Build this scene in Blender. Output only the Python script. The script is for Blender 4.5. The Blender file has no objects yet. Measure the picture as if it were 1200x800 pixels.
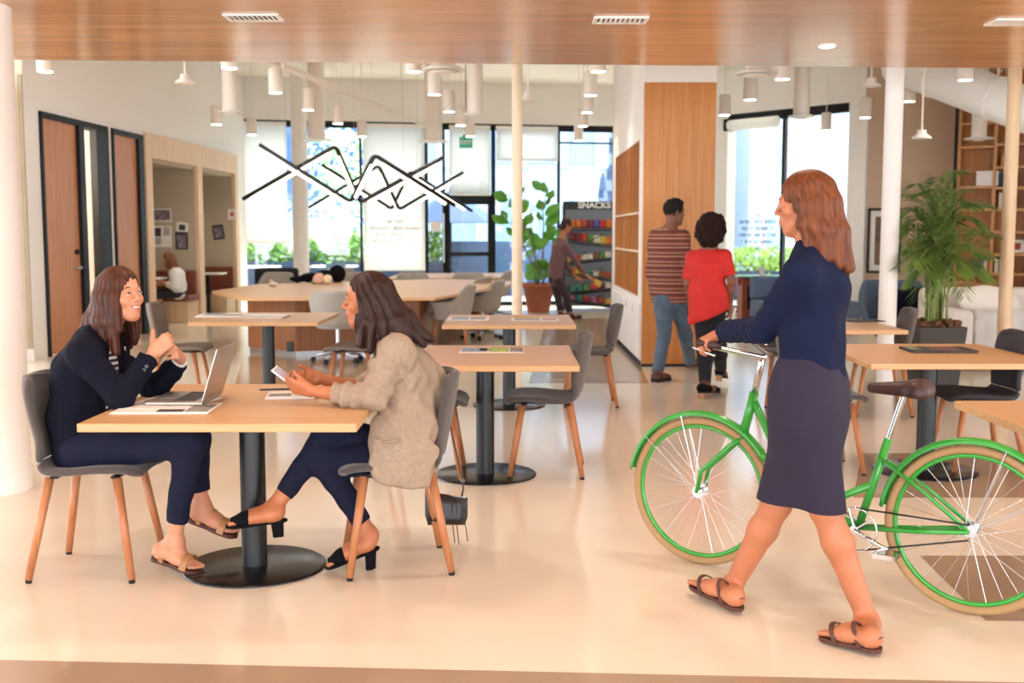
import bpy, math, random
import numpy as np
from mathutils import Vector, Matrix
random.seed(7)
rng = np.random.default_rng(5)
S = bpy.context.scene
COL = S.collection
PI = math.pi
F = 1294.0
CAMZ = 1.48
PITCH = math.radians(5.56)
CP, SP = math.cos(PITCH), math.sin(PITCH)

def ray(u, v):
    x = (u - 600) / F; y = (400 - v) / F
    return Vector((x, CP + y * SP, -SP + y * CP))
def P(u, v, Y):
    """where the sight line through a photo point meets the depth Y"""
    d = ray(u, v)
    return Vector((0, 0, CAMZ)) + d * (Y / d.y)
def PZ(u, v, z=0.0):
    """where the sight line through a photo point meets the height z"""
    d = ray(u, v)
    return Vector((0, 0, CAMZ)) + d * ((z - CAMZ) / d.z)
def on_line(u, A, B):
    """plan position on the line A-B seen at column u (near the horizon)"""
    k = (u - 600) / F
    t = (k * A[1] - A[0]) / ((B[0] - A[0]) - k * (B[1] - A[1]))
    return t

# ------------------------------------------------------------------ mesh builder
class MB:
    def __init__(s, M=None):
        s.v = []; s.f = []; s.mi = []; s.sm = []; s.M = M if M is not None else Matrix()
    def add(s, verts, faces, mi=0, smooth=False):
        b = len(s.v)
        for q in verts: s.v.append(s.M @ Vector(q))
        for k in faces:
            s.f.append([i + b for i in k]); s.mi.append(mi); s.sm.append(smooth)
    def box(s, c, size, R=None, mi=0):
        hx, hy, hz = [q / 2 for q in size]
        vs = [Vector((x, y, z)) for x in (-hx, hx) for y in (-hy, hy) for z in (-hz, hz)]
        if R is not None: vs = [R @ q for q in vs]
        c = Vector(c)
        s.add([q + c for q in vs], [(0, 1, 3, 2), (4, 6, 7, 5), (0, 4, 5, 1), (2, 3, 7, 6), (0, 2, 6, 4), (1, 5, 7, 3)], mi)
    def bx(s, x0, x1, y0, y1, z0, z1, mi=0):
        s.box(((x0 + x1) / 2, (y0 + y1) / 2, (z0 + z1) / 2), (abs(x1 - x0), abs(y1 - y0), abs(z1 - z0)), None, mi)
    def cyl(s, p0, p1, r0, r1=None, n=16, caps=True, mi=0, smooth=True):
        p0 = Vector(p0); p1 = Vector(p1); r1 = r0 if r1 is None else r1
        d = (p1 - p0).normalized()
        a = d.orthogonal().normalized(); b = d.cross(a)
        ring = [(math.cos(2 * PI * i / n), math.sin(2 * PI * i / n)) for i in range(n)]
        lo = [p0 + (a * c + b * q) * r0 for c, q in ring]
        hi = [p1 + (a * c + b * q) * r1 for c, q in ring]
        s.add(lo + hi, [(i, (i + 1) % n, n + (i + 1) % n, n + i) for i in range(n)], mi, smooth)
        if caps:
            s.add(lo, [tuple(range(n))[::-1]], mi); s.add(hi, [tuple(range(n))], mi)
    def tube(s, pts, r, n=8, closed=False, mi=0, flat=None):
        """sweep a round (or flattened) section along points"""
        pts = [Vector(q) for q in pts]; m = len(pts)
        rs = r if isinstance(r, (list, tuple)) else [r] * m
        rings = []; ref = None
        for i in range(m):
            if closed: t = pts[(i + 1) % m] - pts[i - 1]
            else: t = pts[min(i + 1, m - 1)] - pts[max(i - 1, 0)]
            t.normalize()
            if ref is None: ref = t.orthogonal().normalized() if flat is None else Vector(flat)
            a = (ref - t * ref.dot(t))
            a = a.normalized() if a.length > 1e-6 else t.orthogonal().normalized()
            if flat is None: ref = a
            b = t.cross(a)
            fa = 0.35 if flat is not None else 1.0
            rings.append([pts[i] + (a * math.cos(2 * PI * k / n) * fa + b * math.sin(2 * PI * k / n)) * rs[i] for k in range(n)])
        vs = [q for g in rings for q in g]
        fs = []
        for i in range(m if closed else m - 1):
            j = (i + 1) % m
            for k in range(n):
                fs.append((i * n + k, i * n + (k + 1) % n, j * n + (k + 1) % n, j * n + k))
        if not closed:
            fs.append(tuple(range(n))[::-1]); fs.append(tuple((m - 1) * n + k for k in range(n)))
        s.add(vs, fs, mi, True)
    def lathe(s, prof, n=24, c=(0, 0, 0), mi=0, smooth=True):
        c = Vector(c); m = len(prof); vs = []
        for r, z in prof:
            for k in range(n):
                a = 2 * PI * k / n
                vs.append(c + Vector((r * math.cos(a), r * math.sin(a), z)))
        fs = [(i * n + k, i * n + (k + 1) % n, (i + 1) * n + (k + 1) % n, (i + 1) * n + k) for i in range(m - 1) for k in range(n)]
        s.add(vs, fs, mi, smooth)
        s.add(vs[:n], [tuple(range(n))[::-1]], mi); s.add(vs[-n:], [tuple(range(n))], mi)
    def prism(s, poly, z0, z1, mi=0):
        n = len(poly)
        lo = [(x, y, z0) for x, y in poly]; hi = [(x, y, z1) for x, y in poly]
        s.add(lo + hi, [tuple(range(n))[::-1], tuple(range(n, 2 * n))] + [(i, (i + 1) % n, n + (i + 1) % n, n + i) for i in range(n)], mi)
    def grid(s, fn, nu, nv, mi=0, smooth=True):
        vs = [fn(i / nu, j / nv) for i in range(nu + 1) for j in range(nv + 1)]
        w = nv + 1
        s.add(vs, [(i * w + j, (i + 1) * w + j, (i + 1) * w + j + 1, i * w + j + 1) for i in range(nu) for j in range(nv)], mi, smooth)
    def ball(s, c, r, n=14, mi=0, R=None):
        c = Vector(c); r = (r, r, r) if not isinstance(r, (tuple, list)) else r
        m = n // 2; vs = []
        for i in range(m + 1):
            t = PI * i / m
            for k in range(n):
                a = 2 * PI * k / n
                q = Vector((r[0] * math.sin(t) * math.cos(a), r[1] * math.sin(t) * math.sin(a), r[2] * math.cos(t)))
                vs.append(c + (R @ q if R is not None else q))
        s.add(vs, [(i * n + k, (i + 1) * n + k, (i + 1) * n + (k + 1) % n, i * n + (k + 1) % n) for i in range(m) for k in range(n)], mi, True)
    def build(s, name, mats, parent=None, bevel=0.0, solid=0.0, sub=0, local=False):
        me = bpy.data.meshes.new(name)
        vs = s.v
        if parent is not None and not local:
            W = world_of(parent).inverted(); vs = [W @ q for q in vs]
        me.from_pydata([tuple(q) for q in vs], [], s.f)
        mats = mats if isinstance(mats, (list, tuple)) else [mats]
        for m in mats: me.materials.append(m)
        for p, mi, sm in zip(me.polygons, s.mi, s.sm):
            p.material_index = mi; p.use_smooth = sm
        me.validate(); me.update()
        o = bpy.data.objects.new(name, me); COL.objects.link(o)
        if parent is not None: o.parent = parent
        if solid:
            m = o.modifiers.new('s', 'SOLIDIFY'); m.thickness = solid; m.offset = 0
        if bevel:
            m = o.modifiers.new('b', 'BEVEL'); m.width = bevel; m.segments = 2; m.limit_method = 'ANGLE'; m.angle_limit = 0.7
        if sub:
            m = o.modifiers.new('u', 'SUBSURF'); m.levels = sub; m.render_levels = sub
        return o

def world_of(o):
    M = o.matrix_basis.copy()
    while o.parent is not None:
        o = o.parent; M = o.matrix_basis @ M
    return M
def tag(o, label, cat, group=None, kind=None):
    o['label'] = label; o['category'] = cat
    if group: o['group'] = group
    if kind: o['kind'] = kind
    return o
def struct(o, label=None, cat=None):
    o['kind'] = 'structure'
    if label: o['label'] = label
    if cat: o['category'] = cat
    return o
def thing(name, label, cat, loc=(0, 0, 0), rz=0.0, group=None):
    o = bpy.data.objects.new(name, None); COL.objects.link(o)
    o.empty_display_size = 0.1
    o.location = loc; o.rotation_euler = (0, 0, rz)
    return tag(o, label, cat, group)
def dup(root, loc, rz=0.0, label=None, group=None, scale=None):
    r = root.copy(); COL.objects.link(r); r.location = loc; r.rotation_euler = (0, 0, rz)
    if scale is not None: r.scale = scale
    if label: r['label'] = label
    if group: r['group'] = group
    for ch in list(root.children):
        c = ch.copy(); COL.objects.link(c); c.parent = r
        for g in list(ch.children):
            d = g.copy(); COL.objects.link(d); d.parent = c
    return r

# ------------------------------------------------------------------ materials
def _nt(name):
    m = bpy.data.materials.new(name); m.use_nodes = True
    n = m.node_tree.nodes; l = m.node_tree.links
    return m, n, l, n['Principled BSDF']
def rgb(h):
    h = h.lstrip('#'); c = [int(h[i:i + 2], 16) / 255 for i in (0, 2, 4)]
    return tuple((x / 12.92 if x <= 0.04045 else ((x + 0.055) / 1.055) ** 2.4) for x in c) + (1,)
def mat(name, col, rough=0.5, metal=0.0, var=0.0, vscale=8.0, bump=0.0, bscale=60.0, spec=0.5, sheen=0.0, coat=0.0, sss=0.0):
    m, n, l, b = _nt(name)
    c = rgb(col) if isinstance(col, str) else tuple(col) + (1,)
    b.inputs['Base Color'].default_value = c; b.inputs['Roughness'].default_value = rough
    b.inputs['Metallic'].default_value = metal; b.inputs['Specular IOR Level'].default_value = spec
    if sheen: b.inputs['Sheen Weight'].default_value = sheen
    if coat: b.inputs['Coat Weight'].default_value = coat
    if sss:
        b.inputs['Subsurface Weight'].default_value = sss; b.inputs['Subsurface Radius'].default_value = (0.012, 0.005, 0.003)
    tc = n.new('ShaderNodeTexCoord')
    if var:
        t = n.new('ShaderNodeTexNoise'); t.inputs['Scale'].default_value = vscale; t.inputs['Detail'].default_value = 4
        l.new(tc.outputs['Object'], t.inputs['Vector'])
        r = n.new('ShaderNodeValToRGB')
        r.color_ramp.elements[0].position = 0.3; r.color_ramp.elements[1].position = 0.7
        r.color_ramp.elements[0].color = tuple(q * (1 - var) for q in c[:3]) + (1,)
        r.color_ramp.elements[1].color = tuple(min(1, q * (1 + var)) for q in c[:3]) + (1,)
        l.new(t.outputs['Fac'], r.inputs['Fac']); l.new(r.outputs['Color'], b.inputs['Base Color'])
    if bump:
        t = n.new('ShaderNodeTexNoise'); t.inputs['Scale'].default_value = bscale; t.inputs['Detail'].default_value = 3
        l.new(tc.outputs['Object'], t.inputs['Vector'])
        q = n.new('ShaderNodeBump'); q.inputs['Strength'].default_value = bump; q.inputs['Distance'].default_value = 0.01
        l.new(t.outputs['Fac'], q.inputs['Height']); l.new(q.outputs['Normal'], b.inputs['Normal'])
    return m
def wood(name, c1, c2, stretch=(1.2, 22, 22), rough=0.4, scale=1.6, planks=None, spec=0.5, bump=0.05):
    """streaky timber; planks=(length,width,axis-swap) adds board joints"""
    m, n, l, b = _nt(name)
    tc = n.new('ShaderNodeTexCoord'); mp = n.new('ShaderNodeMapping'); mp.inputs['Scale'].default_value = stretch
    l.new(tc.outputs['Object'], mp.inputs['Vector'])
    t = n.new('ShaderNodeTexNoise'); t.inputs['Scale'].default_value = scale; t.inputs['Detail'].default_value = 6; t.inputs['Roughness'].default_value = 0.6
    t.inputs['Distortion'].default_value = 0.6
    l.new(mp.outputs['Vector'], t.inputs['Vector'])
    r = n.new('ShaderNodeValToRGB'); r.color_ramp.elements[0].position = 0.32; r.color_ramp.elements[1].position = 0.68
    r.color_ramp.elements[0].color = rgb(c1); r.color_ramp.elements[1].color = rgb(c2)
    l.new(t.outputs['Fac'], r.inputs['Fac'])
    out = r.outputs['Color']
    if planks:
        bt = n.new('ShaderNodeTexBrick'); bt.inputs['Scale'].default_value = 1.0
        bt.inputs['Brick Width'].default_value = planks[0]; bt.inputs['Row Height'].default_value = planks[1]
        bt.inputs['Mortar Size'].default_value = 0.0025; bt.offset = 0.37; bt.inputs['Bias'].default_value = 0.0
        bt.inputs['Color1'].default_value = (0.82, 0.82, 0.82, 1); bt.inputs['Color2'].default_value = (1.1, 1.06, 1.02, 1); bt.inputs['Mortar'].default_value = (0.62, 0.58, 0.55, 1)
        l.new(tc.outputs['Object'], bt.inputs['Vector'])
        mx = n.new('ShaderNodeMix'); mx.data_type = 'RGBA'; mx.blend_type = 'MULTIPLY'; mx.inputs['Factor'].default_value = 0.9
        l.new(out, mx.inputs['A']); l.new(bt.outputs['Color'], mx.inputs['B']); out = mx.outputs['Result']
    l.new(out, b.inputs['Base Color'])
    b.inputs['Roughness'].default_value = rough; b.inputs['Specular IOR Level'].default_value = spec
    if bump:
        q = n.new('ShaderNodeBump'); q.inputs['Strength'].default_value = bump; q.inputs['Distance'].default_value = 0.004
        l.new(t.outputs['Fac'], q.inputs['Height']); l.new(q.outputs['Normal'], b.inputs['Normal'])
    return m
def stripes(name, cols, axis, period, rough=0.8, distort=0.0):
    """bands of colour along an axis (cols: list of (position, hex))"""
    m, n, l, b = _nt(name)
    tc = n.new('ShaderNodeTexCoord'); sx = n.new('ShaderNodeSeparateXYZ'); l.new(tc.outputs['Object'], sx.inputs['Vector'])
    mm = n.new('ShaderNodeMath'); mm.operation = 'MULTIPLY'; mm.inputs[1].default_value = 1 / period
    l.new(sx.outputs[axis], mm.inputs[0])
    fr = n.new('ShaderNodeMath'); fr.operation = 'FRACT'; l.new(mm.outputs[0], fr.inputs[0])
    r = n.new('ShaderNodeValToRGB'); r.color_ramp.interpolation = 'CONSTANT'
    e = r.color_ramp.elements
    while len(e) < len(cols): e.new(0.5)
    for q, (p, c) in zip(e, cols): q.position = p; q.color = rgb(c)
    l.new(fr.outputs[0], r.inputs['Fac']); l.new(r.outputs['Color'], b.inputs['Base Color'])
    b.inputs['Roughness'].default_value = rough
    return m
def emit(name, col, strength):
    m = bpy.data.materials.new(name); m.use_nodes = True
    n = m.node_tree.nodes; n.clear()
    e = n.new('ShaderNodeEmission'); o = n.new('ShaderNodeOutputMaterial')
    e.inputs['Color'].default_value = rgb(col); e.inputs['Strength'].default_value = strength
    m.node_tree.links.new(e.outputs[0], o.inputs[0]); return m
def glass(name, tint='#f4fafc', refl=0.07):
    m = bpy.data.materials.new(name); m.use_nodes = True
    n = m.node_tree.nodes; n.clear(); l = m.node_tree.links
    t = n.new('ShaderNodeBsdfTransparent'); g = n.new('ShaderNodeBsdfGlossy'); x = n.new('ShaderNodeMixShader'); o = n.new('ShaderNodeOutputMaterial')
    t.inputs['Color'].default_value = rgb(tint); g.inputs['Roughness'].default_value = 0.02; x.inputs[0].default_value = refl
    l.new(t.outputs[0], x.inputs[1]); l.new(g.outputs[0], x.inputs[2]); l.new(x.outputs[0], o.inputs[0]); return m
def cloth_screen(name, col, trans=0.5):
    m = bpy.data.materials.new(name); m.use_nodes = True
    n = m.node_tree.nodes; n.clear(); l = m.node_tree.links
    d = n.new('ShaderNodeBsdfDiffuse'); t = n.new('ShaderNodeBsdfTranslucent'); x = n.new('ShaderNodeMixShader'); o = n.new('ShaderNodeOutputMaterial')
    d.inputs['Color'].default_value = rgb(col); t.inputs['Color'].default_value = rgb(col); x.inputs[0].default_value = trans
    l.new(d.outputs[0], x.inputs[1]); l.new(t.outputs[0], x.inputs[2]); l.new(x.outputs[0], o.inputs[0]); return m

def hair_mat(name, c1, c2, stretch=(70, 70, 5), rough=0.52):
    m = wood(name, c1, c2, stretch=stretch, rough=rough, scale=1.3, bump=0.3, spec=0.3)
    return m

M = {}
M['floor'] = mat('polished_cream_floor', '#e6dac7', 0.14, var=0.035, vscale=1.3, spec=0.5)
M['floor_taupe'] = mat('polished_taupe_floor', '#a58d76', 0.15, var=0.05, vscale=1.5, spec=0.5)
M['wall'] = mat('white_paint', '#f0ebe6', 0.75, var=0.01, vscale=2)
M['wall_warm'] = mat('cream_paint', '#ead6bb', 0.75, var=0.01, vscale=2)
M['wall_beige'] = mat('beige_paint', '#c9ad96', 0.8, var=0.015, vscale=2)
M['ceil'] = mat('ceiling_paint', '#f0e7dc', 0.85)
M['soffit'] = wood('plank_ceiling_wood', '#c58f62', '#d8aa82', stretch=(1.0, 16, 16), rough=0.17, planks=(2.6, 0.115), scale=1.8, bump=0.012, spec=0.6)
M['oak'] = wood('light_oak', '#c69766', '#d4aa7c', stretch=(1.0, 26, 26), rough=0.38, scale=1.7)
M['oak_v'] = wood('oak_veneer_upright', '#c0874f', '#d39d66', stretch=(20, 20, 0.9), rough=0.42, scale=1.6)
M['panel'] = wood('amber_veneer_upright', '#b5702f', '#cb8845', stretch=(16, 16, 0.7), rough=0.4, scale=1.5)
M['door'] = wood('door_veneer', '#b9774a', '#cd9266', stretch=(20, 20, 0.8), rough=0.45, scale=1.6)
M['nook'] = wood('pale_veneer', '#d8b48c', '#e8caa6', stretch=(18, 18, 0.9), rough=0.5, scale=1.6)
M['nook_in'] = mat('taupe_felt', '#b8aa94', 0.95, bump=0.1, bscale=300)
M['walnut'] = wood('walnut_panel', '#7c4a2a', '#9a6238', stretch=(24, 24, 1.0), rough=0.45, scale=1.7)
M['leg'] = wood('beech_leg', '#a8673f', '#bd8056', stretch=(20, 20, 1.0), rough=0.42, scale=2)
M['black'] = mat('black_powder_metal', '#08090b', 0.4, spec=0.5)
M['black_disc'] = mat('black_brushed_disc', '#1f2023', 0.22, metal=0.35)
M['dark'] = mat('dark_frame', '#0e0e12', 0.5, spec=.3)
M['rubber'] = mat('rubber', '#17171a', 0.8)
M['felt'] = mat('grey_brown_felt', '#4c4542', 0.95, var=0.16, vscale=160, bump=0.15, bscale=420, sheen=0.25)
M['felt_grey'] = mat('pale_grey_fabric', '#a39c94', 0.95, var=0.05, vscale=160, bump=0.1, bscale=400, sheen=0.15)
M['felt_dark'] = mat('charcoal_felt', '#37353a', 0.95, var=0.12, vscale=150, bump=0.15, bscale=420)
M['steel'] = mat('brushed_steel', '#b9bcc0', 0.28, metal=0.9)
M['alu'] = mat('laptop_aluminium', '#b7b1ab', 0.35, metal=0.75)
M['white'] = mat('white_plastic', '#efece8', 0.5)
M['lamp_body'] = mat('lamp_body_white', '#ece2d8', 0.5)
M['glow'] = emit('lamp_glow', '#fff0dc', 8.0)
M['led'] = emit('led_glow', '#fff0da', 3.2)
M['screen_glow'] = emit('screen_glow', '#c8d6e6', 0.7)
M['glass'] = glass('window_glass')
M['shade'] = cloth_screen('roller_shade', '#f8f5f0', 0.7)
M['terracotta'] = mat('terracotta', '#b0664a', 0.8, var=0.1, vscale=6)
M['soil'] = mat('moss_soil', '#6b4a30', 0.95, var=0.4, vscale=60, bump=0.6, bscale=80)
M['leaf'] = mat('palm_leaf', '#7d9c48', 0.5, var=0.35, vscale=6)
M['leaf2'] = mat('fig_leaf', '#5fa033', 0.45, var=0.3, vscale=5)
M['stem'] = mat('green_stem', '#7d8a48', 0.6, var=0.2, vscale=9)
M['bark'] = mat('bark', '#8a7f76', 0.9, var=0.3, vscale=20)
M['planter'] = mat('charcoal_planter', '#3c3733', 0.6)
M['redleather'] = mat('red_brown_leather', '#7d3f28', 0.5, var=0.08, vscale=8)
M['paper'] = mat('paper', '#ebe6df', 0.7)
M['ink'] = mat('printed_dark', '#3b3a3c', 0.6, var=0.5, vscale=18)
M['navy'] = mat('navy_wool', '#0b0d1e', 0.9, var=0.1, vscale=30, bump=0.08, bscale=300, spec=0.2)
M['skin4'] = mat('tanned_skin', '#b87552', 0.5, var=0.05, vscale=25, sss=0.08)
M['skin1'] = mat('fair_skin', '#cd9070', 0.5, var=0.05, vscale=25, sss=0.12)
M['skin2'] = mat('olive_skin', '#b4714c', 0.5, var=0.05, vscale=25, sss=0.1)
M['skin3'] = mat('brown_skin', '#7a4a34', 0.5, var=0.05, vscale=25, sss=0.08)
M['lip1'] = mat('lips_rose', '#b05a52', 0.4)
M['lip2'] = mat('lips_brown', '#8d4538', 0.4)
M['teeth'] = mat('teeth', '#efe8df', 0.3)
M['eye_w'] = mat('eye_white', '#e8e0da', 0.2)
M['iris'] = mat('iris_dark', '#2c1a12', 0.2)
M['brow'] = mat('brow_hair', '#3c2418', 0.8)
M['jeans'] = mat('dark_indigo_denim', '#0f142c', 0.9, var=0.2, vscale=24, bump=0.15, bscale=260, spec=0.3)
M['jeans_l'] = mat('faded_denim', '#526579', 0.85, var=0.2, vscale=9, bump=0.1, bscale=200)
M['linen'] = mat('sand_linen', '#9c8976', 0.92, var=0.12, vscale=70, bump=0.25, bscale=160)
M['hair1'] = hair_mat('auburn_brown_hair', '#2c140c', '#5c3120')
M['hair2'] = hair_mat('dark_brown_hair', '#170b09', '#3d211a')
M['hair3'] = hair_mat('black_hair', '#0a0706', '#1a110e', rough=0.75)
M['hair4'] = hair_mat('copper_brown_hair', '#4a2412', '#7e4524')
M['tan_leather'] = mat('tan_gold_leather', '#a9794c', 0.4, var=0.12, vscale=30)
M['brown_leather'] = mat('brown_leather', '#4f2c1f', 0.5, var=0.12, vscale=30)
M['suede'] = mat('black_suede', '#0b0a0e', 0.95, spec=.2)
M['bagleather'] = mat('black_leather', '#141317', 0.4, bump=0.15, bscale=220)
# ================================================================== SETTING
CEIL = 4.55
# floor: one slab, cream with taupe bands
mb = MB()
mb.bx(-9, 11, -4, 24.5, -0.12, 0.0)
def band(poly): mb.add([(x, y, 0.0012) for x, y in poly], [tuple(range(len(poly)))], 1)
y0 = PZ(0, 776.5).y; y1 = PZ(1200, 783).y
band([(-4, -3), (4, -3), (4, y1 - 0.25), (-4, y0 + 0.15)])
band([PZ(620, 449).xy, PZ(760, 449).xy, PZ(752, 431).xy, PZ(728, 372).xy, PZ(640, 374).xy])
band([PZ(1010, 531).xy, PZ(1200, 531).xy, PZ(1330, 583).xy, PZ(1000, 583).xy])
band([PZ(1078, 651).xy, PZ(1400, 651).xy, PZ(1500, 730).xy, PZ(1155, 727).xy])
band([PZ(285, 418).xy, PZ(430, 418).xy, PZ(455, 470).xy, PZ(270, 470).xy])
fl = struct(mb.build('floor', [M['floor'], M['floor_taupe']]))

# wood soffit in front, open ceiling behind
SOF = 2.75
syl, syr = PZ(18, 70, SOF), PZ(1200, 80, SOF)
syk = (syr.y - syl.y) / (syr.x - syl.x); SYL, SYR = syl.y + syk * (-9 - syl.x), syl.y + syk * (9 - syl.x)
mb = MB(); mb.add([(-9, -4, SOF), (9, -4, SOF), (9, SYR, SOF), (-9, SYL, SOF), (-9, -4, SOF + .3), (9, -4, SOF + .3), (9, SYR, SOF + .3), (-9, SYL, SOF + .3)],
                  [(0, 1, 2, 3), (7, 6, 5, 4), (3, 2, 6, 7), (0, 4, 5, 1), (1, 5, 6, 2), (0, 3, 7, 4)])
struct(mb.build('ceiling_soffit', M['soffit']))
mb = MB(); mb.bx(-9, 11, 7.6, 24.5, CEIL, CEIL + .15)
mb.bx(-9, 11, 7.4, 7.6, SOF + .3, CEIL + .15)
struct(mb.build('ceiling', M['ceil']))

# --- left wall, in its own frame: s along the wall (away from the viewer), o into the room
LA = Vector((-5.62, 12.9)); LB = Vector((-5.25, 21.9))
ang = math.atan2(LB.y - LA.y, LB.x - LA.x)
WL = Matrix.Translation((LA.x, LA.y, 0)) @ Matrix.Rotation(ang, 4, 'Z')     # local x = s, local y = left (away from the room), z up
def sL(u): return on_line(u, LA, LB) * (LB - LA).length
s_d1a, s_d1b = sL(53), sL(131)
s_d2a, s_d2b = sL(136), sL(171.5)
s_na, s_nb = sL(173), sL(279.5)
Lw = (LB - LA).length
DH = 2.93
mb = MB(WL)
T = 0.18
mb.bx(0, s_d1a, 0, T, 0, CEIL); mb.bx(s_d1a, s_d1b, 0, T, DH, CEIL); mb.bx(s_d1b, s_d2a, 0, T, 0, CEIL)
mb.bx(s_d2a, s_d2b, 0, T, DH, CEIL); mb.bx(s_d2b, s_na, 0, T, 0, CEIL); mb.bx(s_na, s_nb, 0, T, 2.98, CEIL); mb.bx(s_nb, Lw + .02, 0, T, 0, CEIL)
wl = struct(mb.build('wall_left', M['wall']))
mb = MB(); mb.bx(-9, LA.x, 12.9, 13.05, 0, CEIL)
struct(mb.build('wall_left_return', M['wall_warm']))
mb = MB(); mb.bx(-9, LA.x + .02, 12.86, 12.9, 0, 0.14)
struct(mb.build('baseboard_left', M['wall']), None)
mb = MB(WL); mb.bx(-.03, .0, -.0, .05, 0, 3.3); struct(mb.build('corner_shade_strip', M['nook_in']))  # taupe strip standing in for the shadow along the wall corner

def door(name, a, b, leaf0, leaf1, side=None):
    root = thing(name, 'x', 'door'); del root['category']; del root['label']; root['kind'] = 'structure'
    root.matrix_basis = WL
    m = MB(WL)
    f = 0.055
    m.bx(a, a + f, -.03, T, 0, DH); m.bx(b - f * 1.2, b, -.03, T, 0, DH); m.bx(a, b, -.03, T, DH - f * 1.3, DH)
    if side: m.bx(leaf1, side[0], -.03, .07, 0, DH); m.bx(side[1], b, -.03, .07, 0, DH); m.bx(side[0], side[1], 0, T, 0, .12)
    else: m.bx(leaf1, b, -.03, T, 0, DH)
    m.build('frame', M['dark'], root, bevel=.004)
    m = MB(WL); m.bx(a + f, leaf1, .02, .07, 0.01, DH - f * 1.3); leaf = m.build('leaf', M['door'], root, bevel=.003)
    if side:
        m = MB(WL); m.bx(side[0], side[1], .05, .06, .12, DH - .07); m.build('side_glass', glass('door_side_glass', '#dfe3e2', .12), root)
        zs = 1.05; sh = leaf1 - .12
        m = MB(WL); m.cyl((sh, .02, zs), (sh, -.05, zs), .022); m.tube([(sh, -.05, zs), (sh - .03, -.055, zs), (sh - .14, -.055, zs)], .012); m.build('lever_handle', M['steel'], leaf)
        m = MB(WL); m.cyl((sh, .02, zs + .2), (sh, -.02, zs + .2), .034); m.cyl((sh, -.02, zs + .2), (sh, -.035, zs + .2), .02); m.build('lock', M['black'], leaf)
    return root
door('door_1', s_d1a, s_d1b, 0, sL(97), (sL(103), sL(117)))
door('door_2', s_d2a, s_d2b, 0, sL(166))
# room behind the glazed strip of the first door: pale back wall and a picture-height rail
mb = MB(WL); mb.bx(s_d1a - .6, s_d2b, 1.6, 1.7, 0, 3.2); mb.bx(s_d1a - .6, s_d2b, T, 1.7, 3.1, 3.2)
mb.bx(s_d1a - .7, s_d1a - .6, T, 1.7, 0, 3.2); mb.bx(s_d2b - .05, s_d2b, T, 1.7, 0, 3.2)
struct(mb.build('wall_office', M['wall']))

# --- booth wall: pale veneer surround with two felt-lined niches
s_p1 = sL(180); s_p2a = sL(232.5); s_p2b = sL(238); s_p3 = sL(276)
ND = 1.15
mb = MB(WL)
mb.bx(s_na, s_p1, -.04, ND, 0, 2.62); mb.bx(s_p2a, s_p2b, -.04, ND, 0, 2.62); mb.bx(s_p3, s_nb, -.04, ND, 0, 2.62)
mb.bx(s_na, s_nb, -.04, ND, 2.62, 2.98)
struct(mb.build('wall_booths', M['nook']))
mb = MB(WL)
for a, b in ((s_p1, s_p2a), (s_p2b, s_p3)):
    mb.bx(a, b, ND - .04, ND, 0, 2.62); mb.bx(a, a + .02, 0.02, ND, 0, 2.62); mb.bx(b - .02, b, 0.02, ND, 0, 2.62); mb.bx(a, b, 0.02, ND, 2.56, 2.62)
struct(mb.build('wall_booth_lining', M['nook_in']))

# --- back glazing, local x along the facade, y outwards
BA = Vector((-5.27, 22.0)); BB = Vector((2.15, 23.4))
bang = math.atan2(BB.y - BA.y, BB.x - BA.x)
WB = Matrix.Translation((BA.x, BA.y, 0)) @ Matrix.Rotation(bang, 4, 'Z')
Lb = (BB - BA).length
def sB(u): return on_line(u, BA, BB) * Lb
WH = 3.72
mb = MB(WB); mb.bx(-1.5, Lb + .3, 0, .25, WH, CEIL)
struct(mb.build('wall_back', M['wall']))
mb = MB(WB); mb.bx(-1.5, sB(280), 0, .2, 0, WH); struct(mb.build('wall_back_corner', M['wall']))
def window(name, M4, stiles, rails, z0, z1, s0, s1, frame_mat):
    root = bpy.data.objects.new(name, None); COL.objects.link(root); root['kind'] = 'structure'; root.matrix_basis = M4
    m = MB(M4)
    for a, b, *zz_ in stiles: m.bx(a, b, 0.0, .09, zz_[0] if zz_ else z0, zz_[1] if zz_ else z1)
    for a, b, c, d in rails: m.bx(a, b, 0.0, .09, c, d)
    m.build('frame', frame_mat, root, bevel=.004)
    m = MB(M4); m.bx(s0, s1, .04, .048, z0, z1); m.build('glazing', M['glass'], root)
    return root
def st(u, w): s = sB(u); return (s - w / 2, s + w / 2)
dz1 = 1.48 + (274 - 236) * 22.6 / F
window('window_1', WB, [st(281, .05), st(424.5, .05), st(500.5, .07), st(521, .05), st(522, .1) + (0, dz1 + .1)],
       [(sB(280), sB(522), WH - .13, WH), (sB(280), sB(522), 0, .1)], 0, WH, sB(280), sB(522), M['dark'])
dz1 = 1.48 + (274 - 236) * 22.6 / F
window('window_2', WB, [st(525, .1) + (0, dz1 + .1), st(576, .13) + (0, dz1 + .1), st(577.5, .04)], [(sB(522), sB(580), WH - .13, WH), (sB(522), sB(578), dz1 - .06, dz1 + .14), (sB(522), sB(578), 1.48 - 26 * 22.6 / F, 1.48 - 21 * 22.6 / F), (sB(522), sB(578), 0, .12)],
       0, WH, sB(522), sB(578), M['dark'])
window('window_3', WB, [st(580, .03), st(654.5, .05), st(719, .06)], [(sB(578), sB(720), WH - .13, WH), (sB(578), sB(720), 0, .08), (sB(655), sB(719), 1.48 + (274 - 169) * 23 / F, 1.48 + (274 - 167) * 23 / F)],
       0, WH, sB(578), sB(720), M['dark'])
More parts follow.
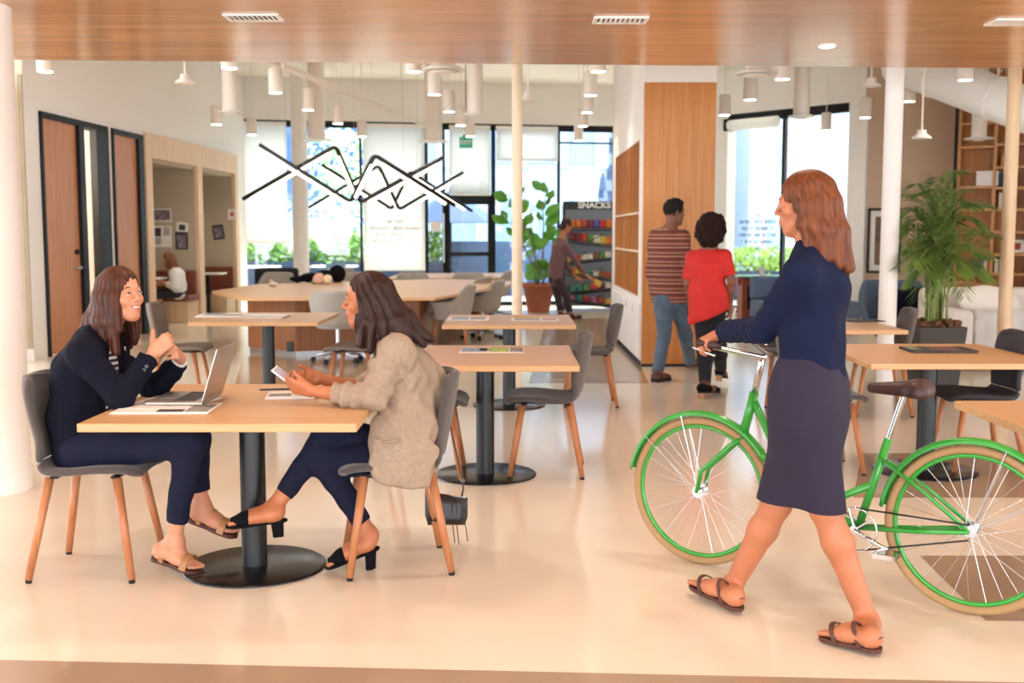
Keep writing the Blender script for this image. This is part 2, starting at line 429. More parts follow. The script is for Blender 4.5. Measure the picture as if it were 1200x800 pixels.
# door furniture on the glass door
mb = MB(WB); mb.cyl((sB(520), -.06, .9), (sB(520), -.06, 1.9), .016); mb.cyl((sB(520), -.06, 1.0), (sB(520), 0, 1.0), .01); mb.cyl((sB(520), -.06, 1.8), (sB(520), 0, 1.8), .01)
tag(mb.build('door_pull', M['steel']), 'tall steel pull handle on the black framed glass door', 'handle')
mb = MB(WB); mb.bx(sB(505), sB(517), -.02, -.008, 1.53, 1.73); tag(mb.build('window_notice', M['paper']), 'small pale notice taped to the narrow pane by the glass door', 'notice')

# roller shades
def shade(label, u0, u1, v0, v1, off=-.09):
    z0 = 1.48 + (274 - v1) * 22.4 / F
    root = bpy.data.objects.new('roller_shade', None); COL.objects.link(root); root.matrix_basis = WB
    tag(root, label, 'blind', 'roller shades on the back windows')
    a, b = sB(u0), sB(u1)
    m = MB(WB); m.grid(lambda p, q: (a + (b - a) * p, off + .004 * math.sin(p * 19), z0 + (WH - .1 - z0) * q), 12, 4); m.build('fabric', M['shade'], root, solid=.002)
    m = MB(WB); m.cyl((a, off, z0), (b, off, z0), .016, n=10); m.build('bottom_bar', M['white'], root)
    m = MB(WB); m.cyl((a, off + .03, WH - .08), (b, off + .03, WH - .08), .04, n=12); m.build('roller', M['white'], root)
shade('white roller shade pulled most of the way down beside the booths', 283, 339, 0, 284)
shade('white roller shade pulled all the way down behind the zigzag lights', 427, 498, 0, 316)
shade('short white roller shade pulled down to the head of the glass door', 527, 574, 0, 228)
shade('half drawn white roller shade above the fig tree', 581, 652, 0, 187)
# illegible vinyl lettering on the long shade's pane: rows of small grey strokes
def vinyl(name, M4, s0, s1, ztop, rows, hgt, off, m, label, seed):
    r = random.Random(seed)
    z = ztop
    root = bpy.data.objects.new(name, None); COL.objects.link(root); root.matrix_basis = M4 @ Matrix.Translation(((s0 + s1) / 2, off, ztop)); tag(root, label, 'lettering')
    for w in rows:
        mb = MB(M4)
        c = (s0 + s1) / 2; x = c - w / 2
        while x < c + w / 2:
            cw = hgt * r.uniform(.45, .75)
            if r.random() < .14: x += cw; continue
            st_ = r.choice((0, 1, 2)); t = hgt * .2
            mb.bx(x, x + t, off, off + .002, z - hgt, z)
            if st_ != 1: mb.bx(x, x + cw * .8, off, off + .002, z - t, z)
            if st_ != 0: mb.bx(x + cw * .8 - t, x + cw * .8, off, off + .002, z - hgt, z)
            if st_ == 2: mb.bx(x, x + cw * .8, off, off + .002, z - hgt * .6, z - hgt * .6 + t)
            x += cw + hgt * .12
        z -= hgt * 1.75
        mb.build('lettering', m, root)
vinyl('window_lettering', WB, sB(432), sB(495), 1.76, [.32, .98, .8, .9, .2], .075, -.1, mat('grey_vinyl', '#dedbd6', .6), 'faint grey lettering across the long white shade', 3)

# round white column by the glazing
def pillar(name, x, y, r, z1, m, base=True):
    mb = MB(); mb.lathe([(r, 0.12 if base else 0), (r, z1)], n=40, c=(x, y, 0))
    if base: mb.lathe([(r + .012, 0), (r + .012, .115), (r, .125)], n=40, c=(x, y, 0))
    return struct(mb.build(name, m))
q = P(353, 300, 21.3); pillar('column_by_windows', q.x, q.y, .15, CEIL, M['wall'], False)
pillar('column_white_front', -3.055, 6.33, .235, SOF, M['wall'])
pillar('column_pipe', P(606, 430, 12.2).x, 12.2, .057, CEIL, M['wall_warm'], False)
pillar('column_pipe_wide', P(1041, 330, 10.3).x, 10.3, .082, CEIL, M['wall'], False)
pillar('column_pipe_right', P(1179, 330, 10.6).x, 10.6, .062, CEIL, M['nook'], False)

# --- central block with cubby recess on its left flank
X0, X1, Y0, Y1 = 1.44, 2.24, 12.3, 15.95
cy0, cy1, cz0, cz1 = 12.62, 15.5, .77, 2.54
mb = MB()
mb.bx(X0, X1, Y0 + .03, cy0, 0, CEIL); mb.bx(X0, X1, cy1, Y1, 0, CEIL); mb.bx(X0, X1, cy0, cy1, 0, cz0); mb.bx(X0, X1, cy0, cy1, cz1, CEIL); mb.bx(X0 + .36, X1, cy0, cy1, cz0, cz1)
struct(mb.build('wall_block', M['wall']))
mb = MB(); mb.bx(X0 + .012, X1, Y0, Y0 + .035, .02, 3.13); struct(mb.build('wall_block_panel', M['panel']))
mb = MB(); mb.bx(X0 + .012, X1 + .005, Y0 - .005, Y0 + .03, 0, .03); mb.bx(X0 - .006, X0, Y0, Y1, 0, .06); struct(mb.build('baseboard_block', M['dark']))
root = thing('pigeonhole_unit', 'amber wood pigeonhole shelves set into the side of the white block', 'shelf')
mb = MB(); t = .02
mb.bx(X0 + .33, X0 + .36, cy0, cy1, cz0, cz1); mb.bx(X0, X0 + .36, cy0, cy0 + t, cz0, cz1); mb.bx(X0, X0 + .36, cy1 - t, cy1, cz0, cz1); mb.bx(X0, X0 + .36, cy0, cy1, cz0, cz0 + t); mb.bx(X0, X0 + .36, cy0, cy1, cz1 - t, cz1)
mb.build('carcass', M['panel'], root)
nd = 8
for i in range(1, nd):
    y = cy0 + (cy1 - cy0) * i / nd
    mb = MB(); mb.bx(X0 + .005, X0 + .34, y - .012, y + .012, cz0, cz1); mb.build('divider', M['panel'], root)
for z in (1.28, 1.72):
    mb = MB(); mb.bx(X0 + .002, X0 + .34, cy0, cy1, z - .012, z + .012); mb.build('shelf', M['wall_warm'], root)
mb = MB(); mb.box((X0 + .02, 14.2, 1.57), (.004, .12, .17)); tag(mb.build('paper_note', mat('orange_paper', '#d8893a', .7)), 'orange slip of paper in the pigeonhole shelves', 'paper')
# cabinet fronts under the pigeonholes
for i in range(5):
    a = 12.34 + i * .7
    root = thing('base_cabinet', ['white cupboard front nearest the amber panel corner', 'second white cupboard front from the amber panel corner', 'third white cupboard front from the amber panel corner', 'fourth white cupboard front, under the far pigeonholes', 'last white cupboard front beside the snack rack'][i], 'cabinet', group='white cupboards under the pigeonholes')
    mb = MB(); mb.bx(X0 - .018, X0 - .001, a, a + .69, .08, .7); d = mb.build('door', M['white'], root, bevel=.003)
    mb = MB(); mb.bx(X0 - .024, X0 - .018, a + .64, a + .66, .58, .66); mb.build('pull', M['steel'], d)

# --- right window wall (angled), beige wall
RA = Vector((3.72, 21.6)); RB = Vector((5.95, 19.0))
rang = math.atan2(RB.y - RA.y, RB.x - RA.x); WR = Matrix.Translation((RA.x, RA.y, 0)) @ Matrix.Rotation(rang, 4, 'Z'); Lr = (RB - RA).length
def sR(u): return on_line(u, RA, RB) * Lr
mb = MB(WR); mb.bx(-2.2, Lr + .05, 0, .25, WH, CEIL); mb.bx(-2.2, sR(850), -.02, .25, 0, WH); mb.bx(sR(990), Lr + .1, -.02, .25, 0, WH)
struct(mb.build('wall_right_glazed', M['wall']))
q = sR(914)
window('window_4', WR, [(q - .03, q + .03)], [(sR(850), sR(990), WH - .16, WH), (sR(850), sR(990), 0.0, .1), (sR(850), sR(990), .05, .12)], 0, WH, sR(850), sR(990), M['dark'])
root = bpy.data.objects.new('roller_shade', None); COL.objects.link(root); root.matrix_basis = WR
tag(root, 'rolled up white shade at the top of the right window', 'blind')
mb = MB(WR); mb.cyl((sR(856), -.12, 3.5), (sR(911), -.12, 3.5), .1, n=16); mb.build('roll', M['shade'], root)
mb = MB(WR); mb.bx(sR(852), sR(856), -.2, -.0, 3.4, 3.62); mb.build('bracket', M['dark'], root)
vinyl('window_lettering', WR, sR(864), sR(908), 1.86, [.12, .8, .68, .84, .7, .12], .07, -.006, mat('blue_vinyl', '#8390ac', .6), 'dark vinyl lettering on the right window', 8)
EB = Vector((7.5, 18.35))
eang = math.atan2(EB.y - RB.y, EB.x - RB.x); WE = Matrix.Translation((RB.x, RB.y, 0)) @ Matrix.Rotation(eang, 4, 'Z'); Le = (EB - RB).length
mb = MB(WE); mb.bx(0, Le + .8, 0, .2, 0, CEIL); struct(mb.build('wall_right_beige', M['wall_beige']))
mb = MB(WE); mb.bx(0, Le, -.03, 0, .55, .62); mb.bx(0, Le, -.02, 0, 0, .12); struct(mb.build('baseboard_right', M['wall_warm']))
mb = MB(); mb.bx(9.6, 9.8, 8, 19, 0, CEIL); struct(mb.build('wall_right_end', M['wall_beige']))

# ================================================================== OUTSIDE
mb = MB(); mb.bx(-60, 60, 22.0, 90, -.2, -.05); struct(mb.build('ground_terrace', mat('pale_paving', '#c9cbd0', .8)))
mb = MB(); mb.bx(-10, -1.6, 26.4, 27.2, -.05, .82); o = tag(mb.build('planter_box', mat('blue_grey_concrete', '#33425c', .8, var=.08, vscale=3)), 'long blue grey concrete planter outside the back windows', 'planter')
mb = MB(); mb.bx(-1.5, 3.2, 27.6, 28.0, -.05, 1.3); struct(mb.build('wall_terrace', mat('pale_concrete', '#566e92', .8, var=.05, vscale=3)))
mb = MB(); mb.bx(4.2, 13, 25.6, 26.4, -.05, .62); tag(mb.build('planter_box', mat('slate_concrete', '#33415a', .8)), 'dark concrete planter outside the right window', 'planter')
def hedge(name, label, x0, x1, y0, y1, z0, z1, n, m):
    r = random.Random(len(label)); mb = MB()
    for _ in range(n):
        c = Vector((r.uniform(x0, x1), r.uniform(y0, y1), r.uniform(z0, z1)))
        L = r.uniform(.09, .2); d = Vector((r.gauss(0, 1), r.gauss(0, 1), r.gauss(.5, .7))).normalized(); w = d.orthogonal().normalized() * L * .3
        mb.add([c, c + d * L * .5 + w, c + d * L, c + d * L * .5 - w], [(0, 1, 2, 3)])
    tag(mb.build(name, m), label, 'hedge', kind='stuff')
hedge('hedge', 'bright green hedge growing in the planter outside the back windows', -10, -1.7, 26.4, 27.3, .75, 1.5, 5200, mat('hedge_leaf', '#7ba84a', .6, var=.3, vscale=3))
hedge('hedge', 'pale green hedge outside the right window', 4.2, 13, 25.6, 26.5, .55, 1.12, 3600, mat('hedge_leaf_pale', '#98bc50', .6, var=.3, vscale=3))
# neighbouring buildings
def facade_block(label, x0, x1, y, d, h, floors, cols, mw, mg, mull=.18):
    root = thing('office_building', label, 'building', ((x0 + x1) / 2, y, -.05))
    mb = MB(); mb.bx(x0, x1, y, y + d, -.05, h); mb.build('wall', mw, root)
    cw = (x1 - x0) / cols; fh = h / floors
    for i in range(floors):
        mb = MB(); mb.bx(x0 + .1, x1 - .1, y - .06, y - .02, i * fh + fh * .3, i * fh + fh * .86)
        for k in range(cols + 1): mb.bx(x0 + k * cw - mull / 2 if k else x0, x0 + k * cw + mull / 2, y - .12, y - .02, i * fh + fh * .25, i * fh + fh * .9, 1)
        mb.build('window_band', [mg, mw], root)
    mb = MB(); mb.bx(x0 - .2, x1 + .2, y - .3, y + d, h, h + .35); mb.build('roof_edge', mw, root)
facade_block('blue glazed office block seen past the white column', -14.5, -4.2, 46, 10, 12, 4, 9, mat('bluish_cladding', '#4a6ea6', .6), mat('blue_glazing', '#2c5aa6', .25))
facade_block('pale office block with wide joints behind the fig tree', -3.9, 3.2, 40, 8, 9.2, 3, 5, mat('white_cladding', '#a9b6c4', .7), mat('pale_glazing', '#8ea8c2', .4), .5)
facade_block('tall tower with grey louvred floors beside the snack rack', 3.9, 9.2, 52, 8, 17, 14, 2, mat('tower_cladding', '#9aa8ba', .7), mat('tower_glazing', '#3f5678', .35), 1.0)
facade_block('white office block beyond the right window', 10.2, 26, 48, 10, 14, 5, 7, mat('bright_cladding', '#c2cbd2', .7), mat('bright_glazing', '#a4b8c8', .4), .7)
def trunk_tree(label, x, y, h, lean, r0):
    root = thing('slender_tree', label, 'tree', (x, y, -.05))
    mb = MB(); mb.tube([(x + lean * t * t * h, y, t * h - .05) for t in [k / 8 for k in range(9)]], [r0 * (1 - .4 * k / 8) for k in range(9)], n=10); mb.build('trunk', mat('pale_bark', '#b9aeb0', .9, var=.25, vscale=4), root)
    mb = MB(); r = random.Random(int(x * 100))
    for _ in range(420):
        a = r.uniform(0, 2 * PI); rr = r.uniform(.1, .9); c = Vector((x + lean * h + rr * math.cos(a), y + rr * math.sin(a), h * .72 + r.uniform(-.3, 2.6)))
        L = r.uniform(.15, .32); d = Vector((r.gauss(0, 1), r.gauss(0, 1), r.gauss(0, .7))).normalized(); w = d.orthogonal().normalized() * L * .3
        mb.add([c, c + d * L * .5 + w, c + d * L, c + d * L * .5 - w], [(0, 1, 2, 3)])
    mb.build('crown', mat('tree_leaf', '#b4cda0', .6, var=.3, vscale=2), root)
for i, (u, Y, h, ln) in enumerate(((893, 30, 9.5, .01), (921, 31, 9, .0), (946, 29, 9.5, -.012), (964, 33, 9, .008))):
    trunk_tree(['leftmost pale tree trunk beyond the right window', 'pale tree trunk behind the dark window bar', 'leaning pale trunk seen in the right hand pane', 'rightmost pale tree trunk beyond the right window'][i], P(u, 280, Y).x, Y, h, ln, .11)
trunk_tree('small leafy tree outside the back window left of the long shade', P(408, 280, 29).x, 29, 2.2, .01, .05)
trunk_tree('thin leafy tree outside beside the white column', P(385, 280, 31).x, 31, 2.4, -.01, .05)
# garden umbrellas
def umbrella(label, u, Y, z0, z1, r, folded):
    q = P(u, 280, Y)
    root = thing('garden_umbrella', label, 'umbrella', (q.x, Y, -.05))
    mb = MB(); mb.cyl((q.x, Y, -.05), (q.x, Y, z1 + .1), .03, n=8); mb.lathe([(.3, -.05), (.3, .05), (.05, .1)], c=(q.x, Y, 0)); mb.build('pole', M['dark'], root)
    mb = MB()
    if folded: mb.lathe([(.1, z0), (.24, z0 + .1), (.2, z0 + .5), (.07, z1), (.02, z1 + .06)], n=12, c=(q.x, Y, 0))
    else: mb.lathe([(r, z0), (r * .96, z0 + .03), (.03, z1)], n=8, c=(q.x, Y, 0), smooth=False)
    mb.build('canopy', mat('umbrella_cloth', '#31507c', .8), root)
umbrella('closed blue grey umbrella outside above the snack rack', 706, 27.4, 1.2, 2.85, 1, True)
umbrella('open blue grey umbrella seen through the glass door', 528, 26.6, 1.75, 2.5, 1.25, False)
for i, (u, Y) in enumerate(((300, 25.0), (392, 25.4))):
    q = P(u, 300, Y)
    root = thing('terrace_table', ['small terrace table outside below the booth side window', 'small terrace table outside beside the white column'][i], 'table', (q.x, Y, -.05))
    mb = MB(); mb.bx(q.x - .5, q.x + .5, Y - .35, Y + .35, .72, .76); mb.build('tabletop', M['white'], root, bevel=.004)
    mb = MB(); mb.cyl((q.x, Y, -.04), (q.x, Y, .72), .04); mb.lathe([(.25, -.05), (.25, -.02), (.04, 0)], c=(q.x, Y, 0)); mb.build('pedestal', M['dark'], root)
q = P(520, 300, 24.6)
root = thing('terrace_chair', 'blue terrace chair outside beyond the back window', 'chair', (P(395, 300, 24.3).x, 24.3, -.05))
c = root.location
mb = MB(); mb.bx(c.x - .22, c.x + .22, 24.1, 24.5, .4, .44); mb.build('seat', M['jeans_l'], root, bevel=.01)
mb = MB(); mb.bx(c.x - .22, c.x + .22, 24.08, 24.11, .44, .85); mb.build('backrest', M['jeans_l'], root, bevel=.01)
for sx in (-.19, .19):
    for sy in (24.13, 24.47):
        mb = MB(); mb.cyl((c.x + sx, sy, -.05), (c.x + sx, sy, .4), .014, n=8); mb.build('leg', M['dark'], root)
# ================================================================== CEILING FIXTURES
def pendant_proto(name):
    r = .0825; L = .29
    root = thing(name, 'x', 'lamp')
    mb = MB(); mb.lathe([(r, 0), (r, L - .02), (r - .02, L)], n=24); mb.lathe([(r - .004, .003), (r - .008, .0), (r - .012, .015)], n=24)
    mb.build('lamp_body', M['lamp_body'], root)
    mb = MB(); mb.lathe([(r - .008, -.002), (r - .008, .004)], n=24); mb.build('lamp_diffuser', M['glow'], root)
    mb = MB(); mb.cyl((0, 0, L), (0, 0, CEIL - 3.15), .006, n=6); mb.lathe([(.05, CEIL - 3.15 - .03), (.05, CEIL - 3.15)], n=12); mb.build('cord', M['lamp_body'], root)
    return root
PEND = [(53, 84, 'white cylinder lamp at the far left under the plank ceiling edge'), (254, 146, 'white cylinder lamp beside the tall left ceiling pipe'), (295, 158, 'white cylinder lamp in front of the booth side window'), (269, 80, 'white cylinder lamp just under the plank edge above the left ceiling pipe'),
        (323, 109, 'white cylinder lamp above the left end of the zigzag lights'), (361, 129, 'white cylinder lamp in front of the round white column'), (396, 145, 'white cylinder lamp above the blue window pane'), (424, 160, 'smallest lamp above the middle of the zigzag lights'),
        (485, 84, 'white cylinder lamp half hidden by the plank edge left of the round ceiling diffuser'), (509, 111, 'large cylinder lamp under the round ceiling diffuser'), (526, 131, 'second cylinder lamp of the row running back to the exit sign'), (540, 147, 'third cylinder lamp of the row above the exit sign'), (551, 160, 'fourth, farthest cylinder lamp of the row beside the exit sign'),
        (701, 84, 'first lamp of the row beside the white block, touching the plank edge'), (692, 112, 'second lamp of the row beside the white block'), (688, 132, 'third lamp of the row beside the white block'), (683, 148, 'fourth lamp of the row beside the white block'), (678, 165, 'last, farthest lamp of the row beside the white block'),
        (849, 135, 'cylinder lamp just right of the amber panel'), (879, 117, 'cylinder lamp under the right round ceiling diffuser'), (917, 93, 'cylinder lamp at the plank edge above the right window'), (968, 153, 'low cylinder lamp in front of the right window'), (1014, 138, 'cylinder lamp against the beige wall'),
        (1065, 119, 'cylinder lamp just right of the wide pipe column'), (1100, 162, 'cylinder lamp left of the bookcase edge'), (1131, 94, 'cylinder lamp at the plank edge in front of the white air duct'), (1154, 169, 'small cylinder lamp in front of the bookcase'), (1177, 138, 'cylinder lamp beside the right pipe column')]
ZP = 3.15
pp = None
LAMPS = []
for u, v, lab in PEND:
    q = PZ(u, v, ZP); q.z = ZP
    LAMPS.append(q.copy())
    if pp is None:
        pp = pendant_proto('pendant_lamp'); pp.location = q; pp['label'] = lab; pp['group'] = 'white cylinder pendant lamps'
    else: dup(pp, q, 0, lab, 'white cylinder pendant lamps')
# vertical air pipes with a flared outlet
def air_pipe(u, v, Y, r, lab, rd):
    q = P(u, v, Y)
    root = thing('air_pipe', lab, 'duct', (q.x, Y, q.z), 0, 'white vertical air pipes')
    mb = MB(); mb.lathe([(r, q.z + .02), (r, CEIL)], n=28, c=(q.x, Y, 0)); mb.build('pipe', M['lamp_body'], root)
    mb = MB(); mb.lathe([(rd, q.z), (rd, q.z + .014), (r, q.z + .03)], n=32, c=(q.x, Y, 0)); mb.lathe([(r * .6, q.z - .025), (r * .95, q.z)], n=24, c=(q.x, Y, 0)); mb.build('outlet', M['white'], root)
air_pipe(270, 132, 14.4, .1, 'white vertical air pipe above the second booth', .16)
air_pipe(371, 164, 19.6, .15, 'white air pipe in front of the round column', .26)
air_pipe(508, 166, 19.2, .15, 'white air pipe above the narrow window pane', .28)
air_pipe(557, 135, 14.6, .1, 'white air pipe left of the thin pipe column', .17)
air_pipe(939, 137, 14.8, .105, 'white air pipe in front of the right window', .17)
air_pipe(1147, 163, 15.5, .1, 'white air pipe in front of the bookcase', .2)
for u, v, lab in ((520, 83, 'round ceiling diffuser left of the thin pipe column'), (887, 87, 'round ceiling diffuser above the right window')):
    q = P(u, v, 11.0)
    root = thing('ceiling_diffuser', lab, 'vent', (q.x, 11.0, q.z), 0, 'round ceiling diffusers')
    mb = MB(); mb.lathe([(.2, q.z), (.2, q.z + .012), (.13, q.z + .05)], n=32, c=(q.x, 11, 0)); mb.build('rim', M['lamp_body'], root)
    mb = MB(); mb.lathe([(.1, q.z - .025), (.14, q.z - .012), (.12, q.z - .005)], n=32, c=(q.x, 11, 0)); mb.build('cone', M['lamp_body'], root)
    mb = MB(); mb.cyl((q.x, 11, q.z + .05), (q.x, 11, CEIL), .11, n=24); mb.build('neck', M['lamp_body'], root)
for u, v, lab in ((217, 97, 'small dome fitting hanging from a rod near the left wall'), (619, 118, 'small dome fitting hanging right of the thin pipe column'), (1021, 101, 'small dome fitting left of the wide pipe column'), (1080, 162, 'small dome fitting hanging against the beige wall')):
    q = P(u, v, 12.5)
    root = thing('dome_fitting', lab, 'ceiling fitting', q, 0, 'dome fittings hanging on rods')
    mb = MB(); mb.lathe([(.11, q.z - .005), (.105, q.z + .01), (.05, q.z + .05), (.05, q.z + .09)], n=24, c=(q.x, q.y, 0)); mb.build('dome', M['lamp_body'], root)
    mb = MB(); mb.cyl((q.x, q.y, q.z + .09), (q.x, q.y, CEIL), .01, n=8); mb.build('rod', M['lamp_body'], root)
# conduits and the big slanting duct
for i, (a, b, r) in enumerate((((296, 79, 11.5), (466, 101, 17), .03), ((330, 80, 12.2), (500, 112, 19), .03))):
    mb = MB(); p0 = P(*a); p1 = P(*b); p1.z = p0.z = max(p0.z, 3.3); mb.cyl(p0, p1, r, n=10)
    for t in (.25, .75):
        q = p0.lerp(p1, t); mb.cyl(q, (q.x, q.y, CEIL), .006, n=6)
    tag(mb.build('ceiling_conduit', M['lamp_body']), ['upper white conduit crossing the ceiling above the zigzag lights', 'lower white conduit running back towards the exit sign'][i], 'pipe', 'white ceiling conduits')
root = thing('air_duct', 'big white round duct slanting across the ceiling in front of the bookcase', 'duct', P(1120, 105, 13.0))
mb = MB(); mb.cyl(P(1050, 72, 14.2), P(1260, 150, 12.2), .25, n=32); mb.build('pipe', M['white'], root)
for t in (.25, .6):
    a = P(1050, 72, 14.2); b = P(1260, 150, 12.2); q = a.lerp(b, t); d = (b - a).normalized()
    mb = MB(); mb.cyl(q - d * .015, q + d * .015, .265, n=32); mb.cyl((q.x, q.y, q.z + .2), (q.x, q.y, CEIL), .008, n=6); mb.build('joint_ring', M['white'], root)
# exit sign
q = P(546, 167, 20.5); root = thing('exit_sign', 'green exit sign hanging near the back windows', 'sign', q)
ex_w, ex_h = .24, .2
mb = MB(); mb.box(q, (ex_w, .03, ex_h)); mb.build('panel', mat('exit_green', '#35c79c', .4), root, bevel=.004)
mb = MB(); mb.cyl((q.x, q.y, q.z + ex_h / 2), (q.x, q.y, CEIL), .008, n=6); mb.box((q.x, q.y, q.z + ex_h / 2 + .02), (.1, .03, .04)); mb.build('hanger', M['dark'], root)
def text_mesh(name, body, size, loc, rot, m, parent, ext=.003, off=0.0, align='CENTER', sx=1.0):
    cu = bpy.data.curves.new(name, 'FONT'); cu.body = body; cu.size = size; cu.extrude = ext; cu.align_x = align; cu.align_y = 'CENTER'; cu.offset = off
    ob = bpy.data.objects.new(name, cu); COL.objects.link(ob)
    me = bpy.data.meshes.new_from_object(ob.evaluated_get(bpy.context.evaluated_depsgraph_get()))
    COL.objects.unlink(ob); bpy.data.objects.remove(ob)
    o = bpy.data.objects.new(name, me); me.materials.clear(); me.materials.append(m); COL.objects.link(o)
    Mx = Matrix.Translation(loc) @ rot.to_4x4() @ Matrix.Diagonal((sx, 1, 1, 1))
    if parent is not None: Mx = world_of(parent).inverted() @ Mx; o.parent = parent
    me.transform(Mx); return o
UPRIGHT = Matrix.Rotation(PI / 2, 3, 'X')
text_mesh('lettering', 'EXIT', .1, (q.x, q.y - .019, q.z), UPRIGHT, M['white'], root, off=.002)
# soffit vents and recessed light
for u, v, lab in ((297, 19.5, 'slotted air grille at the left of the plank ceiling'), (727, 22.5, 'slotted air grille at the middle of the plank ceiling'), (1192, 25, 'slotted air grille cut off at the right of the plank ceiling')):
    q = PZ(u, v, SOF)
    root = thing('air_grille', lab, 'vent', q, 0, 'air grilles in the plank ceiling')
    w, d = .3, .17
    mb = MB()
    for a in (-1, 1): mb.box((q.x + a * w / 2, q.y, SOF - .006), (.025, d + .02, .012)); mb.box((q.x, q.y + a * d / 2, SOF - .006), (w, .025, .012))
    mb.build('frame', M['white'], root, bevel=.003)
    mb = MB(); mb.box((q.x, q.y, SOF - .002), (w, d, .002)); mb.build('backing', M['ink'], root)
    mb = MB()
    for k in range(9): mb.box((q.x - w / 2 + .035 + k * (w - .07) / 8, q.y, SOF - .008), (.016, d - .02, .006), Matrix.Rotation(.5, 3, 'Y'))
    mb.build('slats', M['white'], root)
SPOTS = [PZ(969, 53, SOF)]
def downlight(q, lab):
    root = thing('recessed_downlight', lab, 'lamp', (q.x, q.y, SOF), 0, 'recessed downlights in the plank ceiling')
    mb = MB(); mb.lathe([(.06, SOF - .012), (.065, SOF - .004), (.065, SOF)], n=24, c=(q.x, q.y, 0)); mb.build('trim_ring', M['white'], root)
    mb = MB(); mb.lathe([(.045, SOF - .014), (.045, SOF - .011)], n=20, c=(q.x, q.y, 0)); mb.build('lamp_diffuser', M['glow'], root)
downlight(SPOTS[0], 'small recessed downlight in the plank ceiling above the right window')

# ================================================================== ZIGZAG CHANDELIER
root = thing('zigzag_chandelier', 'black zigzag bar chandelier with glowing undersides above the long table', 'chandelier', P(412, 207, 14.5))
def zz(pts, Y, dY):
    pts = [(260 + a / 4, 60 + b / 4) for a, b in pts]
    return [P(u, v, Y + dY * (1 if i % 2 else -1)) for i, (u, v) in enumerate(pts)]
for pts, Y, dY in (([(175, 437), (605, 706), (715, 485), (1092, 722)], 13.5, .25), ([(100, 692), (533, 443), (648, 710), (1040, 495)], 13.9, -.25),
                   ([(408, 732), (735, 536), (832, 742), (1130, 568)], 17.2, .25), ([(470, 532), (797, 740), (882, 563), (1172, 748)], 17.5, -.25)):
    ps = zz(pts, Y, dY)
    # round the elbows
    path = [ps[0]]
    for i in (1, 2):
        a = (ps[i - 1] - ps[i]).normalized(); b = (ps[i + 1] - ps[i]).normalized()
        for t in (0, .25, .5, .75, 1): path.append((ps[i] + a * .07).lerp(ps[i], t).lerp(ps[i].lerp(ps[i] + b * .07, t), t))
    path.append(ps[3])
    mb = MB(); mb.tube(path, .03, n=4); bar = mb.build('bar', M['black'], root)
    for i in range(3):
        a, b = ps[i], ps[i + 1]; d = (b - a).normalized(); L = (b - a).length
        dn = Vector((0, 0, -1)); dn = (dn - d * dn.dot(d)).normalized(); side = d.cross(dn)
        a2 = a + d * (.12 if i == 0 else .13) + dn * .043; b2 = b - d * (.12 if i == 2 else .13) + dn * .043
        mb = MB(); w = .02; h = .02
        vs = [e + side * sx * w + dn * sz * h for e in (a2, b2) for sx, sz in ((-1, -.4), (1, -.4), (.6, 1), (-.6, 1))]
        mb.add(vs, [(0, 1, 5, 4), (1, 2, 6, 5), (2, 3, 7, 6), (3, 0, 4, 7), (3, 2, 1, 0), (4, 5, 6, 7)]); mb.build('led_strip', M['led'], bar)
    for e in (path[1].lerp(path[0], .5), path[-2].lerp(path[-1], .5)):
        mb = MB(); mb.cyl(e, (e.x, e.y, CEIL), .0022, n=5); mb.build('suspension_wire', M['steel'], root)

# ================================================================== TABLES
def make_table():
    root = thing('cafe_table', 'x', 'table')
    mb = MB(); mb.box((0, 0, .728), (1.09, 1.15, .034)); mb.build('tabletop', M['oak'], root, bevel=.004)
    mb = MB(); mb.cyl((0, 0, .012), (0, 0, .71), .056, n=28); mb.build('pedestal', M['black'], root)
    mb = MB(); mb.lathe([(.315, 0), (.315, .006), (.305, .012), (.06, .014)], n=64); mb.build('base_disc', M['black_disc'], root)
    mb = MB(); mb.box((0, 0, .702), (.55, .06, .018)); mb.box((0, 0, .702), (.06, .55, .018)); mb.build('bracket', M['black'], root)
    return root
TG = 'square oak pedestal tables'
TPOS = [(-1.15, 4.82, 'square oak table between the two seated women'), (-.165, 6.72, 'square oak table with a magazine behind the seated woman in beige'), (-.024, 9.5, 'square oak table in front of the thin pipe column'),
        (-2.17, 9.79, 'square oak table with newspapers behind the laptop'), (2.59, 6.82, 'square oak table with a dark magazine right of the cyclist'), (2.505, 4.27, 'oak table cut off by the right edge'), (2.50, 9.02, 'square oak table behind the cyclist near the wide pipe column')]
TBL = []
for i, (x, y, lab) in enumerate(TPOS):
    if i == 0: t = make_table(); t.location = (x, y, 0); t['label'] = lab; t['group'] = TG; tp = t
    else: t = dup(tp, (x, y, 0), 0, lab, TG)
    TBL.append(t)

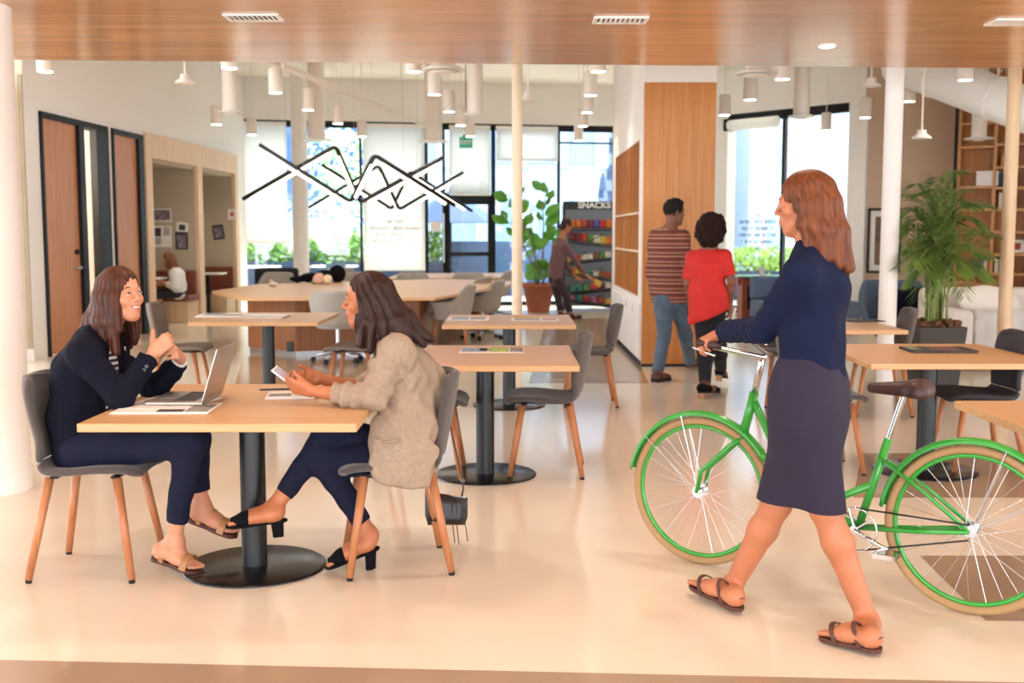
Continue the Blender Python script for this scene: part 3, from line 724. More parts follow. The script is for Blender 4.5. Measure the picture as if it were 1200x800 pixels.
# ================================================================== SHELL CHAIRS
def shell_point(p, q, W=1.0):
    """p across -1..1, q along the profile 0 (front lip) .. 1 (top)"""
    prof = [(.240, .452, .150), (.236, .458, .185), (.222, .466, .212), (.18, .474, .228), (.07, .475, .235), (-.06, .464, .23), (-.155, .466, .212), (-.205, .505, .198), (-.225, .58, .19), (-.243, .66, .20), (-.260, .75, .208), (-.270, .81, .203), (-.275, .842, .185), (-.278, .862, .155), (-.279, .870, .125)]
    t = q * (len(prof) - 1); i = min(int(t), len(prof) - 2); f = t - i
    def cr(k):
        g = [prof[max(0, min(len(prof) - 1, i + d))][k] for d in (-1, 0, 1, 2)]
        return .5 * (2 * g[1] + (g[2] - g[0]) * f + (2 * g[0] - 5 * g[1] + 4 * g[2] - g[3]) * f * f + (3 * g[1] - g[0] - 3 * g[2] + g[3]) * f ** 3)
    x, z, w = cr(0), cr(1), cr(2)
    back = max(0, min(1, (q - .40) / .2))
    x += back * .075 * p * p * (1 if q < .95 else .8)          # back wraps forward at the sides
    z += (1 - back) * (.014 * p * p - .022 * p * p * max(0, 1 - q / .2))
    return Vector((x, w * p, z))
def make_shell_chair(m_shell):
    root = thing('shell_chair', 'x', 'chair')
    mb = MB(); mb.grid(lambda a, b: shell_point(a * 2 - 1, b * .50), 12, 16); mb.build('seat', m_shell, root, solid=.032, sub=1)
    mb = MB(); mb.grid(lambda a, b: shell_point(a * 2 - 1, .50 + b * .5), 12, 16); mb.build('backrest', m_shell, root, solid=.032, sub=1)
    mb = MB(); mb.box((.02, 0, .436), (.34, .06, .012)); mb.box((.13, 0, .44), (.035, .29, .01)); mb.box((-.13, 0, .44), (.035, .29, .01)); mb.build('under_frame', M['black'], root, bevel=.003)
    for sx, fx in ((.145, .215), (-.145, -.225)):
        for sy in (-1, 1):
            mb = MB(); mb.tube([(sx, sy * .155, .44), (fx, sy * .215, .014)], [.0205, .0155], n=14); lg = mb.build('leg', M['leg'], root)
            mb = MB(); mb.cyl((fx, sy * .215, 0), (fx, sy * .215, .014), .0135, n=12); mb.build('foot_glide', M['rubber'], lg)
    return root
CH = [(-1.835, 4.80, 0.0, 'dark grey chair the woman in the navy blazer sits on', 0), (-.525, 4.865, PI + .19, 'grey chair the woman in the beige blazer sits on', 0), (.212, 6.805, PI - .053, 'empty grey chair at the right of the table with the green magazine', 0),
      (-.52, 6.715, 0.0, 'grey chair mostly hidden behind the woman in beige', 0), (.675, 9.55, PI, 'empty grey chair by the white cupboards', 0), (-2.95, 9.8, 0.05, 'pale taupe chair behind the clasped hands', 1), (-1.40, 9.82, PI - .1, 'pale taupe chair seat behind the beige woman', 1),
      (1.95, 6.9, 0.0, 'grey chair behind the cyclist at the right hand table', 0), (2.95, 6.93, PI, 'dark grey chair at the right side of the right hand table', 2), (3.04, 9.08, PI - .1, 'grey brown chair in front of the palm planter', 0), (2.385, 9.55, -PI / 2, 'grey chair seen past the outstretched arm, near the kiosk', 0)]
protos = {}
mats_c = [M['felt'], mat('taupe_felt_pale', '#7c7166', .95, var=.1, vscale=150, bump=.12, bscale=420), M['felt_dark']]
for x, y, rz, lab, k in CH:
    if k not in protos:
        c = make_shell_chair(mats_c[k]); c.location = (x, y, 0); c.rotation_euler = (0, 0, rz); c['label'] = lab; c['group'] = 'upholstered shell chairs with beech legs'; protos[k] = c
    else: dup(protos[k], (x, y, 0), rz, lab, 'upholstered shell chairs with beech legs')

# ================================================================== LONG COMMUNAL TABLES
root = thing('communal_table', 'long angular oak table on a walnut panelled base below the zigzag lights', 'table', (-1.8, 15, 0))
pl = [(286, 349), (510, 348.5), (598, 333), (600, 329), (520, 326.5), (300, 333), (248, 341)]
poly = [tuple(PZ(u, v, .74).xy) for u, v in pl]
mb = MB(); mb.prism(poly, .703, .74); mb.build('tabletop', M['oak'], root, bevel=.004)
bp = [(291, 412), (346, 417.5), (492, 413), (515, 402), (470, 390), (330, 390)]
poly = [tuple(PZ(u, v, .0).xy) for u, v in bp]
mb = MB(); mb.prism(poly, .06, .703); mb.build('base', M['walnut'], root, bevel=.004)
cx = sum(p[0] for p in poly) / 6; cyy = sum(p[1] for p in poly) / 6
mb = MB(); mb.prism([(cx + (a - cx) * .985, cyy + (b - cyy) * .97) for a, b in poly], 0, .06); mb.build('plinth', M['steel'], root)
q = PZ(351, 400, .12); mb = MB(); mb.box((q.x, PZ(351, 417, 0).y - .03, .12), (.07, .03, .12)); mb.build('socket', M['black'], root)
root = thing('communal_table', 'far long pale table under the window sill height behind the first', 'table', (-1.5, 20, 0))
poly = [tuple(PZ(u, v, .74).xy) for u, v in ((452, 326), (585, 325), (597, 319.5), (470, 320))]
mb = MB(); mb.prism(poly, .7, .74); mb.build('tabletop', M['oak'], root, bevel=.004)
mb = MB(); mb.bx(-1.75, -.35, 19.6, 20.4, 0, .7); mb.build('base', M['walnut'], root)

# ================================================================== FABRIC ARMCHAIRS
def make_armchair(kind):
    root = thing('fabric_armchair' if kind != 'task' else 'task_chair', 'x', 'chair')
    mb = MB(); mb.lathe([(.24, .40), (.255, .43), (.25, .47), (.2, .49), (0.01, .495)], n=28, c=(.02, 0, 0)); mb.build('seat', M['felt_grey'], root)
    def sh(a, b):
        t = -2.3 + 4.6 * a                                   # angle round the back, 0 = straight back
        k = abs(t) / 2.3
        top = .84 - (.2 * max(0, min(1, (k - .38) / .25)) if kind != 'task' else .36 * max(0, (k - .3) / .7) ** 1.3)
        z = .43 + (top - .43) * b
        r = .25 + .05 * b
        return Vector((.02 - r * math.cos(t) * (1.0 + .12 * b), r * math.sin(t) * 1.04, z))
    mb = MB(); mb.grid(sh, 28, 8); mb.build('backrest', M['felt_grey'], root, solid=.04, sub=1)
    if kind == 'wood':
        for sx in (-.2, .22):
            for sy in (-.2, .2):
                mb = MB(); mb.tube([(sx * .85, sy * .85, .43), (sx, sy, 0)], [.02, .015], n=10); mb.build('leg', M['leg'], root)
    else:
        mb = MB(); mb.cyl((0, 0, .1), (0, 0, .41), .025, n=12); mb.build('gas_column', M['steel'], root)
        for k in range(5):
            a = 2 * PI * k / 5 + .3; c, s_ = math.cos(a), math.sin(a)
            mb = MB(); mb.tube([(0, 0, .12), (.15 * c, .15 * s_, .1), (.29 * c, .29 * s_, .07)], [.022, .018, .014], n=8); sp = mb.build('base_spoke', M['steel'], root)
            mb = MB(); mb.cyl((.29 * c - .02 * s_, .29 * s_ + .02 * c, .03), (.29 * c + .02 * s_, .29 * s_ - .02 * c, .03), .03, n=12); mb.build('caster', M['rubber'], sp)
    return root
AC = [('wood', -.78, 14.1, PI, 'grey armchair on wooden legs at the near right of the long table'), ('swivel', -.42, 15.6, PI - .1, 'grey swivel armchair behind the first one, right of the long table'), ('task', -2.02, 12.75, PI / 2, 'grey swivel chair with its back turned, behind the beige woman'),
      ('wood', -3.95, 18.5, -PI / 2, 'grey armchair with a dark jacket over its back'), ('swivel', -3.15, 20.2, -PI / 2 + .1, 'pale chair back below the long shade, left of the beige woman'), ('swivel', -1.66, 18.3, -PI / 2, 'grey chair back just right of the beige woman head'),
      ('swivel', -.72, 18.2, -PI / 2, 'grey chair back at the far side of the table, left of the thin column'), ('swivel', -.3, 19.4, PI, 'pale grey chair behind the armchairs, beside the thin column'), ('swivel', -2.55, 18.4, -PI / 2, 'grey chair back hidden behind the beige woman hair'), ('wood', -.62, 16.9, PI - .3, 'third grey armchair along the right end of the long table')]
pr = {}
for kind, x, y, rz, lab in AC:
    if kind not in pr:
        a = make_armchair(kind); a.location = (x, y, 0); a.rotation_euler = (0, 0, rz); a['label'] = lab; a['group'] = 'grey fabric chairs round the long tables'; pr[kind] = a
    else: dup(pr[kind], (x, y, 0), rz, lab, 'grey fabric chairs round the long tables')
# jacket over a chair back, bag and soft toy
mb = MB()
def jk(a, b):
    t = -1.5 + 3.0 * a
    r = .34 + .012 * math.sin(a * 31)
    return Vector((-3.95 + r * math.sin(t) * 1.06, 18.5 + .02 + r * math.cos(t) * 1.12, .52 + .35 * b + .01 * math.sin(a * 23)))
mb.grid(jk, 30, 6)
mb.tube([(-3.95 + .33 * math.sin(-1.45 + 2.9 * k / 12), 18.52 + .36 * math.cos(-1.45 + 2.9 * k / 12), .872) for k in range(13)], .03, n=8)
tag(mb.build('jacket', mat('charcoal_jacket', '#2e2d36', .9), solid=.02), 'dark jacket draped over a grey chair back behind the long table', 'jacket')
# ================================================================== THINGS ON THE TABLES
TZ = .7455
def rotz(a): return Matrix.Rotation(a, 3, 'Z')
def paper_item(name, label, cat, c, w, d, rz, n=1, cover=None, blocks=(), thick=.004, group=None):
    """a printed sheet stack or magazine lying flat; blocks: (x0,x1,y0,y1,material) in 0..1 on the top page"""
    root = thing(name, label, cat, c, rz, group)
    mb = MB()
    for k in range(n): mb.box((.004 * (k % 3 - 1), .003 * (k % 2), thick * (k + .5)), (w, d, thick * .86), rotz(.02 * (k % 3 - 1)))
    mb.build('pages', cover or M['paper'], root, local=True)
    for i, (x0, x1, y0, y1, m) in enumerate(blocks):
        z = thick * n + .0006
        mb = MB(); mb.box(((x0 + x1) / 2 * w - w / 2, (y0 + y1) / 2 * d - d / 2, z), ((x1 - x0) * w, (y1 - y0) * d, .0012)); mb.build('print', m, root, local=True)
    return root
c_green = mat('print_green', '#a8bf63', .6, var=.3, vscale=20); c_pink = mat('print_pink', '#c9787a', .6, var=.3, vscale=25); c_grey = mat('print_grey', '#8e8b8a', .6, var=.35, vscale=40); c_yel = mat('print_yellow', '#d8b34a', .6, var=.2, vscale=20); c_dk = M['ink']; c_blue = mat('print_blue', '#93a6bd', .6, var=.3, vscale=22)
def tz(u, v): q = PZ(u, v, TZ); return (q.x, q.y, TZ)
q0 = PZ(133, 484, TZ); q1 = PZ(228, 483, TZ)
paper_item('magazine', 'open magazine lying under the front of the laptop', 'magazine', ((q0.x + q1.x) / 2 + .03, q0.y + .1, TZ), .40, .26, .04, 2, blocks=[(.06, .42, .35, .95, M['paper']), (.45, .72, .05, .3, c_dk), (.74, .97, .05, .8, c_grey)], thick=.004)
paper_item('magazine', 'second magazine half under the laptop, beside the near elbow', 'magazine', (q0.x + .17, q0.y + .33, TZ), .3, .24, -.2, 2, blocks=[(.1, .5, .1, .5, c_grey)])
# laptop: base flat on the magazine, screen leaning away from the woman
lb0 = PZ(162, 471, TZ); hg0 = PZ(237, 472, TZ + .02)
lx0, lx1 = hg0.x - .245, hg0.x; ly0 = hg0.y; ly1 = ly0 + .335; lz = TZ + .0095
root = thing('laptop', 'open silver laptop facing the woman in the navy blazer', 'laptop', ((lx0 + lx1) / 2, (ly0 + ly1) / 2, lz))
mb = MB(); mb.bx(lx0, lx1, ly0, ly1, lz, lz + .014); base = mb.build('base', M['alu'], root, bevel=.004)
mb = MB()
for r_ in range(5):
    for k in range(13): mb.bx(lx1 - .04 - r_ * .019 - .016, lx1 - .04 - r_ * .019, ly0 + .03 + k * .0212, ly0 + .03 + k * .0212 + .0185, lz + .014, lz + .0155)
mb.build('keyboard', M['ink'], base)
mb = MB(); mb.bx(lx0 + .02, lx0 + .09, ly0 + .11, ly0 + .225, lz + .014, lz + .0146); mb.build('touchpad', mat('touchpad_grey', '#9c9a98', .4, metal=.4), base)
sl = math.radians(17); dirS = Vector((math.sin(sl), 0, math.cos(sl))); nS = Vector((math.cos(sl), 0, -math.sin(sl)))
o0 = Vector((lx1 - .004, 0, lz + .016))
def lid(off0, off1, a0, a1, b0, b1, mi=None):
    m = MB(); vs = [o0 + dirS * a + nS * off + Vector((0, b, 0)) for off in (off0, off1) for a in (a0, a1) for b in (b0, b1)]
    m.add(vs, [(0, 1, 3, 2), (4, 6, 7, 5), (0, 4, 5, 1), (2, 3, 7, 6), (0, 2, 6, 4), (1, 5, 7, 3)]); return m
sc = lid(-.0, .007, 0, .235, ly0, ly1).build('screen', M['alu'], root, bevel=.003)
lid(-.0012, -.0002, .012, .225, ly0 + .008, ly1 - .008).build('display', M['screen_glow'], sc)
# W2's papers, pen
q = PZ(342, 464, TZ)
paper_item('notepad', 'white papers lying under the hands holding the phone', 'paper', (q.x, q.y, TZ), .22, .19, .15, 3, blocks=[(.05, .5, .1, .5, c_grey)])
paper_item('notebook', 'small pale notebook beside the white papers', 'notebook', (q.x - .07, q.y + .16, TZ), .14, .1, .3, 2, cover=mat('notebook_cream', '#cdb99a', .7))
mb = MB(); a = Vector((q.x - .16, q.y + .05, TZ + .022)); b = Vector((q.x + .0, q.y + .08, TZ + .022)); mb.tube([a, a.lerp(b, .06), a.lerp(b, .9), b], [.002, .0045, .0045, .003], n=8); tag(mb.build('pen', M['black']), 'dark pen lying across the white papers', 'pen')
# other tables
q = tz(577, 411); paper_item('magazine', 'green and pink magazine on the table behind the woman in beige', 'magazine', q, .40, .28, 0, 2, blocks=[(.02, .42, .05, .9, c_blue), (.45, .76, .05, .95, c_green), (.78, .98, .05, .95, c_grey), (.3, .45, .3, .7, c_pink)])
q = tz(549, 374); paper_item('magazine', 'pale magazine at the left of the table by the thin column', 'magazine', q, .36, .3, 0, 2, blocks=[(.1, .5, .1, .9, c_blue), (.55, .9, .2, .8, c_grey)])
q = tz(627, 374.5); paper_item('magazine', 'yellow edged magazine at the right of the table by the thin column', 'magazine', q, .4, .3, 0, 2, blocks=[(.05, .6, .55, .95, c_yel), (.65, .95, .1, .6, c_pink), (.05, .6, .05, .5, c_blue)])
q = tz(262, 370.5); paper_item('newspaper', 'newspaper at the left of the table behind the laptop', 'newspaper', q, .42, .34, .03, 3, blocks=[(.1, .5, .2, .9, c_grey), (.55, .95, .1, .5, c_grey)], thick=.006)
q = tz(312, 371.5); paper_item('newspaper', 'white newspaper with dark edge in the middle of the table behind the laptop', 'newspaper', q, .36, .3, -.04, 3, blocks=[(0, 1, 0, .06, c_dk)], thick=.006)
q = tz(1099, 411); paper_item('magazine', 'dark covered magazine on the right hand table', 'magazine', q, .40, .28, -.05, 3, cover=c_dk, blocks=[(.35, .8, .1, .9, mat('print_brown', '#6b4038', .4, var=.4, vscale=20)), (.02, .2, .3, .95, mat('print_olive', '#7d8064', .4, var=.3, vscale=20))], thick=.005)
q = tz(1012, 376); paper_item('magazine', 'dark magazine on the table behind the cyclist', 'magazine', q, .3, .22, .1, 2, cover=c_dk)
# table-top clutter on the long table
q = PZ(372, 331, .74)
root = thing('black_bag', 'soft black bag slumped on the far side of the long table', 'bag', (q.x, q.y, .74))
mb = MB()
for c, r_ in (((-.3, .15, .05), (.16, .12, .05)), ((-.12, .12, .07), (.17, .12, .08)), ((.1, .12, .09), (.17, .13, .1)), ((.29, .1, .13), (.13, .12, .14))): mb.ball((q.x + c[0], q.y + c[1], .74 + c[2]), r_, 16)
mb.build('body', M['suede'], root)
mb = MB(); mb.tube([(q.x - .35 + .06 * k, q.y, .74 + .07 + .035 * math.sin(k * .5)) for k in range(11)], .014, n=6); mb.build('strap', M['suede'], root)
q = PZ(379, 333, .74)
root = thing('tissue_bouquet', 'crumpled pink and cream paper bundle in front of the black bag', 'paper bundle', (q.x, q.y, .74))
for c, r_, m in (((-.06, -.02, .08), (.09, .07, .085), mat('pink_tissue', '#e0b4a4', .9)), ((.07, -.03, .07), (.07, .06, .07), mat('cream_tissue', '#e6d6b4', .9)), ((-.13, 0, .03), (.05, .04, .035), mat('green_tissue', '#7fa06c', .9))):
    mb = MB(); b0 = len(mb.v); mb.ball((q.x + c[0], q.y + c[1], .74 + c[2]), r_, 18)
    rr = random.Random(3); mb.v = [p + Vector((rr.gauss(0, .006), rr.gauss(0, .006), rr.gauss(0, .004))) for p in mb.v]; mb.build('crumple', m, root)
q = PZ(320, 336, .74); mb = MB(); mb.ball((q.x, q.y, .775), (.07, .06, .036), 14); mb.ball((q.x - .02, q.y, .81), (.03, .03, .035), 12); tag(mb.build('crumpled_napkin', mat('napkin', '#d9c4ad', .9)), 'small crumpled beige napkin on the long table', 'napkin')

# ================================================================== BOOTHS
def wl(s, o, z): return WL @ Vector((s, o, z))
sb1 = (s_p1 + s_p2a) / 2; sb2 = (s_p2b + s_p3) / 2
for i, (a, b) in enumerate(((s_p1, s_p2a), (s_p2b, s_p3))):
    root = thing('booth_bench', ['red brown booth bench the woman in white sits on', 'red brown booth bench in the second booth'][i], 'bench', wl(b - .3, .4, 0), ang, 'red brown booth benches')
    mb = MB(WL); mb.bx(b - .55, b - .03, .0, ND - .06, 0, .36); mb.build('base', M['nook'], root, bevel=.005)
    mb = MB(WL); mb.bx(b - .58, b - .03, -.03, ND - .06, .36, .46); mb.build('seat', M['redleather'], root, bevel=.02)
    mb = MB(WL); mb.bx(b - .13, b - .025, .0, ND - .06, .46, .86); mb.build('backrest', M['redleather'], root, bevel=.02)
    root = thing('booth_table', ['small booth table in front of the woman in white', 'small white table in the second booth'][i], 'table', wl(a + .6, .45, 0), ang, 'small booth tables')
    o0_, s0_ = (.62, b - .78) if i == 0 else (.3, b - .72)
    mb = MB(WL); mb.bx(s0_ - .25, s0_ + .2, o0_ - .3, o0_ + .3, .74, .77); mb.build('tabletop', M['white'], root, bevel=.004)
    mb = MB(WL); mb.cyl((s0_, o0_, .02), (s0_, o0_, .74), .035, n=14); mb.lathe([(.2, 0), (.2, .015), (.04, .03)], c=(s0_, o0_, 0)); mb.build('pedestal', M['dark'], root)
# pinned pictures on the end walls of the booths (facing the viewer)
def poster(label, s_wall, u, v, w, h, tilt, m_in, border, pattern):
    # meets the booth end wall plane at s = s_wall
    d = ray(u, v); n = (WL.to_3x3() @ Vector((1, 0, 0))); p0 = wl(s_wall, 0, 0)
    t = (p0 - Vector((0, 0, CAMZ))).dot(n) / d.dot(n); c = Vector((0, 0, CAMZ)) + d * t
    lc = WL.inverted() @ c
    root = thing('pinned_picture', label, 'picture', c, ang, 'pictures pinned in the booths')
    R = Matrix.Rotation(tilt, 3, 'X')
    def pl(off, y0, y1, z0, z1, m, nm):
        mb = MB(WL)
        vs = [Vector((lc.x - off - e, 0, 0)) + R @ Vector((0, y, z)) + Vector((0, lc.y, lc.z)) for e in (0, .003) for y in (y0, y1) for z in (z0, z1)]
        mb.add(vs, [(0, 1, 3, 2), (4, 6, 7, 5), (0, 4, 5, 1), (2, 3, 7, 6), (0, 2, 6, 4), (1, 5, 7, 3)]); mb.build(nm, m, root)
    pl(.003, -w / 2, w / 2, -h / 2, h / 2, border, 'sheet')
    for y0, y1, z0, z1, m in pattern: pl(.0075, -w / 2 + y0 * w, -w / 2 + y1 * w, -h / 2 + z0 * h, -h / 2 + z1 * h, m, 'print')
e1 = s_p2a - .02; e2 = s_p3 - .02
mw = M['paper']; dk = mat('photo_dark', '#35333c', .5, var=.6, vscale=14); dk2 = mat('photo_mauve', '#7d6f7b', .5, var=.6, vscale=16); mid = mat('photo_grey', '#b5aea8', .6, var=.3, vscale=30); pk = mat('photo_red', '#c8625a', .6)
poster('landscape photograph pinned at the top of the first booth', e1, 190, 252, .32, .22, 0, dk, mw, [(.06, .94, .1, .9, dk2)])
poster('small white print with dark figure pinned in the first booth', e1, 214, 266, .2, .16, .12, mid, mw, [(.25, .8, .15, .75, dk)])
poster('dark portrait photograph pinned below the white print in the first booth', e1, 213, 282, .22, .3, 0, dk, dk, [(.15, .85, .1, .85, dk2)])
poster('white text sheet pinned left of the dark portrait in the first booth', e1, 191, 277, .3, .36, 0, mid, mw, [(.08, .45, .55, .95, mid), (.6, .95, .5, .9, dk), (.62, .95, .12, .45, mid)])
poster('small white card with red mark in the second booth', e2, 272, 251, .16, .2, 0, mid, mw, [(.3, .7, .3, .7, pk)])
poster('tilted dark photograph in the second booth', e2, 256, 272, .22, .28, -.14, dk, dk, [(.15, .85, .15, .85, dk2)])

# ================================================================== SNACK RACK
rx0, rx1 = P(660, 300, 21.4).x, 2.2
RX1 = 1.99; RY = 21.6; rz1 = 2.08
rx0 = P(660, 300, RY).x; rw = 1.02; RX1 = rx0 + rw
root = thing('snack_rack', 'black wire snack rack with zigzag shelves and SNACKS header', 'rack', ((rx0 + RX1) / 2, RY + .2, 0))
mb = MB()
for x in (rx0 + .02, RX1 - .02):
    for y in (RY, RY + .42): mb.bx(x - .02, x + .02, y - .02, y + .02, 0, rz1)
mb.bx(rx0, rx0 + .14, RY + .02, RY + .4, 0.02, .45); mb.build('upright_frame', M['black'], root)
mb = MB(); mb.bx(rx0, RX1, RY + .42, RY + .44, .05, rz1 - .1); mb.build('back_panel', mat('mesh_back', '#8e96a6', .6), root)
mb = MB(); mb.bx(rx0 - .005, RX1 + .005, RY - .03, RY + .02, rz1 - .13, rz1 + .03); hd = mb.build('header', M['black'], root)
text_mesh('lettering', 'SNACKS', .16, (rx0 + .60, RY - .036, rz1 - .05), UPRIGHT, M['white'], hd, off=.006, sx=1.06)
levels = [1.55, 1.27, .93, .62, .33, .1]
def zig(lv, t):
    return lv
snacks = 0
cols = ['#d8772f', '#c03a35', '#4d54a8', '#d9a53c', '#e3d9cc', '#7b2f3c', '#3f8f86', '#b4483c', '#d7d05a', '#c96fa0', '#5c8f4a', '#8a5a3c']
bm = [mat('snack_foil_%s' % w_, c, .3, var=.25, vscale=22) for w_, c in zip(('orange', 'red', 'indigo', 'amber', 'cream', 'maroon', 'teal', 'brick', 'lime', 'pink', 'green', 'brown'), cols)]
cn = ['orange', 'red', 'indigo', 'amber', 'cream', 'maroon', 'teal', 'brick red', 'lime', 'pink', 'green', 'brown']
tier_n = ['top shelf', 'second shelf', 'third shelf', 'fourth shelf', 'fifth shelf', 'bottom shelf']
seq = [[0, 0, 7, 5, 2, 1, 0], [5, 5, 1, 10, 4, 8, 0], [3, 1, 4, 4, 11, 10, 4], [0, 3, 0, 6, 4, 11, 7], [6, 6, 10, 1, 5, 4], [9, 6, 1, 9, 7, 3]]
mb_proto = None
used_labels = set()
for i, lv in enumerate(levels):
    # sloping wire shelf: alternately tipped, drawn as a grid of rods
    tip = (.12 if i % 2 else -.1) if i else 0
    mb = MB()
    za = lv + tip / 2; zb = lv - tip / 2
    for y in (RY + .01, RY + .2, RY + .4): mb.cyl((rx0 + .04, y, za), (RX1 - .04, y, zb), .009, n=6)
    for k in range(22):
        t = k / 21; x = rx0 + .05 + t * (rw - .1); z = za + (zb - za) * t
        mb.cyl((x, RY + .01, z), (x, RY + .4, z + .1), .004, n=5)
    mb.cyl((rx0 + .04, RY - .005, za + .05), (RX1 - .04, RY - .005, zb + .05), .006, n=6)
    mb.build('wire_shelf', M['black'], root)
    if i:
        mb = MB(); mb.cyl((rx0 + .1 + .35 * (i % 2), RY, za - .0), (rx0 + .45 + .35 * (i % 2), RY, lv + .2), .009, n=6); mb.build('brace', M['black'], root)
    n = len(seq[i])
    for k, ci in enumerate(seq[i]):
        t = (k + .5) / n
        if i in (1, 2, 3) and k == n - 1: t -= .02
        x = rx0 + .1 + t * (rw - .16); z = za + (zb - za) * ((x - rx0 - .05) / (rw - .1)) + .012
        w_, h_ = (.125, .17) if i < 2 else (.12, .13)
        r = random.Random(i * 10 + k)
        m = MB(Matrix.Translation((x, RY + .08, z + .03)) @ Matrix.Rotation(-.25, 4, 'X') @ Matrix.Rotation(r.uniform(-.12, .12), 4, 'Z'))
        def bagf(sgn):
            def f(a, b):
                e = (1 - (2 * a - 1) ** 4) * (1 - (2 * b - 1) ** 6)
                return Vector(((a - .5) * w_, sgn * .035 * e, b * h_))
            return f
        m.grid(bagf(-1), 8, 8); m.grid(bagf(1), 8, 8)
        side = ['at its left end', 'second from its left end', 'third from its left end', 'in its middle', 'third from its right end', 'second from its right end', 'at its right end']
        pos = side[k] if n == 7 else ['at its left end', 'second from its left end', 'third from its left end', 'third from its right end', 'second from its right end', 'at its right end'][k]
        tag(m.build('snack_bag', bm[ci]), '%s snack bag on the rack, %s %s' % (cn[ci], tier_n[i], pos), 'snack', 'snack bags on the rack')

# ================================================================== KIOSK BY THE RIGHT WINDOW
q = PZ(887, 378, 0); kx, ky = q.x, q.y + .2
kw = .52
root = thing('charging_kiosk', 'small red brown wood kiosk with a glass top by the right window', 'kiosk', (kx, ky, 0))
mb = MB(); mb.bx(kx - kw / 2, kx + kw / 2, ky - .2, ky + .2, 0, .74); mb.build('body', wood('cherry_veneer', '#8a3d28', '#a85338', stretch=(20, 20, 1)), root, bevel=.005)
mb = MB(); mb.bx(kx - kw / 2 - .07, kx + kw / 2 + .34, ky - .28, ky + .28, .76, .785); mb.build('glass_top', mat('tinted_glass_top', '#6fa3b0', .1), root, bevel=.003)
mb = MB(); mb.bx(kx - kw / 2 - .05, kx + kw / 2 + .2, ky - .05, ky + .05, .62, .76); mb.build('top_support', bpy.data.materials['cherry_veneer'], root)
mb = MB(); mb.bx(kx - .17, kx + .12, ky - .212, ky - .2, .22, .62); pn = mb.build('outlet_panel', M['black'], root, bevel=.004)
mb = MB()
for a in (-.09, .03):
    for b_ in (.32, .5): mb.bx(kx + a - .03, kx + a + .03, ky - .216, ky - .212, b_ - .04, b_ + .04)
mb.build('outlet', mat('outlet_grey', '#5b6168', .5), pn)
mb = MB(); mb.box((kx + .1, ky - .02, .86), (.09, .02, .15), Matrix.Rotation(-.15, 3, 'Y')); tag(mb.build('card_stand', M['paper']), 'small white card standing on the kiosk top', 'card')
root = thing('round_bin', 'pale grey bin standing right of the kiosk', 'bin', (kx + .52, ky + .25, 0))
mb = MB(); mb.lathe([(.2, 0), (.22, .5), (.215, .52)], n=24, c=(kx + .52, ky + .25, 0)); mb.build('body', mat('bin_grey', '#a9a4b0', .5), root)
mb = MB(); mb.lathe([(.225, .52), (.225, .55), (.12, .58)], n=24, c=(kx + .52, ky + .25, 0)); mb.build('lid', mat('bin_lid', '#6e7580', .5), root)
q = PZ(955, 345, 0.0)
root = thing('low_sofa', 'low blue grey sofa under the right window, behind the cyclist', 'sofa', (P(945, 350, 17.6).x, 17.6, 0))
sx = root.location.x
mb = MB(); mb.bx(sx - .8, sx + .8, 17.3, 18.1, .12, .42); mb.build('seat', mat('slate_fabric', '#5f7390', .9), root, bevel=.04)
mb = MB(); mb.bx(sx - .8, sx + .8, 17.95, 18.15, .42, .8); mb.build('backrest', bpy.data.materials['slate_fabric'], root, bevel=.05)
for a in (-.7, .7):
    for b_ in (17.4, 18.0):
        mb = MB(); mb.cyl((sx + a, b_, 0), (sx + a, b_, .12), .02, n=8); mb.build('leg', M['dark'], root)

# ================================================================== LOUNGE AT THE RIGHT
# picture on the beige wall
d = ray(1036, 282); n = WE.to_3x3() @ Vector((0, -1, 0)); p0 = Vector((RB.x, RB.y, 0)); t = (p0 - Vector((0, 0, CAMZ))).dot(n) / d.dot(n); c = Vector((0, 0, CAMZ)) + d * t; lc = WE.inverted() @ c
root = thing('framed_picture', 'tall dark framed picture on the beige wall behind the wide pipe column', 'picture', c, eang)
w, h = .5, 1.06
mb = MB(WE)
for a in (-1, 1): mb.bx(lc.x + a * w / 2 - .02, lc.x + a * w / 2 + .02, -.04, 0, lc.z - h / 2 - .02, lc.z + h / 2 + .02); mb.bx(lc.x - w / 2, lc.x + w / 2, -.04, 0, lc.z + a * h / 2 - .02, lc.z + a * h / 2 + .02)
mb.build('frame', M['dark'], root)
mb = MB(WE); mb.bx(lc.x - w / 2, lc.x + w / 2, -.015, -.005, lc.z - h / 2, lc.z + h / 2); mb.build('mount', M['paper'], root)
mb = MB(WE); mb.bx(lc.x - w / 2 + .1, lc.x + w / 2 - .1, -.018, -.015, lc.z - h / 2 + .12, lc.z + h / 2 - .12); mb.build('print', mat('art_brown', '#6f5a48', .6, var=.5, vscale=5), root)
# bookcase
KA = Vector((7.02, 17.6)); KB = Vector((9.3, 16.2)); ka = math.atan2(KB.y - KA.y, KB.x - KA.x); WK = Matrix.Translation((KA.x, KA.y, 0)) @ Matrix.Rotation(ka, 4, 'Z'); Lk = (KB - KA).length
def sK(u): return on_line(u, KA, KB) * Lk
def zK(u, v):
    t = sK(u) / Lk; q = KA.lerp(KB, t); return 1.48 + (274 - v) * q.y / F
root = thing('bookcase', 'tall amber wood bookcase filling the right end of the lounge', 'bookcase', (KA.x, KA.y, 0), ka)
KH = 4.0
mb = MB(WK); mb.bx(0, Lk, .36, .4, 0, KH); mb.build('back_panel', M['panel'], root)
mb = MB(WK); mb.bx(-.05, 0, -.02, .4, 0, KH); mb.build('edge_trim', M['dark'], root)
ups = [0, sK(1157), sK(1190), Lk]
ups = [0.0, sK(1158), sK(1158) * 2, Lk]
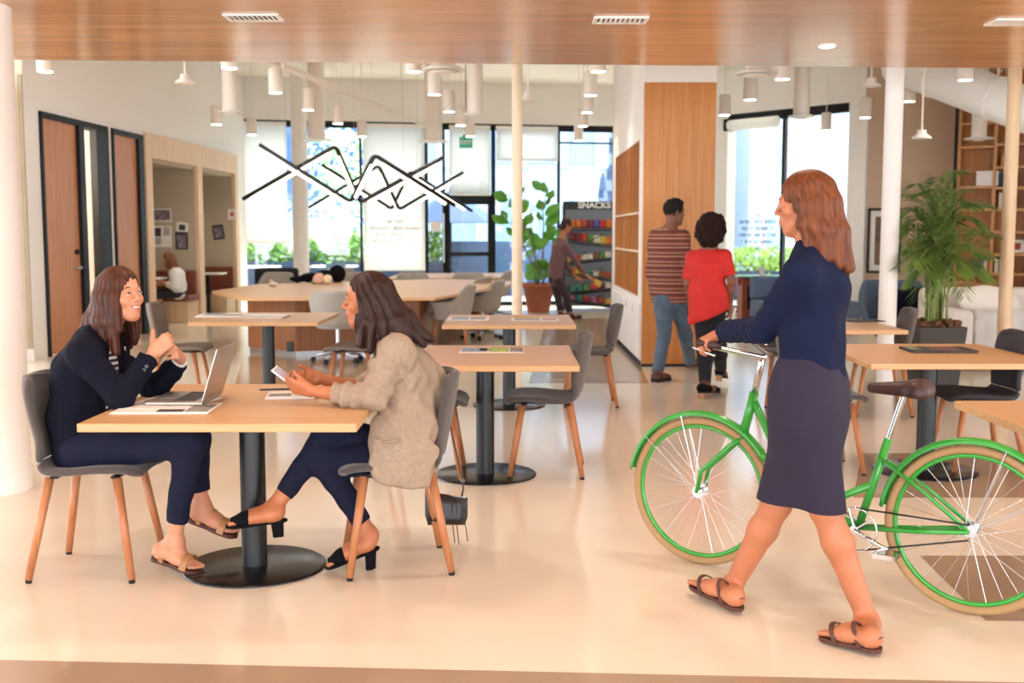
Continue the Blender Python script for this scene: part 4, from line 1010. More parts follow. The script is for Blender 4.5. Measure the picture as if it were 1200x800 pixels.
for u_ in ups:
    mb = MB(WK); mb.bx(u_, u_ + .045, 0, .36, 0, KH); mb.build('upright', M['oak_v'], root)
zs_left = [zK(1135, v) for v in (350, 322, 246, 220, 174, 147, 107)]
zs_right = [zK(1172, v) for v in (352, 321, 298, 272, 246, 221, 197, 171, 140, 108)]
for a, b_, zs in ((ups[0], ups[1], zs_left), (ups[1], ups[2], zs_right), (ups[2], ups[3], zs_right)):
    for z in zs:
        mb = MB(WK); mb.bx(a, b_ + .045, 0, .36, z - .02, z + .02); mb.build('shelf', M['oak_v'], root)
mb = MB(WK); mb.bx(0, Lk, -.02, .36, 0, .62); mb.build('base_cabinet', M['oak_v'], root, bevel=.004)
bk = [mat('book_%s' % w_, c, .6) for w_, c in (('navy', '#27304a'), ('cream', '#d8cbb6'), ('red', '#a03c30'), ('grey', '#8b8880'), ('teal', '#3c6a6c'), ('black', '#26242a'), ('tan', '#b08a5c'))]
bn = ['navy', 'cream', 'red', 'grey', 'teal', 'black', 'tan']
def shelf_books(a, z, ids, hs, where):
    s_ = a
    for k, ci in enumerate(ids):
        w = .035 + .012 * ((k * 7 + ci) % 3); hgt = hs * (.85 + .05 * ((k * 5 + ci) % 4))
        root = thing('book', '%s book standing %s, %s' % (bn[ci], where, ['first in row', 'second in row', 'third in row', 'fourth in row', 'fifth in row', 'sixth in row'][k]), 'book', WK @ Vector((s_, .1, z)), ka, 'books in the bookcase')
        mb = MB(WK); mb.bx(s_, s_ + w, .06, .24, z, z + hgt); mb.build('cover', bk[ci], root, bevel=.002)
        mb = MB(WK); mb.bx(s_ + .004, s_ + w - .004, .066, .243, z + .004, z + hgt + .001); mb.build('pages', M['paper'], root)
        s_ += w + .004
zr = sorted(zs_right); zl = sorted(zs_left)
shelf_books(ups[1] + .09, zr[4] + .02, [1, 3, 1, 3, 6], .27, 'on the shelf beside the white box')
shelf_books(ups[1] + .06, zr[5] + .02, [0, 0, 5, 0, 5, 0], .24, 'on the dark filled shelf')
shelf_books(ups[1] + .07, zr[1] + .02, [1, 3, 5, 1], .25, 'on the low shelf behind the palm')
shelf_books(ups[0] + .3, zl[1] + .02, [4, 0, 4, 1, 2], .25, 'on the wide low shelf behind the palm')
shelf_books(ups[2] + .1, zr[3] + .02, [2, 5, 6, 0, 3], .24, 'on the shelf right of the pipe column')
shelf_books(ups[2] + .1, zr[6] + .02, [5, 1, 0, 2], .25, 'on a high shelf right of the pipe column')
def shelf_box(label, a, b_, z, h, m, name='storage_box', cat='box', lidm=None):
    root = thing(name, label, cat, WK @ Vector((a, .1, z)), ka)
    mb = MB(WK); mb.bx(a, b_, .05, .3, z, z + h); mb.build('body', m, root, bevel=.006)
    mb = MB(WK); mb.bx(a - .006, b_ + .006, .044, .306, z + h, z + h + .03); mb.build('lid', lidm or m, root, bevel=.004)
shelf_box('white box on the wide shelf left of the dark books', ups[0] + .28, ups[0] + .60, zl[3] + .02, .2, M['white'])
shelf_box('amber box on the shelf above the dark books', ups[1] + .1, ups[1] + .3, zr[6] + .02, .16, M['panel'])
def vase(label, s_, z, h, r, m):
    root = thing('vase', label, 'vase', WK @ Vector((s_, .18, z)), ka)
    mb = MB(WK); mb.lathe([(r * .6, z), (r, z + h * .35), (r * .75, z + h * .65), (r * .32, z + h * .85)], n=20, c=(s_, .18, 0)); mb.build('body', m, root)
    mb = MB(WK); mb.lathe([(r * .32, z + h * .85), (r * .3, z + h * .95), (r * .45, z + h)], n=20, c=(s_, .18, 0)); mb.build('neck', m, root)
vase('dark bottle shaped vase high on the bookcase', ups[0] + .42, zl[5] + .02, .3, .09, M['dark'])
vase('dark ornament on the shelf above the amber box', ups[1] + .3, zr[8] + .02, .26, .08, M['dark'])
root = thing('picture_card', 'white card with a red print propped on the bookcase', 'picture', WK @ Vector((ups[1] + .35, .1, zr[2])), ka)
mb = MB(WK); mb.box((ups[1] + .36, .12, zr[2] + .13), (.24, .015, .2), Matrix.Rotation(-.15, 3, 'X')); mb.build('card', M['paper'], root)
mb = MB(WK); mb.box((ups[1] + .37, .108, zr[2] + .13), (.11, .006, .1), Matrix.Rotation(-.15, 3, 'X')); mb.build('print', bk[2], root)
# white sofa with cushion
Q = lambda u, v, Y: P(u, v, Y)
root = thing('white_sofa', 'white sofa with loose throw in front of the bookcase', 'sofa', (5.35, 12.6, 0))
mwht = mat('off_white_fabric', '#ddd5cc', .95, bump=.1, bscale=120)
xa, xb = P(1098, 350, 12.4).x, P(1215, 350, 12.4).x
mb = MB(); mb.bx(xa, xb + .6, 12.0, 12.9, .1, .42); mb.build('seat', mwht, root, bevel=.05)
mb = MB(); mb.bx(xa, xb + .6, 12.75, 13.05, .42, .86); mb.build('backrest', mwht, root, bevel=.08)
mb = MB(); mb.bx(xa - .02, xa + .24, 11.9, 13.0, .1, .66); mb.build('armrest', mwht, root, bevel=.07)
mb = MB(); mb.grid(lambda a, b: Vector((xa + .24 + a * .75 + .01 * math.sin(b * 17), 11.96 - .03 * b - .01 * math.sin(a * 34), .66 - .6 * b)), 24, 8); mb.build('throw', mat('striped_throw', '#cfcac6', .95, var=.12, vscale=3), root, solid=.02)
for a in (xa + .1, xb + .4):
    for b_ in (12.1, 12.9):
        mb = MB(); mb.cyl((a, b_, 0), (a, b_, .1), .025, n=8); mb.build('leg', M['dark'], root)
mb = MB(Matrix.Translation((xa + .62, 12.45, .70)) @ Matrix.Rotation(-.5, 4, 'X') @ Matrix.Rotation(.12, 4, 'Y'))
mb.ball((0, 0, 0), (.36, .1, .22), 24); mb.v = mb.v
tag(mb.build('cushion', mat('white_cushion', '#ece5dc', .95)), 'white cushion leaning on the white sofa', 'cushion')
# wooden lounge chair behind the sofa
cx_, cy_ = P(1133, 335, 15.0).x, 15.0
root = thing('round_wood_chair', 'curved wooden chair between the white sofa and the bookcase', 'chair', (cx_, cy_, 0))
mb = MB(); mb.tube([(cx_ + .38 * math.sin(-2 + 4 * k / 16), cy_ - .34 * math.cos(-2 + 4 * k / 16) , .80 + .02 * math.cos(k)) for k in range(17)], .04, n=10); mb.build('back_rail', M['leg'], root)
mb = MB(); mb.lathe([(.3, .42), (.32, .44), (.3, .47)], n=24, c=(cx_, cy_, 0)); mb.build('seat', M['brown_leather'], root)
for a in (-2, -.7, .7, 2):
    mb = MB(); mb.tube([(cx_ + .36 * math.sin(a), cy_ - .33 * math.cos(a), .8), (cx_ + .3 * math.sin(a), cy_ - .28 * math.cos(a), 0)], .022, n=8); mb.build('leg', M['leg'], root)
# wing armchair (slate blue) left of the palm
wx, wy = P(1058, 360, 13.2).x, 13.2
root = thing('wing_armchair', 'slate blue wing armchair behind the wide pipe column', 'armchair', (wx, wy, 0))
ms = mat('slate_blue_fabric', '#4c5a6e', .95, bump=.1, bscale=200)
def wf(a, b):
    t = -1.9 + 3.8 * a
    z = .34 + (.92 - .45 * max(0, abs(t) - .9) - .34) * b
    r = .36 + .08 * b
    return Vector((wx + r * math.sin(t) - .02, wy + .1 + r * math.cos(t) * .9, z))
mb = MB(); mb.grid(wf, 26, 8); mb.build('backrest', ms, root, solid=.07, sub=1)
mb = MB(); mb.lathe([(.3, .25), (.35, .3), (.35, .42), (.28, .46)], n=28, c=(wx, wy, 0)); mb.build('seat', ms, root)
for a in (-.22, .22):
    for b_ in (-.2, .2):
        mb = MB(); mb.cyl((wx + a, wy + b_, 0), (wx + a * .9, wy + b_ * .9, .26), .018, n=8); mb.build('leg', M['leg'], root)
mb = MB(Matrix.Translation((wx + .12, wy + .12, .66)) @ Matrix.Rotation(.3, 4, 'X')); mb.ball((0, 0, 0), (.24, .1, .2), 20); tag(mb.build('cushion', M['navy']), 'dark navy cushion in the slate blue wing armchair', 'cushion')

# ================================================================== PALM IN PLANTER
px, py = P(1095, 390, 10.4).x, 10.4
pz1 = .62
root = thing('potted_palm', 'tall bushy palm in a square charcoal planter by the wide pipe column', 'plant', (px, py, 0))
mb = MB(); w0, w1 = .17, .225
mb.add([(px + a * w0, py + b * w0, 0) for a, b in ((-1, -1), (1, -1), (1, 1), (-1, 1))] + [(px + a * w1, py + b * w1, pz1) for a, b in ((-1, -1), (1, -1), (1, 1), (-1, 1))], [(3, 2, 1, 0), (0, 1, 5, 4), (1, 2, 6, 5), (2, 3, 7, 6), (3, 0, 4, 7), (4, 5, 6, 7)]); mb.build('planter', M['planter'], root, bevel=.008)
mb = MB(); r = random.Random(2)
for k in range(170): mb.ball((px + r.uniform(-.19, .19), py + r.uniform(-.19, .19), pz1 + r.uniform(-.01, .045)), (r.uniform(.015, .04), r.uniform(.015, .04), r.uniform(.012, .03)), 8)
mb.build('moss', M['soil'], root)
tp_ = [(1100, 207, .2), (1125, 200, .1), (1062, 228, -.1), (1085, 240, .3), (1140, 238, 0), (1158, 240, .2), (1062, 262, .2), (1150, 262, -.2), (1055, 292, -.1), (1160, 300, .1), (1090, 275, -.45), (1120, 262, -.4), (1075, 315, -.35), (1140, 318, -.3), (1105, 300, -.5), (1062, 330, .1), (1165, 275, .3), (1078, 352, -.3), (1130, 345, .3), (1110, 232, .45), (1095, 222, -.3), (1050, 275, .3), (1128, 290, -.55), (1085, 300, .4), (1052, 250, .1), (1070, 300, .35), (1145, 285, .4), (1110, 320, -.5), (1160, 325, -.1), (1058, 312, -.4), (1135, 222, .3), (1098, 250, .5), (1075, 215, .2)]
mbs = MB()
for i, (u, v, dy) in enumerate(tp_):
    r = random.Random(i)
    tip = P(u, v, py + dy); b0 = Vector((px + r.uniform(-.09, .09), py + r.uniform(-.09, .09), pz1))
    h = tip.z - pz1
    out = Vector((tip.x - b0.x, tip.y - b0.y, 0))
    path = []
    zz_ = max(.35, h * 1.12)
    for k in range(13):
        t = k / 12
        path.append(b0 + out * (t ** 2.2) * 1.0 + Vector((0, 0, h * t + .32 * math.sin(PI * t ** 1.4) * (1 if h > .3 else 1.6))))
    mbs.tube(path, [.009 * (1 - .75 * k / 12) for k in range(13)], n=6)
    m = MB()
    NL = 30
    for k in range(NL):
        t = .42 + .58 * k / (NL - 1); f = t * 12; a = min(int(f), 11); c = path[a].lerp(path[a + 1], f - a); tg = (path[a + 1] - path[a]).normalized()
        sd = tg.cross(Vector((0, 0, 1))); sd = sd.normalized() if sd.length > .05 else Vector((1, 0, 0))
        L = .29 * math.sin(PI * min(1, .18 + .8 * (k / NL))) ** .8 + .04
        for s_ in (-1, 1):
            dd = (sd * s_ * .85 + tg * .75 + Vector((0, 0, r.uniform(-.25, .15)))).normalized()
            wv = dd.cross(sd * s_ * .2 + Vector((0, 0, 1))).normalized() * .0115
            p1 = c + dd * L * .5 + Vector((0, 0, -.015)); p2 = c + dd * L + Vector((0, 0, -.07 * L / .25))
            m.add([c, p1 + wv, p2, p1 - wv], [(0, 1, 2, 3)], 0, True)
    m.build('frond', M['leaf'], root)
mbs.build('stems', M['stem'], root)

# ================================================================== FIDDLE-LEAF FIG
fy = 21.0; fx = P(631, 350, fy).x
root = thing('potted_fig', 'fig tree with big light green leaves in a terracotta pot', 'plant', (fx, fy, 0))
mb = MB(); mb.lathe([(.2, 0), (.3, .48), (.33, .48), (.33, .55), (.29, .55), (.28, .5)], n=32, c=(fx, fy, 0)); mb.build('pot', M['terracotta'], root)
mb = MB(); mb.lathe([(.28, .49), (.27, .51), (.02, .52)], n=24, c=(fx, fy, 0)); mb.build('soil', M['soil'], root)
branches = [[(631, 335), (627, 300), (618, 270), (600, 245), (597, 225)], [(633, 335), (636, 300), (637, 265), (636, 240), (641, 222)], [(630, 335), (622, 305), (612, 285), (604, 268), (594, 258)], [(634, 335), (645, 305), (650, 285), (653, 275)]]
mbs = MB(); lf = []
for i, br in enumerate(branches):
    pts = [P(u, v, fy + .12 * (i - 1.5) * k / 3) for k, (u, v) in enumerate(br)]
    pts[0] = Vector((fx + .04 * (i - 1.5), fy, .5))
    mbs.tube(pts, [.022 - .004 * k for k in range(len(pts))], n=8)
    for k in range(1, len(pts)):
        for s_ in range(4 if k > 1 else 2): lf.append((pts[k - 1].lerp(pts[k], .25 + .25 * s_), (pts[k] - pts[k - 1]).normalized(), i * 50 + k * 7 + s_))
mbs.build('stem', M['bark'], root)
for c, tg, sd in lf:
    r = random.Random(sd); a = r.uniform(0, 2 * PI)
    o = Vector((math.cos(a), math.sin(a) * .8, r.uniform(.1, .9))).normalized(); L = r.uniform(.2, .34); W = L * .36
    s_ = o.cross(Vector((r.uniform(-.5, .5), -.8, .5))).normalized(); nn = o.cross(s_)
    m = MB()
    def lfn(p, q):
        w = W * math.sin(PI * min(1, .06 + .94 * q)) ** .75 * (.75 + .45 * q)
        x = (p * 2 - 1)
        return c + o * (.05 + L * q) + s_ * (w * x) + nn * (.035 * x * x - .06 * q * q)
    m.tube([c, c + o * .06], .004, n=5); m.grid(lfn, 4, 8)
    m.build('leaf', M['leaf2'], root)
# ================================================================== SMOOTH-BLEND BODIES
def npv(v): return np.array([v[0], v[1], v[2]], dtype=np.float32)
class Body:
    """smooth union / cut of round shapes, meshed on a grid"""
    def __init__(s): s.ops = []; s.lo = np.full(3, 1e9); s.hi = np.full(3, -1e9); s.disp = None
    def _bb(s, a, r):
        s.lo = np.minimum(s.lo, npv(a) - r); s.hi = np.maximum(s.hi, npv(a) + r)
    def _push(s, fn, op, k): s.ops.append((fn, op, k))
    def cap(s, a, b, ra, rb=None, k=.02, op='u', endcut=False, startcut=False, rings=None, q=None):
        """tapered limb from a to b; q=(lateral vector, factor) flattens/widens it"""
        rb = ra if rb is None else rb
        A, B = npv(a), npv(b); d = B - A; L = float(np.linalg.norm(d)) + 1e-9; d = d / L
        if q is not None:
            lat = npv(q[0]); lat = lat - d * lat.dot(d); lat = lat / (np.linalg.norm(lat) + 1e-9); qf = q[1]
        def fn(p):
            w = p - A; t = w @ d; tc = np.clip(t / L, 0, 1)
            w = w - np.outer(tc * L, d)
            if q is not None:
                x = w @ lat; w = w + np.outer(x * (1 / qf - 1), lat)
            r = ra + (rb - ra) * tc
            if rings is not None: r = r + rings[0] * np.sin(t * rings[1] + rings[2]) * np.clip(tc * 6, 0, 1)
            dist = np.sqrt((w * w).sum(1)) - r
            if q is not None and qf < 1: dist = dist * qf if qf > .5 else dist * .5
            if endcut: dist = np.maximum(dist, t - L)
            if startcut: dist = np.maximum(dist, -t)
            return dist
        s._push(fn, op, k)
        if op == 'u':
            f = 1 if q is None else max(1, q[1])
            s._bb(a, ra * f); s._bb(b, rb * f)
        return s
    def ell(s, c, r, R=None, k=.02, op='u'):
        C = npv(c); rr = np.array(r, dtype=np.float32); RM = np.array(R, dtype=np.float32) if R is not None else np.eye(3, dtype=np.float32)
        def fn(p):
            w = (p - C) @ RM
            k0 = np.sqrt(((w / rr) ** 2).sum(1)); k1 = np.sqrt(((w / (rr * rr)) ** 2).sum(1))
            return k0 * (k0 - 1) / (k1 + 1e-9)
        s._push(fn, op, k)
        if op == 'u': s._bb(c, max(r))
        return s
    def plane(s, c, n, op='i', k=.004):
        C = npv(c); N = npv(Vector(n).normalized())
        s._push(lambda p: (p - C) @ N, op, k); return s
    def chain(s, pts, rs, k=.02, q=None, **kw):
        for i in range(len(pts) - 1): s.cap(pts[i], pts[i + 1], rs[i], rs[i + 1], k=k, q=q, **kw)
        return s
    def _fold(s, ds, ops):
        d = None
        for v, (fn, op, k) in zip(ds, ops):
            if d is None: d = v if op == 'u' else np.full_like(v, 9.0); 
            elif op == 'u':
                h = np.maximum(k - np.abs(d - v), 0) / k; d = np.minimum(d, v) - h * h * k * .25
            elif op == 's':
                h = np.maximum(k - np.abs(d + v), 0) / k; d = np.maximum(d, -v) + h * h * k * .25
            else:
                h = np.maximum(k - np.abs(d - v), 0) / k; d = np.maximum(d, v) + h * h * k * .25
        return d
    def mesh(s, h):
        lo = s.lo - 4 * h - .02; n = np.ceil((s.hi + .02 - lo) / h).astype(int) + 5
        Bk = 14
        nb = np.ceil(n / Bk).astype(int); n = nb * Bk
        G = np.full(tuple(n), 1.0, dtype=np.float32)
        ii = np.stack(np.meshgrid(*[np.arange(k) for k in nb], indexing='ij'), -1).reshape(-1, 3)
        cen = (lo + (ii * Bk + (Bk - 1) / 2) * h).astype(np.float32)
        D = np.stack([fn(cen) for fn, _, _ in s.ops])
        R = Bk * h * .5 * 1.733 + .004
        tot = s._fold(list(D), s.ops)
        isU = np.array([op == 'u' for _, op, _ in s.ops])
        isI = np.array([op == 'i' for _, op, _ in s.ops])
        dmin = D[isU].min(0)
        off = np.stack(np.meshgrid(*[np.arange(Bk)] * 3, indexing='ij'), -1).reshape(-1, 3) * h
        need = (dmin < R * 1.25 + .03) & (np.abs(tot) < R * 1.6 + .05)
        G_in = (~need) & (tot < 0)
        for b in np.nonzero(G_in)[0]:
            x, y, z = ii[b] * Bk; G[x:x + Bk, y:y + Bk, z:z + Bk] = -1
        for b in np.nonzero(need)[0]:
            use = (isU & (D[:, b] < dmin[b] + 2 * R + .05)) | ((~isU) & (~isI) & (D[:, b] < R + .05)) | isI
            ops = [o for o, u_ in zip(s.ops, use) if u_]
            x, y, z = ii[b] * Bk
            p = (lo + np.array([x, y, z]) * h + off).astype(np.float32)
            d = s._fold([fn(p) for fn, _, _ in ops], ops)
            if s.disp is not None: d = d + s.disp(p)
            G[x:x + Bk, y:y + Bk, z:z + Bk] = d.reshape(Bk, Bk, Bk)
        return surface_net(G, lo, h)
def surface_net(G, lo, h):
    ins = G < 0
    c = np.zeros(tuple(k - 1 for k in G.shape), dtype=np.int8)
    cs = [(i, j, k) for i in (0, 1) for j in (0, 1) for k in (0, 1)]
    sl = lambda o: tuple(slice(o[a], G.shape[a] - 1 + o[a]) for a in range(3))
    for o in cs: c += ins[sl(o)]
    act = np.argwhere((c > 0) & (c < 8))
    idx = np.full(c.shape, -1, dtype=np.int32); idx[tuple(act.T)] = np.arange(len(act))
    acc = np.zeros((len(act), 3), dtype=np.float64); cnt = np.zeros(len(act))
    for a in range(3):
        o1, o2 = [x for x in range(3) if x != a]
        for i in (0, 1):
            for j in (0, 1):
                e0 = np.zeros(3, int); e0[o1] = i; e0[o2] = j; e1 = e0.copy(); e1[a] = 1
                d0 = G[tuple((act + e0).T)]; d1 = G[tuple((act + e1).T)]
                m = (d0 < 0) != (d1 < 0)
                t = np.where(m, d0 / np.where(d0 == d1, 1, d0 - d1), 0)
                pt = e0[None, :] + np.zeros((len(act), 3)); pt[:, a] = t
                acc[m] += pt[m]; cnt[m] += 1
    V = lo + (act + acc / np.maximum(cnt, 1)[:, None]) * h
    F_ = []
    for a in range(3):
        o1, o2 = (a + 1) % 3, (a + 2) % 3
        s0 = [slice(None)] * 3; s1 = [slice(None)] * 3
        s0[a] = slice(0, -1); s1[a] = slice(1, None)
        x = ins[tuple(s0)] != ins[tuple(s1)]
        e = np.argwhere(x)
        e = e[(e[:, o1] > 0) & (e[:, o2] > 0) & (e[:, o1] < c.shape[o1]) & (e[:, o2] < c.shape[o2])]
        if not len(e): continue
        q = []
        for d1, d2 in ((-1, -1), (0, -1), (0, 0), (-1, 0)):
            k = e.copy(); k[:, o1] += d1; k[:, o2] += d2; q.append(idx[tuple(k.T)])
        q = np.stack(q, 1)
        fl_ = ~ins[tuple(e.T)]
        q[fl_] = q[fl_][:, ::-1]
        F_.append(q)
    Fq = np.concatenate(F_)
    Fq = Fq[(Fq >= 0).all(1)]
    return V, Fq
def noise3(amp, freq, seed, stretch=(1, 1, 1)):
    r = np.random.default_rng(seed); W = r.normal(size=(6, 3)) * freq * np.array(stretch); ph = r.uniform(0, 6.28, 6)
    W = W.astype(np.float32)
    return lambda p: amp * np.sin(p @ W.T + ph.astype(np.float32)).sum(1) / 2.4
def net_object(name, body, h, mats, parent, matfn=None, smooth_iter=1):
    V, Q = body.mesh(h)
    # one light relaxing pass against the grid texture
    for _ in range(smooth_iter):
        acc = np.zeros_like(V); n = np.zeros(len(V))
        for a, b in ((0, 1), (1, 2), (2, 3), (3, 0)):
            np.add.at(acc, Q[:, a], V[Q[:, b]]); np.add.at(acc, Q[:, b], V[Q[:, a]]); np.add.at(n, Q[:, a], 1); np.add.at(n, Q[:, b], 1)
        V = V * .5 + .5 * acc / np.maximum(n, 1)[:, None]
    W = np.array(world_of(parent).inverted()) if parent is not None else np.eye(4)
    VL = V @ W[:3, :3].T + W[:3, 3]
    me = bpy.data.meshes.new(name)
    me.vertices.add(len(VL)); me.vertices.foreach_set('co', VL.astype(np.float32).ravel())
    me.loops.add(Q.size); me.loops.foreach_set('vertex_index', Q.astype(np.int32).ravel())
    me.polygons.add(len(Q)); me.polygons.foreach_set('loop_start', np.arange(0, Q.size, 4, dtype=np.int32)); me.polygons.foreach_set('loop_total', np.full(len(Q), 4, dtype=np.int32))
    mats = mats if isinstance(mats, (list, tuple)) else [mats]
    for m in mats: me.materials.append(m)
    me.update(calc_edges=True); me.validate()
    if len(me.polygons) == len(Q):
        me.polygons.foreach_set('use_smooth', np.ones(len(Q), dtype=bool))
        if matfn is not None:
            me.polygons.foreach_set('material_index', matfn(V[Q].mean(1)).astype(np.int32))
    else: me.shade_smooth()
    o = bpy.data.objects.new(name, me); COL.objects.link(o)
    if parent is not None: o.parent = parent
    return o

# ------------------------------------------------------------------ anatomy
class Frame:
    def __init__(s, c, f, up=(0, 0, 1), sc=1.0):
        s.c = Vector(c); s.f = Vector(f).normalized(); u = Vector(up); s.r = s.f.cross(u).normalized(); s.u = s.r.cross(s.f).normalized(); s.sc = sc
        s.R = Matrix((s.r, s.f, s.u)).transposed()
    def __call__(s, x, y, z): return s.c + (s.r * x + s.f * y + s.u * z) * s.sc
def head(B, H, neck, smile=0.0, nose=1.0, neck_r=.052):
    s = H.sc
    B.ell(H(0, -.014, .032), (.073 * s, .093 * s, .086 * s), H.R, k=.02)
    B.ell(H(0, .026, -.036), (.0555 * s, .060 * s, .081 * s), H.R, k=.03)
    B.cap(H(-.008, .070, -.099), H(.008, .070, -.099), .0165 * s, k=.028)
    B.cap(H(-.045, .03, -.075), H(-.012, .06, -.098), .020 * s, .018 * s, k=.025); B.cap(H(.045, .03, -.075), H(.012, .06, -.098), .020 * s, .018 * s, k=.025)
    for a in (-1, 1):
        B.ell(H(a * .040, .058, -.024), (.026 * s, .024 * s, .022 * s), H.R, k=.022)
        B.ell(H(a * .074, -.012, -.012), (.010 * s, .020 * s, .032 * s), H.R, k=.008)
    B.cap(H(-.030, .080, .024), H(.030, .080, .024), .010 * s, k=.016)
    for a in (-1, 1): B.ell(H(a * .031, .100, .004), (.019 * s, .019 * s, .013 * s), H.R, k=.014, op='s')
    B.cap(H(0, .086, .014), H(0, .104 + .004 * nose, -.024), .0070 * s, .0094 * s, k=.012)
    for a in (-1, 1): B.ell(H(a * .0105, .094, -.0285), (.0072 * s, .009 * s, .0070 * s), H.R, k=.008)
    # mouth
    w = .021 + .007 * smile
    B.ell(H(0, .076, -.060), (.030 * s, .020 * s, .024 * s), H.R, k=.02)
    for a in (-1, 1):
        B.cap(H(a * w, .081, -.058 + .006 * smile), H(0, .0965, -.0555), .0032 * s, .0058 * s, k=.006)
        B.cap(H(a * w, .081, -.060 + .006 * smile), H(0, .0955, -.0675 - .004 * smile), .0032 * s, .0066 * s, k=.006)
        if smile: B.ell(H(a * .036, .070, -.034), (.018 * s, .016 * s, .014 * s), H.R, k=.014)
        B.cap(H(0, .103, -.0605 - .002 * smile), H(a * w, .086, -.0585 + .006 * smile), (.0022 + .0035 * smile) * s, .0016 * s, k=.003, op='s')
    for a in (-1, 1):    # lids
        B.ell(H(a * .031, .0795, .005), (.0165 * s, .0125 * s, .0115 * s), H.R, k=.006)
        B.cap(H(a * .031 - .012, .0925, .0035), H(a * .031 + .012, .0925, .0035), .0030 * s, k=.002, op='s')
    B.cap(H(0, -.022, -.06), neck, neck_r * s, neck_r * s * 1.08, k=.03)
def face_parts(root, H, iris, browm, lipm=None, smile=0.0, lash=True):
    s = H.sc
    for a in (-1, 1):
        mb = MB(); mb.ball(H(a * .031, .0795, .004), .0122 * s, 16); e = mb.build('eye', M['eye_w'], root)
        mb = MB(); mb.ball(H(a * .031 + .0005, .0848, .0035), .0074 * s, 14); mb.build('iris', iris, e)
        mb = MB(); mb.tube([H(a * .031 + a * x, .0865 - 9 * max(0, x) ** 2 * 1.2 + .001, .0255 + .004 - 14 * (x + .0) ** 2 + .001) for x in (-.016, -.008, 0, .010, .020)], [.0014, .0024, .0026, .0022, .001], n=6); mb.build('eyebrow', browm, root)
        if lash:
            mb = MB(); mb.tube([H(a * .031 + a * x, .0925 - 14 * x * x, .0085 - 16 * x * x) for x in (-.013, -.006, 0, .007, .014)], [.0008, .0013, .0016, .0015, .0009], n=6); mb.build('eyelash', M['brow'], root)
    if smile:
        mb = MB(); mb.tube([H(x, .0955 - 22 * x * x, -.0612 + 9 * x * x) for x in (-.021, -.011, 0, .011, .021)], [.001, .0040, .0050, .0040, .001], n=8); mb.build('teeth', M['teeth'], root)
def hand(B, wrist, d, t, side, curls, thumb=(.5, .8, .35), sc=1.0, spread=.0, k=.007, tcurl=.3):
    """wrist; d towards the knuckles; t towards the thumb side; side=+1/-1 picks the palm direction; curls: per finger (mcp,pip,dip)"""
    d = Vector(d).normalized(); t = Vector(t); t = (t - d * t.dot(d)).normalized(); n = d.cross(t)
    n = n * side if isinstance(side, (int, float)) else (n if n.dot(Vector(side)) > 0 else -n)
    w = Vector(wrist)
    offs = (.0275, .0095, -.009, -.0265); lens = (.070, .078, .073, .056); start = (.088, .092, .088, .080)
    tips = []
    for i in range(4):
        b0 = w + (d * .012 + t * offs[i] * .62) * sc; b1 = w + (d * start[i] + t * offs[i]) * sc
        B.cap(b0, b1, .0150 * sc, .0108 * sc, k=.016)
        c = curls[i] if isinstance(curls[0], (tuple, list)) else curls
        a = 0; p = b1; L = lens[i] * sc; r = (.0094, .0097, .0092, .0082)[i] * sc
        sd = (d + t * spread * (1.5 - i)).normalized()
        for sg, (fl_, cu) in enumerate(zip((.46, .30, .24), c)):
            a += cu; q = p + (sd * math.cos(a) + n * math.sin(a)) * L * fl_
            B.cap(p, q, r, r * .91, k=.003 if sg else .006); r *= .91; p = q
        tips.append(p)
    p = w + (d * .022 + t * .022 + n * .006) * sc; dirv = (t * thumb[0] + d * thumb[1] + n * thumb[2]).normalized()
    q = p + dirv * .044 * sc; B.cap(w + (d * .012 + t * .012) * sc, q, .0155 * sc, .0115 * sc, k=.012)
    d2 = (dirv + n * tcurl - t * .25 * tcurl).normalized(); q2 = q + d2 * .032 * sc; B.cap(q, q2, .0110 * sc, .0098 * sc, k=.005)
    d3 = (d2 + n * tcurl * .8).normalized(); q3 = q2 + d3 * .026 * sc; B.cap(q2, q3, .0098 * sc, .0078 * sc, k=.003)
    B.ell(w + (d * .045 + n * .010 + t * .016) * sc, (.018 * sc, .018 * sc, .018 * sc), k=.02)
    tips.append(q3)
    return tips
def foot(B, ankle, heel, toe, sc=1.0, leg_r=.034, toes=True):
    """heel and toe are points on the sole line (underside of the bare foot)"""
    heel = Vector(heel); toe = Vector(toe); d = (toe - heel); L = d.length; d.normalize(); an = Vector(ankle)
    up = Vector((0, 0, 1)); up = (up - d * up.dot(d)).normalized(); lat = d.cross(up)
    hc = heel + d * .028 + up * .028
    B.ell(hc, (.029 * sc,) * 3, k=.025)
    B.cap(an, hc + up * .012, leg_r * .95, .028, k=.03)
    ball = heel + d * L * .70 + up * .019
    B.cap(an - up * .012 + d * .012, heel + d * L * .55 + up * .030, leg_r * 1.0, .024, k=.035, q=(lat, 1.2))
    B.cap(hc + d * .02, ball, .026, .019, k=.03, q=(lat, 1.45))
    B.cap(heel + d * L * .5 + up * .03, ball, .024, .018, k=.03, q=(lat, 1.8))
    if toes:
        for i, (o, l) in enumerate(((-.026, 1.0), (-.009, 1.0), (.006, .965), (.019, .925), (.030, .87))):
            b0 = ball + lat * o * .9; b1 = heel + d * L * (l - .035) + lat * o + up * .010
            B.cap(b0, b1, .012 if i == 0 else .0095, .0105 if i == 0 else .0078, k=.006)
    return d, up, lat
